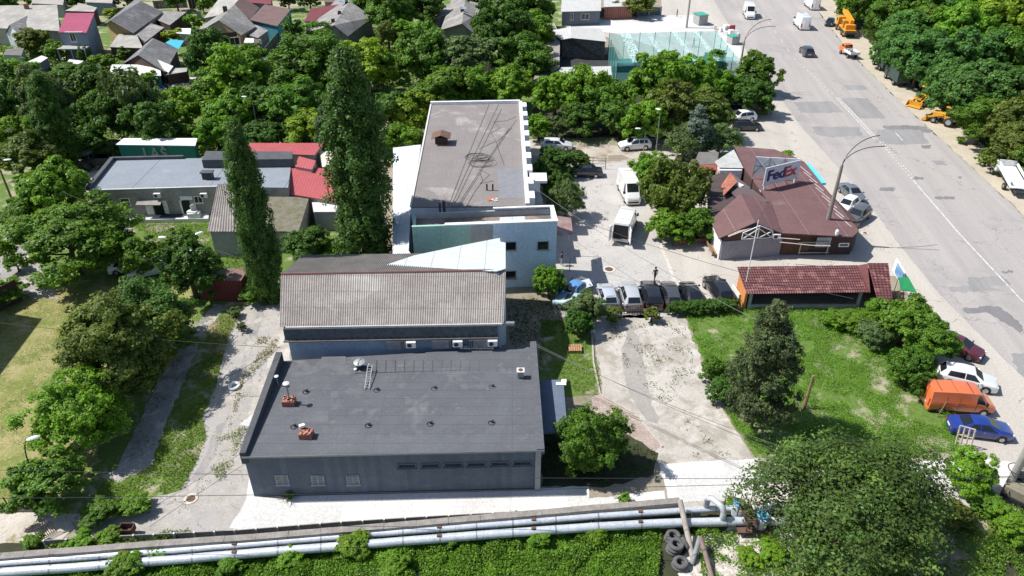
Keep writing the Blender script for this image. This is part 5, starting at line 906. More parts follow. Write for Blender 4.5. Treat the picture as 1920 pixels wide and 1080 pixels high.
for (p,q_,l) in (((168,14),(480,20),'long yellowish gas pipe on short posts beside the village street'),((530,12),(650,10),'pale gas pipe crossing above the village street gate'),((762,56),(815,58),'white pipe lying beyond the garden trees'),((156,190),(205,190),'white concrete beam end showing between the dark trees'),((322,186),(360,188),'white beam end showing under the garden trees')):
    a=G(*p); b=G(*q_); h=2.6 if 'gas' in l else .5; tag(MB().tube([a+Vector((0,0,h)),b+Vector((0,0,h))],.14 if 'gas' in l else .3,6).build('gas_pipe' if 'gas' in l else 'pale_beam',M('pipe_paint',(.58,.53,.36) ,(.5,.45,.3),1) if 'gas' in l else whitep,org=a),l,'pipe' if 'gas' in l or 'pipe' in l else 'beam')
# ================= PIPES, FENCES, POLES =================
silver=M('silver_foil_cladding',(.60,.63,.66),(.50,.53,.57),.9,7,rough=.42,metal=.25,bump=.35,stain=(.42,.45,.5),stain_t=(.56,.7),stscale=1.2,lines=[(0,1.9,.02,(.36,.38,.4))])
roughc=M('rough_concrete',(.30,.275,.25),(.21,.19,.17),2,10,bump=.8)
def pipe(px,r,z,label,name='heating_pipe'):
    P=[G(x,y,z+r) for x,y in px]; out=[]
    for i in range(len(P)-1):
        n=max(2,int((P[i+1]-P[i]).length/1.2)); out+=[P[i].lerp(P[i+1],k/n) for k in range(n)]
    out.append(P[-1]); rd=random.Random(2); out=[p+Vector((0,rd.uniform(-.012,.012),rd.uniform(-.012,.012))) for p in out]
    t=thing(name,label,'pipe',(*P[len(P)//2].xy,0)); MB().tube(out,r,20).build('cladding',silver,t,smooth=True)
    for i in range(1,len(out)-2,2):
        if -40<PR(out[i])[0]<1960: MB().tube([out[i],out[i].lerp(out[i+1],.07)],r*1.035,20).build('band',plain('band_metal',(.34,.35,.36),.45,.5),t)
    m=MB()
    for i in range(0,len(out),5):
        p=out[i]
        if -60<PR(p)[0]<1980: MB().box((p.x,p.y,(z)/2),(.5,.35,z+.1)).build('support',roughc,t); MB().box(out[min(i+2,len(out)-1)]+Vector((0,0,r+.02)),(.28,.24,.1)).build('bracket',RUST,t)
    return t,out
pipe([(-300,1082),(0,1057),(140,1046),(280,1036),(480,1020),(720,1000),(960,981),(1120,968),(1240,960),(1340,954),(1560,950),(1700,952)],.22,.6,'rear and thinner silver clad heating pipe running along the concrete ledge')
pipe([(-300,1100),(0,1074),(140,1064),(280,1053),(480,1037),(720,1018),(960,999),(1120,988),(1240,981),(1400,977),(1560,977),(1720,980)],.29,.5,'front and thicker silver clad heating pipe beside the green creeper')
t=thing('concrete_ledge','rough grey concrete ledge running behind the two silver pipes','wall',G(640,1000)); P=[(-300,1068),(0,1042),(140,1031),(300,1018),(480,1006),(720,986),(960,965),(1180,946),(1275,938)]
m=MB(); Q=[G(x,y,1.25) for x,y in P]
for a,b in zip(Q,Q[1:]):
    L=int((b-a).length/2.2)+1
    for i in range(L): p=a.lerp(b,i/L); q=a.lerp(b,(i+1)/L-.002); bar(m,p+Vector((0,0,-.62+random.uniform(-.02,.02))),q+Vector((0,0,-.62+random.uniform(-.02,.02))),.48,1.25)
m.build('ledge',roughc,t)
t=thing('low_panel_fence','low grey concrete panel fence with pale posts between the white pavement and the pipes','fence',G(640,980)); P=[G(82,1013,.75),G(250,1003,.75),G(440,994,.75),G(640,978,.75),G(800,968,.75),G(965,959,.75)]; P=[Vector((p.x,p.y,0)) for p in P]; fpm=M('grey_fence_panel',(.30,.29,.275),(.24,.235,.22),1,7)
for a,b in zip(P,P[1:]):
    n=max(1,round((b-a).length/1.45))
    for i in range(n):
        p=a.lerp(b,i/n); q=a.lerp(b,(i+1)/n); bar(MB(),p+Vector((0,0,.37)),q+Vector((0,0,.37)),.06,.75).build('panel',fpm,t); MB().box((p.x,p.y-.03,.39),(.11,.16,.8)).build('post',newc,t)

# inverted U bend
def arch(a,b,h,r,label):
    A_=G(*a); B_=G(*b); t=thing('pipe_bend',label,'pipe',A_); pts=[A_+Vector((0,0,.6)),A_+Vector((0,0,h-.5)),A_.lerp(B_,.12)+Vector((0,0,h-.1)),A_.lerp(B_,.25)+Vector((0,0,h)),A_.lerp(B_,.75)+Vector((0,0,h)),A_.lerp(B_,.9)+Vector((0,0,h-.1)),B_+Vector((0,0,h-.5)),B_+Vector((0,0,.6))]
    MB().tube(pts,r,14).build('cladding',silver,t,smooth=True); return t
arch((1320,968),(1350,992),2.1,.21,'silver pipe bend arching from the rear pipe over to the front pipe')
arch((1425,975),(1470,985),1.8,.19,'silver pipe bend half hidden by the big tree right of the valves')
vb=plain('valve_blue',(.07,.33,.60),.5)
for (x,y,l) in ((1386,946,'blue valve handwheel left of the rusty walkway'),(1430,968,'blue valve handwheel right of the rusty walkway')):
    g=G(x,y,1.55); t=thing('valve',l,'valve',(*g.xy,0)); MB().torus(g+Vector((0,0,.15)),.34,.06,18,8).build('handwheel',vb,t); m=MB(); m.cyl(g+Vector((0,0,-.5)),.16,.7,12); [bar(m,g+Vector((0,0,.15)),g+Vector((math.cos(a_)*.34,math.sin(a_)*.34,.15)),.06) for a_ in (0,1.57,3.14,4.71,.8,2.4)]; m.build('body',vb,t); MB().cyl((g.x,g.y,.6),.42,.75,14).build('housing',silver,t)
t=thing('valve_walkway','rusty steel stair and walkway crossing over both silver pipes','walkway',G(1407,975)); a=G(1397,945,2.1); b=G(1412,985,1.2); m=MB()
for s in (-.35,.35): bar(m,a+Vector((s,0,0)),b+Vector((s,0,0)),.08,.12)
m.build('stringer',RUST,t); m=MB(); [m.box(a.lerp(b,(i+.5)/10)+Vector((0,0,.03)),(.66,.14,.04)) for i in range(10)]; m.build('step',RUST,t); m=MB()
dk=[G(1360,938,1.6),G(1394,936,1.7)]
for s in (a+Vector((-.35,0,0)),a+Vector((.35,0,0)),b+Vector((-.35,0,0)),b+Vector((.35,0,0)),dk[0],dk[0].lerp(dk[1],.5)): bar(m,s,s+Vector((0,0,1.0)),.045); bar(m,(s.x,s.y,0),s,.06)
for s in (-.35,.35): bar(m,a+Vector((s,0,1.)),b+Vector((s,0,1.)),.045)
for z_ in (.5,1.): bar(m,dk[0]+Vector((0,0,z_)),a+Vector((-.35,0,z_)),.04)
m.build('handrail',RUST,t); MB().box((*G(1412,992,.5).xy,.5),(2.2,.7,.12)).build('deck',RUST,t)
# leaning concrete props and scrap
def prop(p0,z0_,p1,z1_,r,mat,label,nm='concrete_post'): a=G(*p0,z0_); b=G(*p1,z1_); tag(MB().tube([a,b],r,10).build(nm,mat,org=a),label,'post')
prop((1275,938),2.0,(1299,1046),.15,.19,M('bleached_post',(.38,.34,.30),(.28,.25,.22),2),'pale leaning concrete post crossing over both silver pipes')
prop((1313,1006),1.1,(1297,1058),.1,.16,M('grey_pipe',(.26,.27,.29),(.2,.2,.22),2),'grey pipe stump leaning to the left in the rubble')
prop((1313,1006),1.2,(1336,1085),.1,.16,M('stained_pipe',(.26,.19,.17),(.18,.13,.12),2),'rust stained pipe leaning to the right in the rubble')
def tyre(g,lab,tilt=0,sc=1.,n=1):
    t=thing('discarded_truck_tyre',lab,'tyre',g,'old truck tyres dumped by the pipes',0); 
    prof=[(.27,-.11),(.30,-.13),(.44,-.13),(.50,-.10),(.52,0),(.50,.10),(.44,.13),(.30,.13),(.27,.11),(.25,0),(.27,-.11)]
    m=MB().lathe(g+Vector((0,0,.13)),[(r*sc,z*sc) for r,z in prof],26); o=m.build('rubber',M('dusty_rubber',(.12,.12,.12),(.075,.075,.078),3,10),t,smooth=True)
    if tilt: t.rotation_euler=(0,tilt,0.3)
    return t
for (x,y,n,w_) in ((1261,1012,2,'rear left stack'),(1266,1033,3,'middle stack'),(1275,1062,2,'front stack')):
    for i in range(n): g=G(x-2*(n-1-i),y,0)+Vector((0,0,.27*i)); tyre(g,'dusty black truck tyre, %s in the %s by the leaning post'%(('bottom','middle','top')[i] if n==3 else ('lower','upper')[i],w_))
tyre(G(1283,1022,.35),'single black truck tyre leaning upright beside the stacks',1.1)
# white tyre planter
g=G(440,726); t=thing('tyre_planter','white painted tyre lying flat on the lane left of the grey building','tyre',g); m=MB().lathe(g+Vector((0,0,.14)),[(.3,-.12),(.44,-.13),(.56,0),(.44,.13),(.3,.12),(.26,0),(.3,-.12)],26); m.build('rubber',WHITE,t,smooth=True); MB().lathe(g+Vector((.03,0,.04)),[(.12,0),(.16,.05),(.1,.08)],14).build('hub',WHITE,t)
g=G(1078,657); m=MB(); [m.box(g+Vector((-.5+.2*i,0,.32)),(.16,1.,.04)) for i in range(6)]; [m.box(g+Vector((0,s,.15)),(1.2,.1,.28)) for s in(-.4,0,.4)]; tag(m.build('wooden_pallet',M('new_wood',(.42,.24,.13),(.33,.2,.11),2),org=g),'small wooden pallet on the grass strip beside the concrete drive','pallet')
g=G(1110,622); tag(MB().box(g+Vector((0,0,.1)),(.5,.35,.2),.4).build('white_block',WHITE,org=g),'small white block at the left edge of the concrete drive','block')
m=MB(); a=[G(x,y,.06) for x,y in ((1109,610),(1113,680),(1125,738),(1132,744),(1190,776),(1242,838))]
for p,q in zip(a,a[1:]): bar(m,p,q,.14,.14)
o=m.build('kerb_line',M('old_kerb',(.48,.44,.39),(.36,.33,.28),2)); o['kind']='structure'
# rusty gate and hedge behind the parked cars
t=thing('yard_gate','low rusty metal gate behind the parked cars at the top of the concrete drive','gate',G(1190,590)); m=MB(); a=G(1155,592); b=G(1205,588)
for z_ in (.15,.6,1.05): bar(m,a+Vector((0,0,z_)),b+Vector((0,0,z_)),.05)
for i in range(11): p=a.lerp(b,i/10); bar(m,p,p+Vector((0,0,1.05)),.035)
m.build('grid',RUST,t); m=MB(); [bar(m,p,p+Vector((0,0,1.4)),.1) for p in (a,b,G(1247,578))]; m.build('post',RUST,t)
t=thing('field_gate','thin dark railing gate behind the black sedan','gate',G(1110,318)); m=MB(); a=G(1087,316); b=G(1135,317)
for z_ in (.3,.75,1.2,1.6): bar(m,a+Vector((0,0,z_)),b+Vector((0,0,z_)),.05)
for i in range(3): p=a.lerp(b,i/2); bar(m,p,p+Vector((0,0,1.7)),.07)
m.build('rail',DARKM,t)
t=thing('picket_fence','short grey picket fence behind the white crossover by the road','fence',G(1410,216)); m=MB(); a=G(1408,218); b=G(1447,216)
for i in range(16): p=a.lerp(b,i/15); bar(m,p,p+Vector((0,0,1.9)),.16,.05)
m.build('picket',WOOD,t); m=MB(); [bar(m,a+Vector((0,0,z_)),b+Vector((0,0,z_)),.06) for z_ in (.5,1.4)]; m.build('rail',WOOD,t)
t=thing('left_rail_fence','rusty rail fence on a low concrete kerb at the lower left','fence',G(20,950)); a=G(-60,958); b=G(64,958); m=MB(); bar(m,a+Vector((0,0,.2)),b+Vector((0,0,.2)),.2,.4); m.build('kerb',roughc,t); m=MB(); 
for i in range(7): p=a.lerp(b,i/6); bar(m,p,p+Vector((-.15,0,1.4)),.07)
for z_ in (.7,1.3): bar(m,a+Vector((0,0,z_)),b+Vector((0,0,z_)),.04)
m.build('rail',RUST,t)
t=thing('leaning_grille','leaning rusty mesh grille at the end of the low panel fence','grille',G(90,1010)); m=MB(); a=G(76,1012); b=G(106,996); 
for i in range(9): p=a.lerp(b,i/8); bar(m,p,p+Vector((-.1,0,1.)),.03)
for z_ in (.1,.5,1.): bar(m,a+Vector((-.1*z_,0,z_)),b+Vector((-.1*z_,0,z_)),.035)
m.build('bars',RUST,t)
t=thing('door_frame_scrap','old white glazed door frame leaning at the corner of the green lot','door frame',G(1800,850)); m=MB(); a=G(1790,838); b=G(1818,846); u=Vector((0,.35,1.9))
for s in (0,.33,.66,1): p=a.lerp(b,s); bar(m,p,p+u,.09)
for s in (0,.3,.6,1): bar(m,a+u*s,b+u*s,.08)
m.build('frame',M('old_white_wood',(.55,.5,.42),(.42,.36,.28),2),t)
for (p,q,h,l) in (((1316,950-0),(1316,950),0,''),):
    pass
GS='thin wooden stakes in the green lot'
for (x,y,h,l) in ((1757,782,1.6,'thin pale stake leaning beside the orange van'),(1398,540,0,'')):
    if h: g=G(x,y); tag(MB().tube([g,g+Vector((.35,.1,h))],.04,6).build('stake',WOOD,org=g),l,'stake')
g=G(1507,766); tag(MB().tube([g,g+Vector((.1,.1,3.4))],[.16,.1],8).build('wooden_post',WOOD,org=g),'old weathered wooden post standing in the green lot','post')
# lamps and poles
def lamp(name,label,base,h,arms,r=(.16,.09),mat=None,head=None,pole=True):
    """arms: list of (dx,dy,rise)"""
    g=G(*base); t=thing(name,label,'street lamp' if head!='none' else 'pole',g); mat=mat or M('lamp_concrete',(.25,.22,.20),(.2,.18,.165),2)
    MB().tube([g,g+Vector((0,0,h))],list(r),10).build('pole',mat,t)
    top=g+Vector((0,0,h))
    for (dx,dy,dz) in arms:
        pts=[top+Vector((dx*s**1.8,dy*s**1.8,dz*math.sin(s*math.pi/2))) for s in [i/8 for i in range(9)]]; a=MB().tube([top-Vector((0,0,.8))]+pts,.045,6).build('arm',DARKM,t)
        if head!='none':
            e=pts[-1]; d=Vector((dx,dy,0)).normalized(); o=MB().lathe((0,0,0),[(0,-.08),(.16,-.05),(.2,.0),(.14,.08),(0,.11)],12).build('lamp_head',plain('lamp_shell',(.66,.68,.70),.35)); o.parent=t; o.location=e-g+d*.25; o.scale=(2.2,1,.9); o.rotation_euler=(0,0,math.atan2(dy,dx))
    return t
lamp('street_lamp','tall tapered lamp post with two long arms rising through the brown cafe roof','',0,[]) if False else None
lamp('street_lamp','tall tapered lamp post with two long curved arms rising through the brown cafe roof',(1541,457),9.6,[(3.6,.9,3.0),(3.8,-.4,2.3)],(.3,.15),head='none')
lamp('street_lamp','tall lamp post with long curved arm between the netting and the road',(1380,172),8.6,[(4.2,1.0,3.4),(4.6,-.8,2.7)],(.22,.12),head='none')
lamp('street_lamp','lamp with white head beside the round tree at the lower left',(88,938),3.4,[(.55,.3,2.3)],(.16,.09))
lamp('street_lamp','wooden lamp post with white head at the far left edge',(36,408),6.2,[(.9,.2,1.2)],(.15,.11),WOOD)
lamp('street_lamp','slim lamp with white head among trees left of the green cabin end',(487,262),5.6,[(-.9,.2,.9)],(.07,.05),STEEL)
lamp('street_lamp','slim lamp with round white head in the tree behind the cafe',(1228,300),6.8,[(-.1,.1,.5)],(.07,.05),STEEL)
lamp('street_lamp','slim lamp with white head just above the white crossover near the cafe trees',(1205,300),4.,[(-.8,.1,.6)],(.07,.05),STEEL)
lamp('street_lamp','four headed yard lamp half hidden in the dense round tree',(366,545),5.6,[(-1.6,.1,.6),(.6,-.3,.4),(1.2,1.,.5),(1.1,-1.2,.1)],(.08,.06),STEEL)
lamp('utility_pole','thick concrete utility pole leaning up at the lower right corner',(1882,928),9,[],(.27,.2),M('pale_pole',(.36,.34,.31),(.29,.27,.25),2),head='none')
g=G(1882,928); tag(MB().torus(g+Vector((.1,0,2.6)),.62,.03,20,6).build('cable_coil',DARKM,org=g),'dark cable coil hung on the thick utility pole','cable coil')
lamp('utility_pole','concrete pole standing on the forecourt beyond the sports cage',(1287,52),9,[],(.25,.2),M('pale_pole'  ,(.36,.34,.31)),head='none')
def wire(p,zp,q,zq,sag,label,r=.022):
    a=G(*p,zp); b=G(*q,zq); pts=[a.lerp(b,i/16)-Vector((0,0,sag*4*(i/16)*(1-i/16))) for i in range(17)]; tag(MB().tube(pts,r,4,False).build('overhead_wire',DARKM,org=a),label,'wire')
wire((-60,880),6,(2000,895),6,.4,'long overhead wire crossing in front of the grey wall'); wire((-60,935),6,(1990,890),7,.3,'lower overhead wire sloping past the grey building')
wire((130,860),5,(525,650),5.2,.3,'overhead wire from the lamp tree to the corner of the grey roof'); wire((170,905),4,(480,700),5,.5,'second wire sagging over the lane to the grey roof')
wire((526,652),5,(-40,600),7,.3,'overhead wire going left from the rear corner of the grey roof'); wire((1005,645),4.2,(1600,900),5,.5,'wire from the grey roof over the concrete drive to the big tree'); wire((1008,650),4.2,(1560,870),6,.5,'second wire over the concrete drive')
wire((1000,350),6.6,(1460,620),5.5,.8,'wire from the long hall over the yard to the conifer'); wire((1045,395),7,(1600,560),5,.8,'wire from the blue building over the parked cars'); wire((25,320),6,(560,520),4.5,.6,'wire from the far left lamp towards the poplar')
t=thing('old_tractor','dark old tractor in the dirt yard left of the workshop','tractor',G(178,318)); g=G(178,318)
MB().box(g+Vector((.9,0,1.1)),(1.9,.8,.8)).build('bonnet',DARKM,t); MB().box(g+Vector((-.6,0,1.2)),(1.1,1.1,.5)).build('seat_box',DARKM,t); m=MB(); [bar(m,g+Vector((x,y,1.3)),g+Vector((x,y,2.4)),.08) for x in(-1.1,.0) for y in(-.5,.5)]; m.build('cab_post',DARKM,t); MB().box(g+Vector((-.55,0,2.45)),(1.5,1.3,.1)).build('cab_roof',DARKM,t)
for x,r_ in ((-.7,.72),(1.4,.42)):
    for s in (-1,1): MB().lathe(g+Vector((x,s*.75,r_)),[(r_*.5,-.15),(r_,-.15),(r_,.15),(r_*.5,.15)],18,axis='y').build('wheel',BLACK,t)
g=G(487,235,0); t=thing('ragged_banner','ragged white plastic sheet blown on a thin pole among the trees','banner',g); MB().tube([g,g+Vector((.2,0,6.2))],.05,6).build('pole',STEEL,t); m=MB(); q=[g+Vector(v) for v in ((.2,0,6.2),(-.5,.1,5.2),(-1.1,-.1,4.6),(-.4,.1,4.7),(-.6,0,3.6),(.0,.15,4.5),(.1,0,3.8),(.45,-.1,4.9))]; m.add(q+[v+Vector((0,.05,0)) for v in q],[tuple(range(8)),tuple(range(8,16))[::-1]]+[(i,(i+1)%8,8+(i+1)%8,8+i) for i in range(8)]); m.build('sheet',WHITE,t)
t=thing('rusty_cart','small rusty open cart behind the low panel fence','cart',G(242,1002)); g=G(242,1002); m=MB(); [bar(m,g+Vector((x0,y0,.55)),g+Vector((x1,y1,.55)),.05,.5) for x0,y0,x1,y1 in ((-.45,-.3,.45,-.3),(-.45,.3,.45,.3),(-.45,-.3,-.45,.3),(.45,-.3,.45,.3))]; m.box(g+Vector((0,0,.3)),(.9,.6,.04)); m.build('tray',RUST,t)
g=G(452,790); g=G(560,700)
g=G(1480,640); 
# ================= PEOPLE =================
def person(name_lab,px,py,rz,shirt,trous,hair=(.02,.015,.012),stride=.22,arms=0.1,z=0):
    g=G(px,py,z); v=[];e=[];r=[]
    def a(p,rr,par=None): v.append(p); r.append(rr); (e.append((par,len(v)-1)) if par is not None else None); return len(v)-1
    pel=a((0,0,.95),(.15,.11)); ch=a((0,.02,1.32),(.17,.11),pel); nk=a((0,.03,1.5),(.06,.06),ch); hd=a((0,.05,1.62),(.085,.095),nk); a((0,.05,1.72),(.075,.085),hd)
    for s in (-1,1):
        hip=a((s*.09,0,.88),(.09,.09),pel); kn=a((s*.1,s*stride*.6,.5),(.062,.062),hip); an=a((s*.1,s*stride-.04,.09),(.042,.042),kn); a((s*.11,s*stride+.13,.04),(.04,.035),an)
        sh=a((s*.2,.02,1.42),(.06,.06),ch); el=a((s*.235,-s*stride*.35,1.16),(.045,.045),sh); wr=a((s*.24,-s*stride*.45+arms,.92),(.032,.032),el); h=a((s*.24,-s*stride*.45+arms+.03,.84),(.035,.02),wr)
        for k_ in range(4): a((s*.27+(k_-1.5)*.016,-s*stride*.6+arms+.05,.76-.008*abs(k_-1.5)),(.009,.009),h)
        a((s*.235,-s*stride*.6+arms+.07,.81),(.01,.01),h)
    me=bpy.data.meshes.new('person'); me.from_pydata(v,e,[]); o=bpy.data.objects.new('tmp',me); COL.objects.link(o); md=o.modifiers.new('s','SKIN'); sb=o.modifiers.new('u','SUBSURF'); sb.levels=1
    for i,q in enumerate(r): me.skin_vertices[0].data[i].radius=q
    me.skin_vertices[0].data[0].use_root=True; bpy.context.view_layer.update(); nm=bpy.data.meshes.new_from_object(o.evaluated_get(bpy.context.evaluated_depsgraph_get())); bpy.data.objects.remove(o)
    for i,c in enumerate(((.42,.25,.18),shirt,trous)): nm.materials.append(plain('cloth_%02d_%02d_%02d'%tuple(int(x*99) for x in c) if i else 'skin',c,.8))
    for p in nm.polygons: c=p.center; p.material_index=2 if c.z<.98 and abs(c.x)<.2 else (1 if c.z<1.47 and not(abs(c.x)>.2 and c.z<1.12) else 0)
    nm.shade_smooth(); o=bpy.data.objects.new('person',nm); COL.objects.link(o); o.location=g; o.rotation_euler=(0,0,rz); ORG[o]=Vector((0,0,0)); tag(o,name_lab,'person')
    h=MB().lathe((0,.035,1.66),[(.02,.155),(.075,.13),(.112,.06),(.115,.0),(.10,-.04)],12).build('hair',plain('hair_%d'%int(hair[0]*99),hair,.8)); h.parent=o; return o
person('person in dark clothes walking away across the yard behind the parked cars',1227,528,.3,(.03,.03,.035),(.04,.045,.06))
person('person in dark clothes standing at the back of the concrete forecourt',1269,32,1.2,(.03,.03,.03),(.05,.05,.06))
person('bare shouldered person in black standing at the workshop door',293,402,.4,(.02,.02,.02),(.03,.03,.04),z=.45,stride=.08)
person('second person in black standing behind at the workshop door',300,399,2.6,(.03,.025,.025),(.03,.03,.035),z=.45,stride=.08)
person('person in dark blue with pale trousers beside the blue building',1053,498,1.2,(.04,.05,.10),(.45,.45,.45),stride=.15)
person('person standing inside the green netting on the court edge',1300,88,1.8,(.05,.06,.08),(.2,.2,.2),stride=.12)
# ================= TREES =================
def tall(base,topy,wpx,label,kind='poplar',col='D',name='poplar_tree',low=.3):
    g=G(*base); h=HT(base[0],base[1],topy); Rr=wpx*dep(g)/F; t=thing(name,label,'tree',g); rd=random.Random(int(base[0])); me=CR[kind][rd.randrange(len(CR[kind]))]
    o=bpy.data.objects.new('crown',me); COL.objects.link(o); o.parent=t; zc=(h+low)/2; o.location=(0,0,zc); o.scale=(Rr,Rr,(h-low)/2/ASP.get(kind,1)); o.rotation_euler=(0,0,rd.uniform(0,6)); o.color=(*CC[col],1)
    u=bpy.data.objects.new('trunk',TR[0]); COL.objects.link(u); u.parent=t; u.scale=(2.6,2.6,h*.9); return t
CC['P']=(.078,.155,.03)
CN['P']='dark'
tall((508,565),245,33,'tall narrow poplar leaning over the corrugated shed','poplar','P')
tall((692,495),118,56,'tallest and widest dark poplar beside the long pale lean-to roof','poplar','P')
tall((128,318),148,30,'smaller dark poplar left of the green walled cabin','poplar','D')
tall((1408,802),572,68,'large dark conifer standing in the green lot','conifer','K','conifer_tree',2.)
tall((917,200),112,9,'bare grey brown leafless poplar behind the long hall','twig','W','bare_poplar_tree',.3)
tall((1300,300),200,34,'silvery blue spruce beside the cafe trees','conifer','S','spruce_tree',.4)
T=tree
# lower left
T(128,452,104,.6,'M','broad crown left of the workshop platform'); T(100,362,62,.85,'B','behind the broad left tree'); T(48,400,40,.8,'M','at the left edge under the wooden lamp post',kind='tree')
T(262,482,42,.8,'M','over the white car by the field'); T(355,505,56,1.0,'D','dense and round, left of the dark red container'); T(342,450,26,.8,'M','small, behind the dense round tree'); T(272,600,84,.72,'D','dense dome right of the dry field',size='big')
T(218,662,98,.78,'O','wide and feathery, at the middle of the left tree row',kind='tree',size='big'); T(147,777,82,.8,'B','lightest of the left tree row'); T(90,904,66,.72,'M','nearest the lower left rail fence')
T(30,495,20,.7,'B','at the left edge near the pavement',kind='shrub'); T(10,545,32,.6,'B','at the left edge by the board fence',kind='shrub'); T(575,465,45,.7,'D','between the two poplars, below the ruined shed'); T(628,470,34,.6,'B','at the foot of the big poplar',kind='shrub'); T(560,420,18,.6,'B','growing on the ruined shed',kind='shrub',size='small'); T(500,350,22,.8,'M','right of the tall narrow poplar',size='small')
T(250,945,30,.5,'B','low by the lane bend',kind='shrub'); T(185,960,35,.5,'M','low beside the lower left tree',kind='shrub'); T(452,612,10,.8,'G','tiny tuft in the lane verge left',kind='shrub',size='small'); T(440,585,12,.7,'G','tiny tuft beside the dark red container',kind='shrub',size='small'); T(470,555,22,.7,'M','at the right end of the dark red container',kind='shrub')
# near right
T(1112,828,62,.95,'M','compact and glossy at the corner of the grey building',size='big')
T(1590,950,172,.62,'H','very large, spreading over the right end of the pipes',size='huge')
T(1820,890,44,.9,'B','slender with open branches beside the old door frame',size='mid'); T(1700,606,52,.85,'M','at the road end of the tiled shed'); T(1645,585,26,1.1,'B','climbing over the tiled roof corner',kind='shrub'); T(1752,640,46,.8,'M','right of the tall lot trees, by the maroon car'); T(1705,690,44,.8,'M','rounded, right end of the green lot'); T(1640,625,34,.7,'G','behind the bare soil of the lot',kind='shrub'); T(1590,598,34,.45,'M','low in front of the tiled shed',kind='shrub'); T(1560,598,26,.5,'B','low before the open shed front',kind='shrub')
T(1900,985,38,.7,'B','at the lower right edge below the utility pole',kind='shrub'); T(1850,945,34,.6,'M','left of the utility pole foot',kind='shrub'); T(1800,965,30,.6,'O','between big tree and utility pole',kind='shrub'); T(1338,690,26,.9,'M','at the left foot of the conifer',kind='shrub'); T(1355,730,30,.8,'D','low beside the conifer trunk',kind='shrub'); T(1450,1035,30,.5,'B','on the rubble below the walkway',kind='shrub'); T(1400,1045,24,.5,'B','left one on the rubble',kind='shrub'); T(1372,945,14,.8,'B','tiny tuft behind the pipe bend',kind='shrub',size='small'); T(1172,935,12,.9,'B','tiny plant on the pavement edge',kind='shrub',size='small'); T(965,972,14,.8,'B','tiny tuft on the concrete ledge',kind='shrub',size='small')
T(543,928,8,.7,'B','tiny plant at the foot of the grey wall',kind='shrub',size='small')
for i,(x,y,r) in enumerate(((665,1022,36),(235,1055,34),(545,1045,26),(848,1012,18),(1010,1010,22),(300,1038,26),(150,1018,26),(60,1015,18),(205,1008,24),(740,1058,30),(1120,1005,20),(430,1060,24))): T(x,y,r,.55,'B','','mid',kind='shrub',trunk=False,gap=.1,name='creeper_mound',lab='leafy creeper mound climbing the silver pipes, %s'%('first,second,third,fourth,fifth,sixth,seventh,eighth,ninth,tenth,eleventh,twelfth'.split(',')[sorted([665,235,545,848,1010,300,150,60,205,740,1120,430]).index(x)]+' from the left'),group='creeper mounds along the pipes')
# yard
T(1030,530,30,1.0,'B','in front of the blue building wall',size='mid'); T(1098,578,34,.8,'G','beside the blue car roof'); T(1085,606,26,1.1,'D','dark ivy clump at the drive corner',kind='shrub'); T(1264,352,60,.95,'O','weeping, largest tree left of the cafe',size='willow'); T(1218,322,34,.9,'B','behind the weeping tree by the yard'); T(1250,425,36,.8,'B','low at the foot of the weeping tree',kind='shrub'); T(1310,420,38,.8,'M','against the cafe side wall',kind='shrub'); T(1282,440,26,.7,'M','inside the pergola frame',kind='shrub')
T(1040,302,38,.7,'D','hedge clump right of the long hall',kind='shrub'); T(1022,330,26,1.2,'D','hedge clump against the toothed parapet wall',kind='shrub'); T(1080,298,26,.6,'D','end of the hedge near the railing gate',kind='shrub'); T(1062,375,36,.9,'G','grey twiggy one above the parked van',kind='tree',size='open'); T(1045,345,26,1.0,'D','between hedge and twiggy tree',kind='shrub')
for i in range(8): T(1265+i*15,577-i*.9,16,.75,'D','','mid',kind='shrub',trunk=False,gap=.15,name='hedge_bush',lab='dense dark hedge bush behind the parked cars, %s from the left'%['first','second','third','fourth','fifth','sixth','seventh','eighth'][i],group='hedge behind the parked cars')
T(1150,590,20,.7,'O','sprawling over the yard gate left post',kind='shrub'); T(1222,590,16,.8,'O','sprawling over the yard gate right post',kind='shrub')
# top left gardens
T(62,76,32,.7,'O','in the garden between white annex and magenta roof'); T(105,97,20,.9,'B','beside the magenta roofed house terrace',kind='shrub'); T(52,84,18,.8,'M','darker garden tree by the tin roofed shed'); T(152,104,9,1.8,'M','left of two small cypresses by the terrace',kind='conifer',size='conifer'); T(163,102,10,1.7,'D','right of two small cypresses by the terrace',kind='conifer',size='conifer')
T(188,116,24,.6,'B','garden bushes right of the terrace',kind='shrub'); T(125,138,30,.6,'M','sprawling hedge below the small tin roof',kind='shrub'); T(208,162,20,.9,'B','left of the white corrugated shed'); T(282,150,18,.9,'B','in front of the white corrugated shed'); T(390,110,42,1.05,'D','dark crown before the brown gabled house'); T(325,68,22,.6,'Y','garden patch by the blue tarpaulin',kind='shrub'); T(362,42,18,.9,'B','behind the garden wall near the street',kind='shrub'); T(380,12,12,.9,'B','at the village street end'); T(208,24,16,.5,'Y','street side bush left of the slate ridge',kind='shrub'); T(235,100,16,.7,'M','under the pale lean-to',kind='shrub'); T(548,62,22,1.0,'D','by the plank fence')
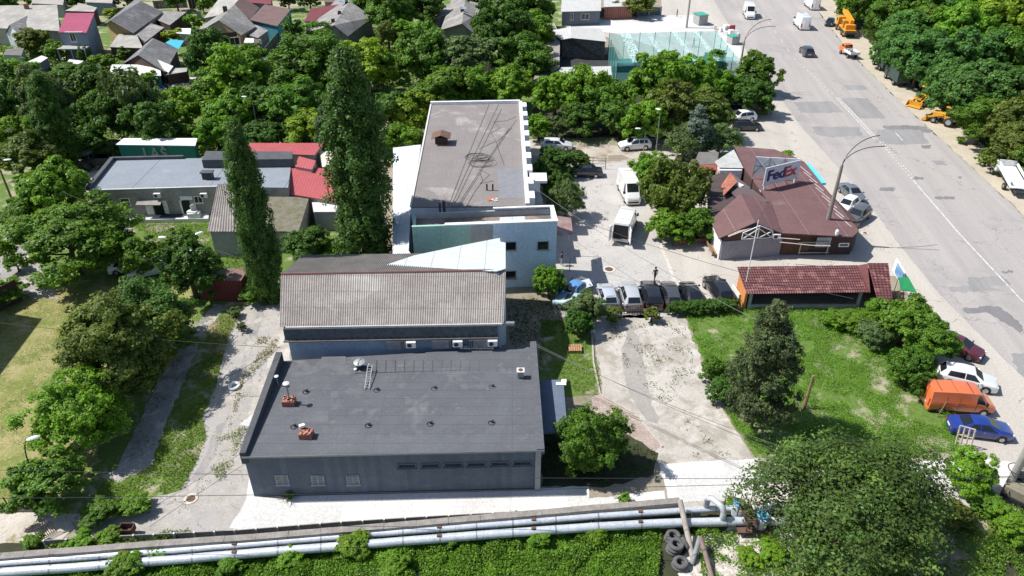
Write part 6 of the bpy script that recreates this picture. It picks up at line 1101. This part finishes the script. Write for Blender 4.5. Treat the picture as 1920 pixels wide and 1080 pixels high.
T(16,132,40,.6,'B','left edge above the dark firs'); T(25,190,56,1.,'D','at the left edge of the grove'); T(90,200,48,1.35,'G','tall greyish one left of the small poplar'); T(60,165,40,.9,'M','behind the tall greyish tree'); T(165,170,46,1.,'D','dark one right of the small poplar'); T(55,290,58,.7,'O','shaded by the lamp post at left'); T(15,255,45,.8,'B','left edge beside the smaller poplar'); T(180,225,44,1.,'D','shaded, left of the weeping willow'); T(245,195,54,1.15,'G','weeping willow in the middle of the left grove',size='willow'); T(285,235,50,.85,'D','dark below the willow'); T(345,205,48,.85,'B','light green right of the willow'); T(268,182,22,.8,'B','behind the willow'); T(155,265,38,.8,'D','beside the end of the workshop roof'); T(215,215,30,.8,'M','behind the willow at left'); T(405,250,36,.8,'B','just behind the leaning poplar top'); T(345,250,32,.6,'B','above the white roofed cabin end',kind='shrub')
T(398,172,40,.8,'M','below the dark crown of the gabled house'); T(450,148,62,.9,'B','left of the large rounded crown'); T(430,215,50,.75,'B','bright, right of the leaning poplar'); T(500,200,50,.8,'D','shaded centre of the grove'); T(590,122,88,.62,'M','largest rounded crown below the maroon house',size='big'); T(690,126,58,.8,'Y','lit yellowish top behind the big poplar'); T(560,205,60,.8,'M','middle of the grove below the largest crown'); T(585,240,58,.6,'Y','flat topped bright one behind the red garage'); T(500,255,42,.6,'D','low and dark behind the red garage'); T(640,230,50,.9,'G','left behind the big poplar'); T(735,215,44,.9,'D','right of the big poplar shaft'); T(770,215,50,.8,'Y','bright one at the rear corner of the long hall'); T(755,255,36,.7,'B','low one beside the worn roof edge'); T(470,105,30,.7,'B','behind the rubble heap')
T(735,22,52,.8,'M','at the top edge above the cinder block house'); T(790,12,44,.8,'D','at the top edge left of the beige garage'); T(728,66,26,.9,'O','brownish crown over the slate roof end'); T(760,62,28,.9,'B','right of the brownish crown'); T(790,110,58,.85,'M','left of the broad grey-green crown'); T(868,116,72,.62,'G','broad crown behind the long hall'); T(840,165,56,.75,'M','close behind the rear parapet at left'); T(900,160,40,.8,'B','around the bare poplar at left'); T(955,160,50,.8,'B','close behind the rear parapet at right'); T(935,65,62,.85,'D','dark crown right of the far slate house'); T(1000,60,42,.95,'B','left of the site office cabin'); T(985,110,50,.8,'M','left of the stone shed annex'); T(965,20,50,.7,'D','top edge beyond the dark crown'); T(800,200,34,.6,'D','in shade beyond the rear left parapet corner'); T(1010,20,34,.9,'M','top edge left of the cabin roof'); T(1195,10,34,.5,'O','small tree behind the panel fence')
# middle right
T(1042,182,44,.95,'B','first in the row right of the long hall'); T(1098,178,48,.95,'B','second in the row right of the long hall'); T(1140,205,42,.9,'M','third in the row right of the long hall'); T(1085,225,36,.8,'D','under the row of bright trees'); T(1010,238,26,.9,'B','against the toothed parapet top'); T(1045,238,24,.8,'G','grey shrub by the parked estate car',kind='shrub'); T(1165,225,36,.9,'D','dark behind the white crossover'); T(1160,180,34,.8,'M','small one before the netting'); T(1240,158,62,.8,'B','largest before the green netting'); T(1298,158,48,.85,'B','next to the largest before the netting'); T(1335,122,32,.85,'M','behind, against the netting corner'); T(1345,165,44,.75,'B','with pale blossom beside the road lamp'); T(1260,205,56,.85,'O','in front of the largest netting tree'); T(1210,228,42,.9,'B','above the white crossover'); T(1330,215,50,.75,'O','left of the white car by the picket fence'); T(1418,138,38,.85,'M','right of the tall road lamp'); T(1412,180,40,.8,'D','over the three cars by the picket fence'); T(1350,262,42,.7,'G','grey twiggy tree over the cafe back roof',size='open'); T(1285,268,36,.9,'G','grey twiggy tree beside the blue spruce',size='open'); T(1385,170,26,.8,'D','at the foot of the road lamp'); T(1475,290,14,.5,'B','behind the rooftop billboard',kind='shrub',size='small')
for x,y,r,c,p in ((12,4,26,'D','at the top left corner beyond the long roof'),(60,0,18,'B','at the top edge beside the concrete house'),(140,-4,22,'M','at the top edge between two street houses'),(236,-2,20,'D','at the top edge left of the big slate ridge'),(330,0,22,'M','at the top edge above the patterned street fence'),(395,0,20,'B','at the top edge right of the brown fence'),(540,2,18,'D','at the top edge right of the dark red back house'),(580,0,22,'M','at the top edge above the maroon roof'),(690,6,30,'M','at the top edge right of the cinder block house'),(900,2,26,'M','at the top edge behind the far slate house'),(1085,-6,20,'D','at the top edge behind the site office')): T(x,y,r,.85,c,p)
# right wood
W=[(1606,4,40,'M','at the top edge nearest the road'),(1662,2,44,'B','at the top edge behind the crane truck'),(1700,5,50,'M','at the top edge, middle of the wood'),(1770,5,56,'F','at the top edge right of the middle'),(1850,5,60,'M','at the top edge near the corner'),(1920,20,60,'O','in the top right corner'),(1662,36,38,'M','just behind the crane truck boom'),(1692,60,46,'F','second row, behind the pale orange pickup'),(1740,52,50,'M','second row middle'),(1805,58,56,'B','second row, lighter crown'),(1875,50,60,'Y','bright lit crown near the right edge'),(1676,92,38,'F','front row above the dark green trucks'),(1700,100,46,'F','front row right of the dark green trucks'),(1755,110,56,'F','third row, wide crown'),(1820,115,62,'F','third row, deep in the wood'),(1890,115,62,'M','third row at the right edge'),(1722,128,38,'F','overhanging the dark green trucks'),(1778,152,44,'F','overhanging the first digger'),(1805,170,58,'F','fourth row above the second digger'),(1870,175,60,'F','fourth row right'),(1930,180,55,'F','fourth row cut by the right edge'),(1825,205,34,'F','overhanging the second digger'),(1845,225,50,'M','front row right of the second digger'),(1905,235,56,'O','last bushy crown above the white truck'),(1895,275,46,'O','lowest crown directly above the white truck'),(1782,188,20,'F','between the two diggers'),(1955,290,50,'M','cut by the right edge above the white truck')]
for x,y,r,c,p in W: T(x,y,r,.85,c,p+' across the road' if 'edge' not in p else p)
for i,(x,y,r) in enumerate(((1575,24,9),(1800,262,10),(1850,300,18),(1880,318,16))): T(x,y,r,.5,'B','','small',kind='shrub',lab='low verge bush at the wood edge, %s from the far end'%['first','second','third','fourth'][i])
# ================= VEHICLES =================
def veh_mesh(st,wheels,wr,glass_seg,name,wind=None,side=True):
    """st: stations (x, halfwidth, z belt, z top, top halfwidth) from rear to front"""
    z0=.24 if wr<.4 else .4; V=[];Fc=[]
    for (x,hw,zb,zt,ht) in st: V+=[(x,-hw*.93,z0),(x,-hw,z0+.22),(x,-hw*.99,zb-.06),(x,-hw*.965,zb),(x,-ht,zt-.03*(zt-zb>.2)),(x,-ht*.86,zt),(x,ht*.86,zt),(x,ht,zt-.03*(zt-zb>.2)),(x,hw*.965,zb),(x,hw*.99,zb-.06),(x,hw,z0+.22),(x,hw*.93,z0)]
    n=12
    for i in range(len(st)-1):
        for k in range(n): Fc.append((i*n+k,i*n+(k+1)%n,(i+1)*n+(k+1)%n,(i+1)*n+k))
    Fc.append(tuple(range(n))[::-1]); Fc.append(tuple((len(st)-1)*n+k for k in range(n)))
    return V,Fc
def build_vehicle(name,label,cat,st,L,wb,wr,seg,color,group=None,van=False,glassroof=False,sidewin=None,opts=()):
    t=thing(name,label,cat,(0,0,0),group); V,Fc=veh_mesh(st,wb,wr,seg,name); m=MB(); m.add(V,Fc); b=m.build('body',PAINT,t,color=color)
    bm=bmesh.new(); bm.from_mesh(b.data); bmesh.ops.recalc_face_normals(bm,faces=bm.faces); bm.to_mesh(b.data); bm.free(); b.data.shade_smooth()
    try:
        b.data.set_sharp_from_angle(angle=R(34))
    except Exception: pass
    S=st; up=Vector((0,0,1))
    def panel(p,ins,off,nm,mat=GLASS,par_=t):
        p=[Vector(q) for q in p]; c=sum(p,Vector())/len(p); nr=(p[1]-p[0]).cross(p[-1]-p[0]).normalized()
        if nr.dot(c-Vector((c.x*.6,0,.7)))<0: nr=-nr
        q=[c+(x-c)*(1-ins)+nr*off for x in p]; q2=[x-nr*.03 for x in q]; k=len(q)
        return MB().add(q+q2,[tuple(range(k)),tuple(range(k,2*k))[::-1]]+[(i,(i+1)%k,k+(i+1)%k,k+i) for i in range(k)]).build(nm,mat,par_)
    for key,(i,j) in seg.items():
        if key in('windscreen','rear_window'):
            a,c=S[i],S[j]; panel([(a[0],-a[4],a[3]),(a[0],a[4],a[3]),(c[0],c[4],c[3]),(c[0],-c[4],c[3])],.10,.012,key)
    if sidewin:
        for s in (-1,1):
            for (x0,x1,x2,x3) in sidewin:
                def at(x,f):
                    for a,c in zip(S,S[1:]):
                        if a[0]<=x<=c[0]:
                            u=(x-a[0])/(c[0]-a[0]); hw=a[1]+(c[1]-a[1])*u; zb=a[2]+(c[2]-a[2])*u; zt=a[3]+(c[3]-a[3])*u; ht=a[4]+(c[4]-a[4])*u
                            return (x,s*(hw*.965+(ht-hw*.965)*f),zb+(zt-.03-zb)*f)
                    return (x,0,0)
                panel([at(x0,.08),at(x1,.08),at(x2,.88),at(x3,.88)],.03,.014,'side_window')
    if glassroof:
        a,c=S[seg['roof'][0]],S[seg['roof'][1]]; panel([(a[0],-a[4]*.8,a[3]),(a[0],a[4]*.8,a[3]),(c[0],c[4]*.8,c[3]),(c[0],-c[4]*.8,c[3])],.12,.01,'sunroof')
    for x in wb:
        for s in (-1,1):
            hw=max(q[1] for q in S); y=s*(hw-.09); w_=MB().lathe((x,y,wr),[(wr*.62,-.1),(wr*.95,-.11),(wr,-.07),(wr,.07),(wr*.95,.11),(wr*.62,.1)],20,axis='y').build('wheel',BLACK,t,smooth=True)
            MB().lathe((x,y+s*.095,wr),[(0,.012),(wr*.2,.015),(wr*.6,.01),(wr*.64,-.02)] if s>0 else [(0,-.012),(wr*.2,-.015),(wr*.6,-.01),(wr*.64,.02)],14,axis='y').build('rim',CHROME,w_)
            MB().lathe((x,s*(hw-.02),wr+.02),[(0,s*.008),(wr*1.12,s*.01),(wr*1.16,-s*.05)],20,axis='y').build('wheel_arch',BLACK,t)
    f=S[-1]; f2=S[-2]; r=S[0]; zf=f[2]-.05
    for s in (-1,1):
        MB().box((f2[0]+.02,s*f2[1]*.74,min(f2[2],zf+.12)-.02),((f[0]-f2[0])*1.3+.1,f2[1]*.34,.15),-s*.35 if not van else -s*.15).build('headlight',LAMPG,t)
        MB().box((r[0]+.05,s*r[1]*.88,r[2]-.03 if not van else 1.0),(.16,r[1]*.22,.16 if not van else .7)).build('tail_light',REDL,t)
        mx=S[seg['windscreen'][1]]; MB().box((mx[0]-.25,s*(mx[1]+.09),mx[2]+.08 if not van else mx[2]+.25),(.12,.2,.15 if not van else .35)).build('mirror',BLACK if van else PAINT,t,color=color)
    MB().box((f[0]+.01,0,.42 if not van else .5),(.08,f[1]*1.6,.16)).build('grille',BLACK,t); MB().box((r[0]-.01,0,.6),(.03,.5,.12)).build('number_plate',WHITE,t)
    if van: MB().box((0,0,z_:=.3),(L*.9,S[2][1]*2*.99,.14)).build('sill',BLACK,t)
    if van:
        for s in (-1,1):
            for x in (wb[1]-.75,-.35,-1.35): MB().box((x,s*(S[2][1]+.0),1.15),(.025,.02,1.3)).build('panel_seam',DARKM,t)
        for x in (-1.9,-.7,.5): MB().box((x,0,S[2][3]-.005 if L>5.5 else S[2][3]-.01),(.03,S[2][4]*1.7,.03)).build('roof_rib',DARKM if L<5.5 else STEEL,t)
        MB().box((r[0]-.0,0,1.4),(.03,.03,1.5)).build('door_seam',DARKM,t)
    else:
        for s in (-1,1):
            for x in (-.32,.72): MB().box((x,s*(S[3][1]-.004),.66),(.02,.02,.5)).build('door_seam',DARKM,t)
            MB().box((.0,s*(S[3][1]),.83),(.16,.03,.03)).build('door_handle',CHROME,t)
    return t
SED=[(-2.3,.66,.66,.72,.5),(-2.24,.80,.84,.93,.62),(-1.55,.89,.94,1.02,.66),(-.8,.9,.95,1.38,.56),(-.2,.9,.95,1.44,.58),(.35,.9,.94,1.40,.58),(1.2,.89,.90,1.0,.68),(2.0,.84,.78,.86,.62),(2.26,.70,.60,.68,.48)]
HAT=[(-2.05,.70,.72,.78,.5),(-2.0,.84,.92,1.0,.62),(-1.5,.88,.97,1.42,.56),(-.4,.89,.96,1.50,.58),(.25,.89,.94,1.46,.58),(1.05,.88,.92,1.02,.68),(1.85,.83,.80,.88,.62),(2.1,.68,.62,.70,.48)]
SUV=[(-2.3,.74,.80,.86,.55),(-2.26,.88,1.0,1.08,.68),(-1.85,.93,1.05,1.58,.60),(-.5,.94,1.04,1.68,.63),(.35,.94,1.03,1.62,.63),(1.1,.93,1.0,1.12,.74),(2.05,.88,.88,.98,.66),(2.32,.74,.68,.76,.52)]
EST=[(-2.3,.70,.70,.76,.52),(-2.26,.84,.90,.98,.62),(-1.8,.89,.95,1.42,.56),(-.4,.9,.95,1.49,.58),(.35,.9,.94,1.44,.58),(1.15,.89,.90,1.0,.68),(2.0,.84,.78,.86,.62),(2.28,.70,.60,.68,.48)]
VAN=[(-2.98,.90,1.25,2.45,.78),(-2.93,.98,1.3,2.58,.86),(-1.,.99,1.3,2.66,.86),(1.2,.99,1.3,2.62,.86),(1.5,.99,1.3,2.48,.80),(2.2,.98,1.18,1.48,.80),(2.82,.92,.98,1.12,.72),(2.98,.78,.70,.80,.6)]
OVAN=[(-2.6,.86,1.15,1.95,.74),(-2.54,.95,1.2,2.12,.80),(-.6,.96,1.2,2.2,.82),(1.0,.96,1.2,2.15,.80),(1.25,.95,1.18,2.05,.76),(1.95,.94,1.05,1.2,.78),(2.5,.88,.88,.98,.7),(2.62,.76,.66,.74,.58)]
KIND={'sedan':(SED,4.5,(-1.35,1.38),.32,{'windscreen':(5,6),'rear_window':(2,3),'roof':(3,5)},False,[(-1.25,-.35,-.35,-.8),(-.3,.85,.3,-.3)]),
'hatchback':(HAT,4.1,(-1.25,1.28),.32,{'windscreen':(4,5),'rear_window':(1,2),'roof':(2,4)},False,[(-1.4,-.3,-.3,-1.2),(-.25,.8,.2,-.25)]),
'suv':(SUV,4.6,(-1.38,1.4),.37,{'windscreen':(4,5),'rear_window':(1,2),'roof':(2,4)},False,[(-1.75,-.4,-.4,-1.6),(-.35,.85,.3,-.35)]),
'estate_car':(EST,4.55,(-1.35,1.38),.32,{'windscreen':(4,5),'rear_window':(1,2),'roof':(2,4)},False,[(-1.75,-.4,-.4,-1.6),(-.35,.85,.3,-.35)]),
'panel_van':(VAN,5.9,(-1.75,1.85),.36,{'windscreen':(4,5),'roof':(2,3)},True,[(1.15,1.95,1.45,1.15)]),
'delivery_van':(OVAN,5.2,(-1.55,1.75),.34,{'windscreen':(4,5),'roof':(2,3)},True,[(.95,1.7,1.2,.95)])}
CATN={'sedan':'car','hatchback':'car','suv':'car','estate_car':'car','panel_van':'van','delivery_van':'van'}
PROTO={}
def kids(o): return [c for c in bpy.data.objects if c.parent==o]
def car(kind,rear,front,color,label,group=None,glassroof=False,sc=1):
    key=(kind,glassroof)
    if key not in PROTO:
        st,L,wb,wr,seg,van,sw=KIND[kind]; t=build_vehicle(kind,label,CATN[kind],st,L,wb,wr,seg,color,group,van,glassroof,sw); PROTO[key]=t
        t2=t
    else:
        s=PROTO[key]; t2=s.copy(); COL.objects.link(t2)
        for ch in kids(s):
            c=ch.copy(); COL.objects.link(c); c.parent=t2
            for g_ in kids(ch): d=g_.copy(); COL.objects.link(d); d.parent=c
        if 'group' in t2.keys(): del t2['group']
    t2['label']=label; t2['category']=CATN[kind]
    if group: t2['group']=group
    for ch in kids(t2):
        if ch.name.split('.')[0] in ('body','mirror'): ch.color=(*color,1)
    a=G(*rear,.6); b=G(*front,.6); c=(a+b)/2; d=b-a; t2.location=(c.x,c.y,.02); t2.rotation_euler=(0,0,math.atan2(d.y,d.x)); t2.scale=(sc,sc,sc); return t2
W_=(.78,.78,.77); K_=(.012,.012,.014); S_=(.38,.39,.41)
GR='cars parked in a row behind the hedge'
car('hatchback',(1145,572),(1134,538),(.42,.45,.5),'pale silver hatchback with glass roof, left end of the parked row beside the gate',GR,True)
car('suv',(1187,572),(1176,536),(.40,.42,.43),'silver crossover with silver roof, second in the parked row',GR)
car('suv',(1226,572),(1216,534),K_,'black crossover with glass roof and roof rails, third in the parked row',GR,True)
car('estate_car',(1263,570),(1252,534),(.05,.05,.056),'charcoal grey estate with grey roof, fourth in the parked row',GR)
car('sedan',(1305,568),(1289,536),K_,'black sedan with a pale windscreen shade, fifth in the parked row',GR)
car('suv',(1356,556),(1337,530),(.014,.014,.016),'black crossover at the right end of the row beside the orange wall',GR,True)
car('sedan',(1068,552),(1092,532),(.10,.26,.52),'blue sedan with open bonnet in the shade of the blue building')
g=G(1098,532,1.1); tag(MB().box(g,(1.3,.9,.05),.5,.5).build('white_sheet',WHITE,org=g),'white sheet draped beside the blue sedan','sheet')
car('hatchback',(1090,572),(1066,566),(.35,.5,.52),'pale turquoise hatchback half hidden under the shrub by the blue building')
car('sedan',(1115,322),(1080,322),K_,'black sedan parked beside the railing gate')
car('estate_car',(1022,270),(1066,272),(.66,.67,.68),'silver white estate car parked by the verge behind the long hall')
car('suv',(1212,270),(1168,273),W_,'white crossover parked under the trees at the back of the yard')
car('suv',(1410,218),(1370,222),W_,'white crossover in front of the picket fence')
car('estate_car',(1382,236),(1418,236),K_,'black estate car parked in front of the white crossover by the road',)
for x,c,l in ((1357,(.45,.46,.47),'silver hatchback in tree shade, left of the three by the picket fence'),(1373,(.05,.05,.055),'dark hatchback in tree shade, middle of the three by the picket fence'),(1387,(.6,.6,.6),'pale hatchback in tree shade, right of the three by the picket fence')): car('hatchback',(x,200),(x+2,212),c,l)
car('sedan',(1582,348),(1612,374),(.13,.145,.17),'dark grey blue sedan with glossy roof nearest the road beside the cafe',None,True)
car('hatchback',(1602,374),(1575,395),W_,'white hatchback nosed in against the cafe wall',)
car('suv',(1622,394),(1592,416),(.09,.095,.10),'dark grey crossover nosed in behind the lamp post',)
car('estate_car',(1510,92),(1516,102),(.03,.035,.05),'dark estate car driving on the road') if False else car('suv',(1518,103),(1507,91),(.03,.035,.05),'dark blue black crossover driving away on the road',sc=1.08)
car('hatchback',(1560,36),(1552,48),K_,'black hatchback parked before the orange crane truck')
car('panel_van',(1397,12),(1412,42),W_,'white panel van driving towards the camera on the left lane',sc=1.12)
car('panel_van',(1513,56),(1492,36),W_,'white panel van driving away in the middle of the road',sc=1.12)
car('panel_van',(1532,18),(1512,2),W_,'white panel van driving away, cut by the top edge',sc=1.12)
car('panel_van',(1168,338),(1190,382),W_,'white panel van parked nose to the camera beside the weeping tree')
v=car('panel_van',(1163,448),(1181,405),W_,'white panel van with its rear doors open in the yard'); ORG[v]=Vector((0,0,0))
MB().box((-3.0,0,1.45),(.06,1.65,1.75)).build('dark_cargo_panel',plain('van_interior_shade',(.015,.015,.017),.9),v); MB().box((-3.1,0,.6),(.25,1.7,.12)).build('step',STEEL,v)  # flat near-black panel paints the shade inside the open van
MB().box((-3.45,-1.15,1.45),(.95,.06,1.8),.35).build('rear_door',WHITE,v); MB().box((-3.47,-1.19,1.85),(.62,.03,.6),.35).build('door_window',GLASS,v); MB().box((-3.42,1.10,1.45),(.95,.06,1.8),-.12).build('rear_door',WHITE,v)
car('sedan',(1782,642),(1806,652),(.10,.018,.028),'maroon sedan peeping out behind the lot trees')
car('suv',(1777,702),(1850,718),W_,'white crossover parked beside the orange van',sc=.98)
car('delivery_van',(1745,750),(1845,757),(.66,.16,.05),'faded orange delivery van parked at the edge of the green lot')
car('sedan',(1802,797),(1874,806),(.012,.035,.22),'deep blue sedan nearest the camera on the apron')
car('hatchback',(222,500),(262,494),W_,'white hatchback hidden under the trees by the dry field'); car('sedan',(262,508),(300,500),(.55,.62,.66),'pale blue sedan in the shade under the trees by the dry field')
# crane truck
def wheels(t,xs,hw,wr):
    for x in xs:
        for s in (-1,1):
            w_=MB().lathe((x,s*(hw-.14),wr),[(wr*.6,-.15),(wr,-.13),(wr,.13),(wr*.6,.15)],18,axis='y').build('wheel',BLACK,t,smooth=True); MB().lathe((x,s*(hw-.02),wr),[(0,s*.01),(wr*.35,s*.03),(wr*.62,-s*.02)],12,axis='y').build('rim',CHROME,w_)
def place(t,rear,front,z=.6):
    a=G(*rear,z); b=G(*front,z); c=(a+b)/2; t.location=(c.x,c.y,.02); t.rotation_euler=(0,0,math.atan2((b-a).y,(b-a).x)); ORG[t]=Vector((0,0,0))
ora=plain('crane_orange',(.72,.30,.02),.4); yl=plain('digger_yellow',(.60,.30,.025),.45)
t=thing('crane_truck','orange mobile crane truck parked with its boom laid forward over the cab','crane truck'); 
MB().box((3.6,0,1.9),(1.6,2.4,1.9)).build('cab',ora,t,bevel=.12); MB().box((4.36,0,2.2),(.1,2.1,.8)).build('windscreen',GLASS,t); [MB().box((3.7,s*1.21,2.25),(.9,.04,.6)).build('side_window',GLASS,t) for s in(-1,1)]
MB().box((-.6,0,1.05),(8.6,2.4,.35)).build('chassis',DARKM,t); MB().box((-1.4,0,1.4),(5.6,2.3,.35)).build('deck',ora,t,bevel=.05); MB().cyl((-1.6,0,1.55),.9,.4,20).build('turntable',ora,t)
MB().box((-1.2,.85,2.4),(1.5,.9,1.5)).build('operator_cab',ora,t,bevel=.08); MB().box((-1.2,1.31,2.6),(1.1,.03,.8)).build('cab_window',GLASS,t); MB().box((-2.9,0,2.1),(1.2,2.0,.9)).build('counterweight',ora,t,bevel=.06)
m=MB(); bar(m,(-2.6,-.35,2.9),(5.2,-.35,3.8),.75,.85); m.build('boom',ora,t); m=MB(); bar(m,(5.0,-.35,3.75),(6.2,-.35,3.9),.5,.55); m.build('boom_head',DARKM,t); m=MB(); bar(m,(-1.,-.35,1.8),(1.6,-.35,3.1),.2); m.build('lift_ram',CHROME,t)
m=MB(); [m.box((x,s*1.1,.9),(.3,.5,.5)) for x in(-4.3,.9) for s in(-1,1)]; m.build('outrigger',ora,t); wheels(t,(3.1,-1.6,-3.),1.25,.55); place(t,(1597,70),(1573,45))
# pickup truck
t=thing('flatbed_truck','small orange cab truck with white drop side bed','truck'); MB().box((1.4,0,1.15),(2.2,1.85,.85)).build('cab',plain('cab_orange',(.66,.17,.04),.45),t,bevel=.1); MB().box((1.1,0,1.85),(1.35,1.7,.6)).build('cab_roof',plain('cab_orange',(.66,.17,.04),.45),t,bevel=.12); MB().box((.40,0,1.85),(.04,1.4,.4)).build('rear_window',GLASS,t); [MB().box((1.1,s*.86,1.85),(1.,.03,.4)).build('side_window',GLASS,t) for s in(-1,1)]; MB().box((1.8,0,1.85),(.04,1.5,.42)).build('windscreen',GLASS,t)
MB().box((-1.2,0,.95),(2.9,1.95,.12)).build('bed',STEEL,t); m=MB(); [m.box((-1.2,s*.97,1.2),(2.9,.06,.45)) for s in(-1,1)]; [m.box((x,0,1.2),(.06,1.95,.45)) for x in(-2.65,.25)]; m.build('drop_side',WHITE,t); m=MB(); [m.box((-1.+.5*i,.2*(-1)**i,1.25),(.5,.4,.4),i) for i in range(4)]; m.build('load',M('grey_load',(.25,.25,.25),(.4,.4,.4),2),t); wheels(t,(1.6,-1.5),.95,.36); place(t,(1602,106),(1580,93))
# dark green trucks in the tree shade
gdk=plain('army_green',(.035,.06,.05),.6)
for i,(r_,f_,l) in enumerate((((1666,132),(1645,112),'dark green box truck under the trees, farther of two'),((1692,158),(1668,138),'dark green box truck under the trees, nearer of two'))):
    t=thing('box_truck',l,'truck',group='dark green trucks under the trees'); MB().box((2.3,0,1.5),(1.5,2.2,1.6)).build('cab',gdk,t,bevel=.1); MB().box((3.03,0,1.8),(.06,1.9,.6)).build('windscreen',GLASS,t); MB().box((-1.,0,1.8),(4.6,2.3,1.9)).build('cargo_box',gdk,t,bevel=.05); MB().box((0,0,.75),(6,1.9,.2)).build('chassis',DARKM,t); wheels(t,(2.1,-1.8),1.15,.48); place(t,r_,f_)
# diggers
def digger(label,rear,front):
    t=thing('backhoe_loader',label,'digger',group='yellow diggers in the tree shade'); MB().box((.9,0,1.35),(2.2,1.1,.75)).build('bonnet',yl,t,bevel=.08); MB().box((-.7,0,1.2),(1.6,1.5,.5)).build('chassis',yl,t,bevel=.05); MB().box((-.6,0,2.1),(1.35,1.4,1.3)).build('cab_glass',GLASS,t,bevel=.05); MB().box((-.6,0,2.85),(1.7,1.6,.14)).build('cab_roof',yl,t,bevel=.04)
    m=MB(); [bar(m,(.3,s*.75,1.6),(2.6,s*.75,.7),.16,.25) for s in(-1,1)]; m.build('loader_arm',yl,t); MB().add([(2.5,-1.2,.2),(3.3,-1.2,.15),(2.6,-1.2,1.0),(2.5,1.2,.2),(3.3,1.2,.15),(2.6,1.2,1.0)],[(0,1,2),(3,5,4),(0,3,4,1),(0,2,5,3)]).build('loader_bucket',yl,t)
    m=MB(); bar(m,(-1.5,0,1.1),(-2.6,0,3.3),.3,.35); m.build('boom',yl,t); m=MB(); bar(m,(-2.6,0,3.3),(-2.9,0,1.4),.22,.28); m.build('dipper_arm',yl,t); MB().box((-2.7,0,1.0),(.6,.7,.6),0,0,.4).build('bucket',yl,t,bevel=.04); wheels(t,(-.8,),1.15,.72); wheels(t,(1.5,),1.05,.45); place(t,rear,front,1.); return t
digger('yellow digger with raised rear arm under the trees, the farther one',(1742,180),(1722,188)); digger('yellow digger with front bucket towards the road, the nearer one',(1792,226),(1758,217))
# white truck at the right edge
t=thing('tow_truck','white truck with tilted flat bed at the right edge of the verge','truck'); MB().box((3.,0,1.5),(1.9,2.1,1.5)).build('cab',WHITE,t,bevel=.15); MB().box((3.93,0,1.85),(.06,1.8,.65)).build('windscreen',GLASS,t); [MB().box((3.1,s*1.06,1.85),(.9,.03,.5)).build('side_window',GLASS,t) for s in(-1,1)]; MB().box((3.95,0,.8),(.1,2.,.35)).build('bumper',plain('faded_red',(.5,.12,.1),.5),t)
MB().box((-1.4,0,.75),(6.6,1.,.25)).build('chassis',DARKM,t); m=MB(); bar(m,(1.6,0,1.75),(-4.,0,1.1),2.1,.14); m.build('flat_bed',WHITE,t); m=MB(); [bar(m,(1.5,s*1.02,2.3),(-3.6,s*1.02,1.7),.06,.4) for s in(-1,1)]; m.box((1.75,0,2.1),(.1,2.1,1.0)); m.build('bed_side',WHITE,t); m=MB(); [bar(m,(.3-2.2*i,-1.1,1.1),(-.6-2.2*i,-1.6,.25),.14) for i in range(2)]; m.build('ramp',M('pinkish_wood',(.5,.36,.28),(.4,.3,.25),1),t); wheels(t,(2.9,-2.),1.1,.45); place(t,(1908,352),(1876,312),1.)
# military style vehicle, lower right
sd=M('sand_paint',(.24,.22,.16),(.2,.18,.13),1.5,8); t=thing('sand_off_roader','boxy sand coloured off-road vehicle cut by the lower right edge','off-road vehicle'); MB().box((0,0,1.15),(4.4,1.9,.8)).build('body',sd,t,bevel=.1); MB().box((-.5,0,1.85),(3.,1.75,.75)).build('cabin',sd,t,bevel=.1); MB().box((1.02,0,1.85),(.05,1.5,.5)).build('windscreen',GLASS,t); m=MB(); [m.box((x,s*.885,1.87),(.9,.03,.42)) for x in(-1.4,-.3,.5) for s in(-1,1)]; m.build('side_window',GLASS,t); MB().box((2.25,0,.75),(.15,1.9,.2)).build('bumper',DARKM,t); [MB().lathe((2.22,s*.65,1.2),[(0,.0),(.14,.02)],12,axis='y').build('headlight',LAMPG,t) for s in(-1,1)]; wheels(t,(1.4,-1.4),1.,.46); place(t,(1935,880),(1905,940))
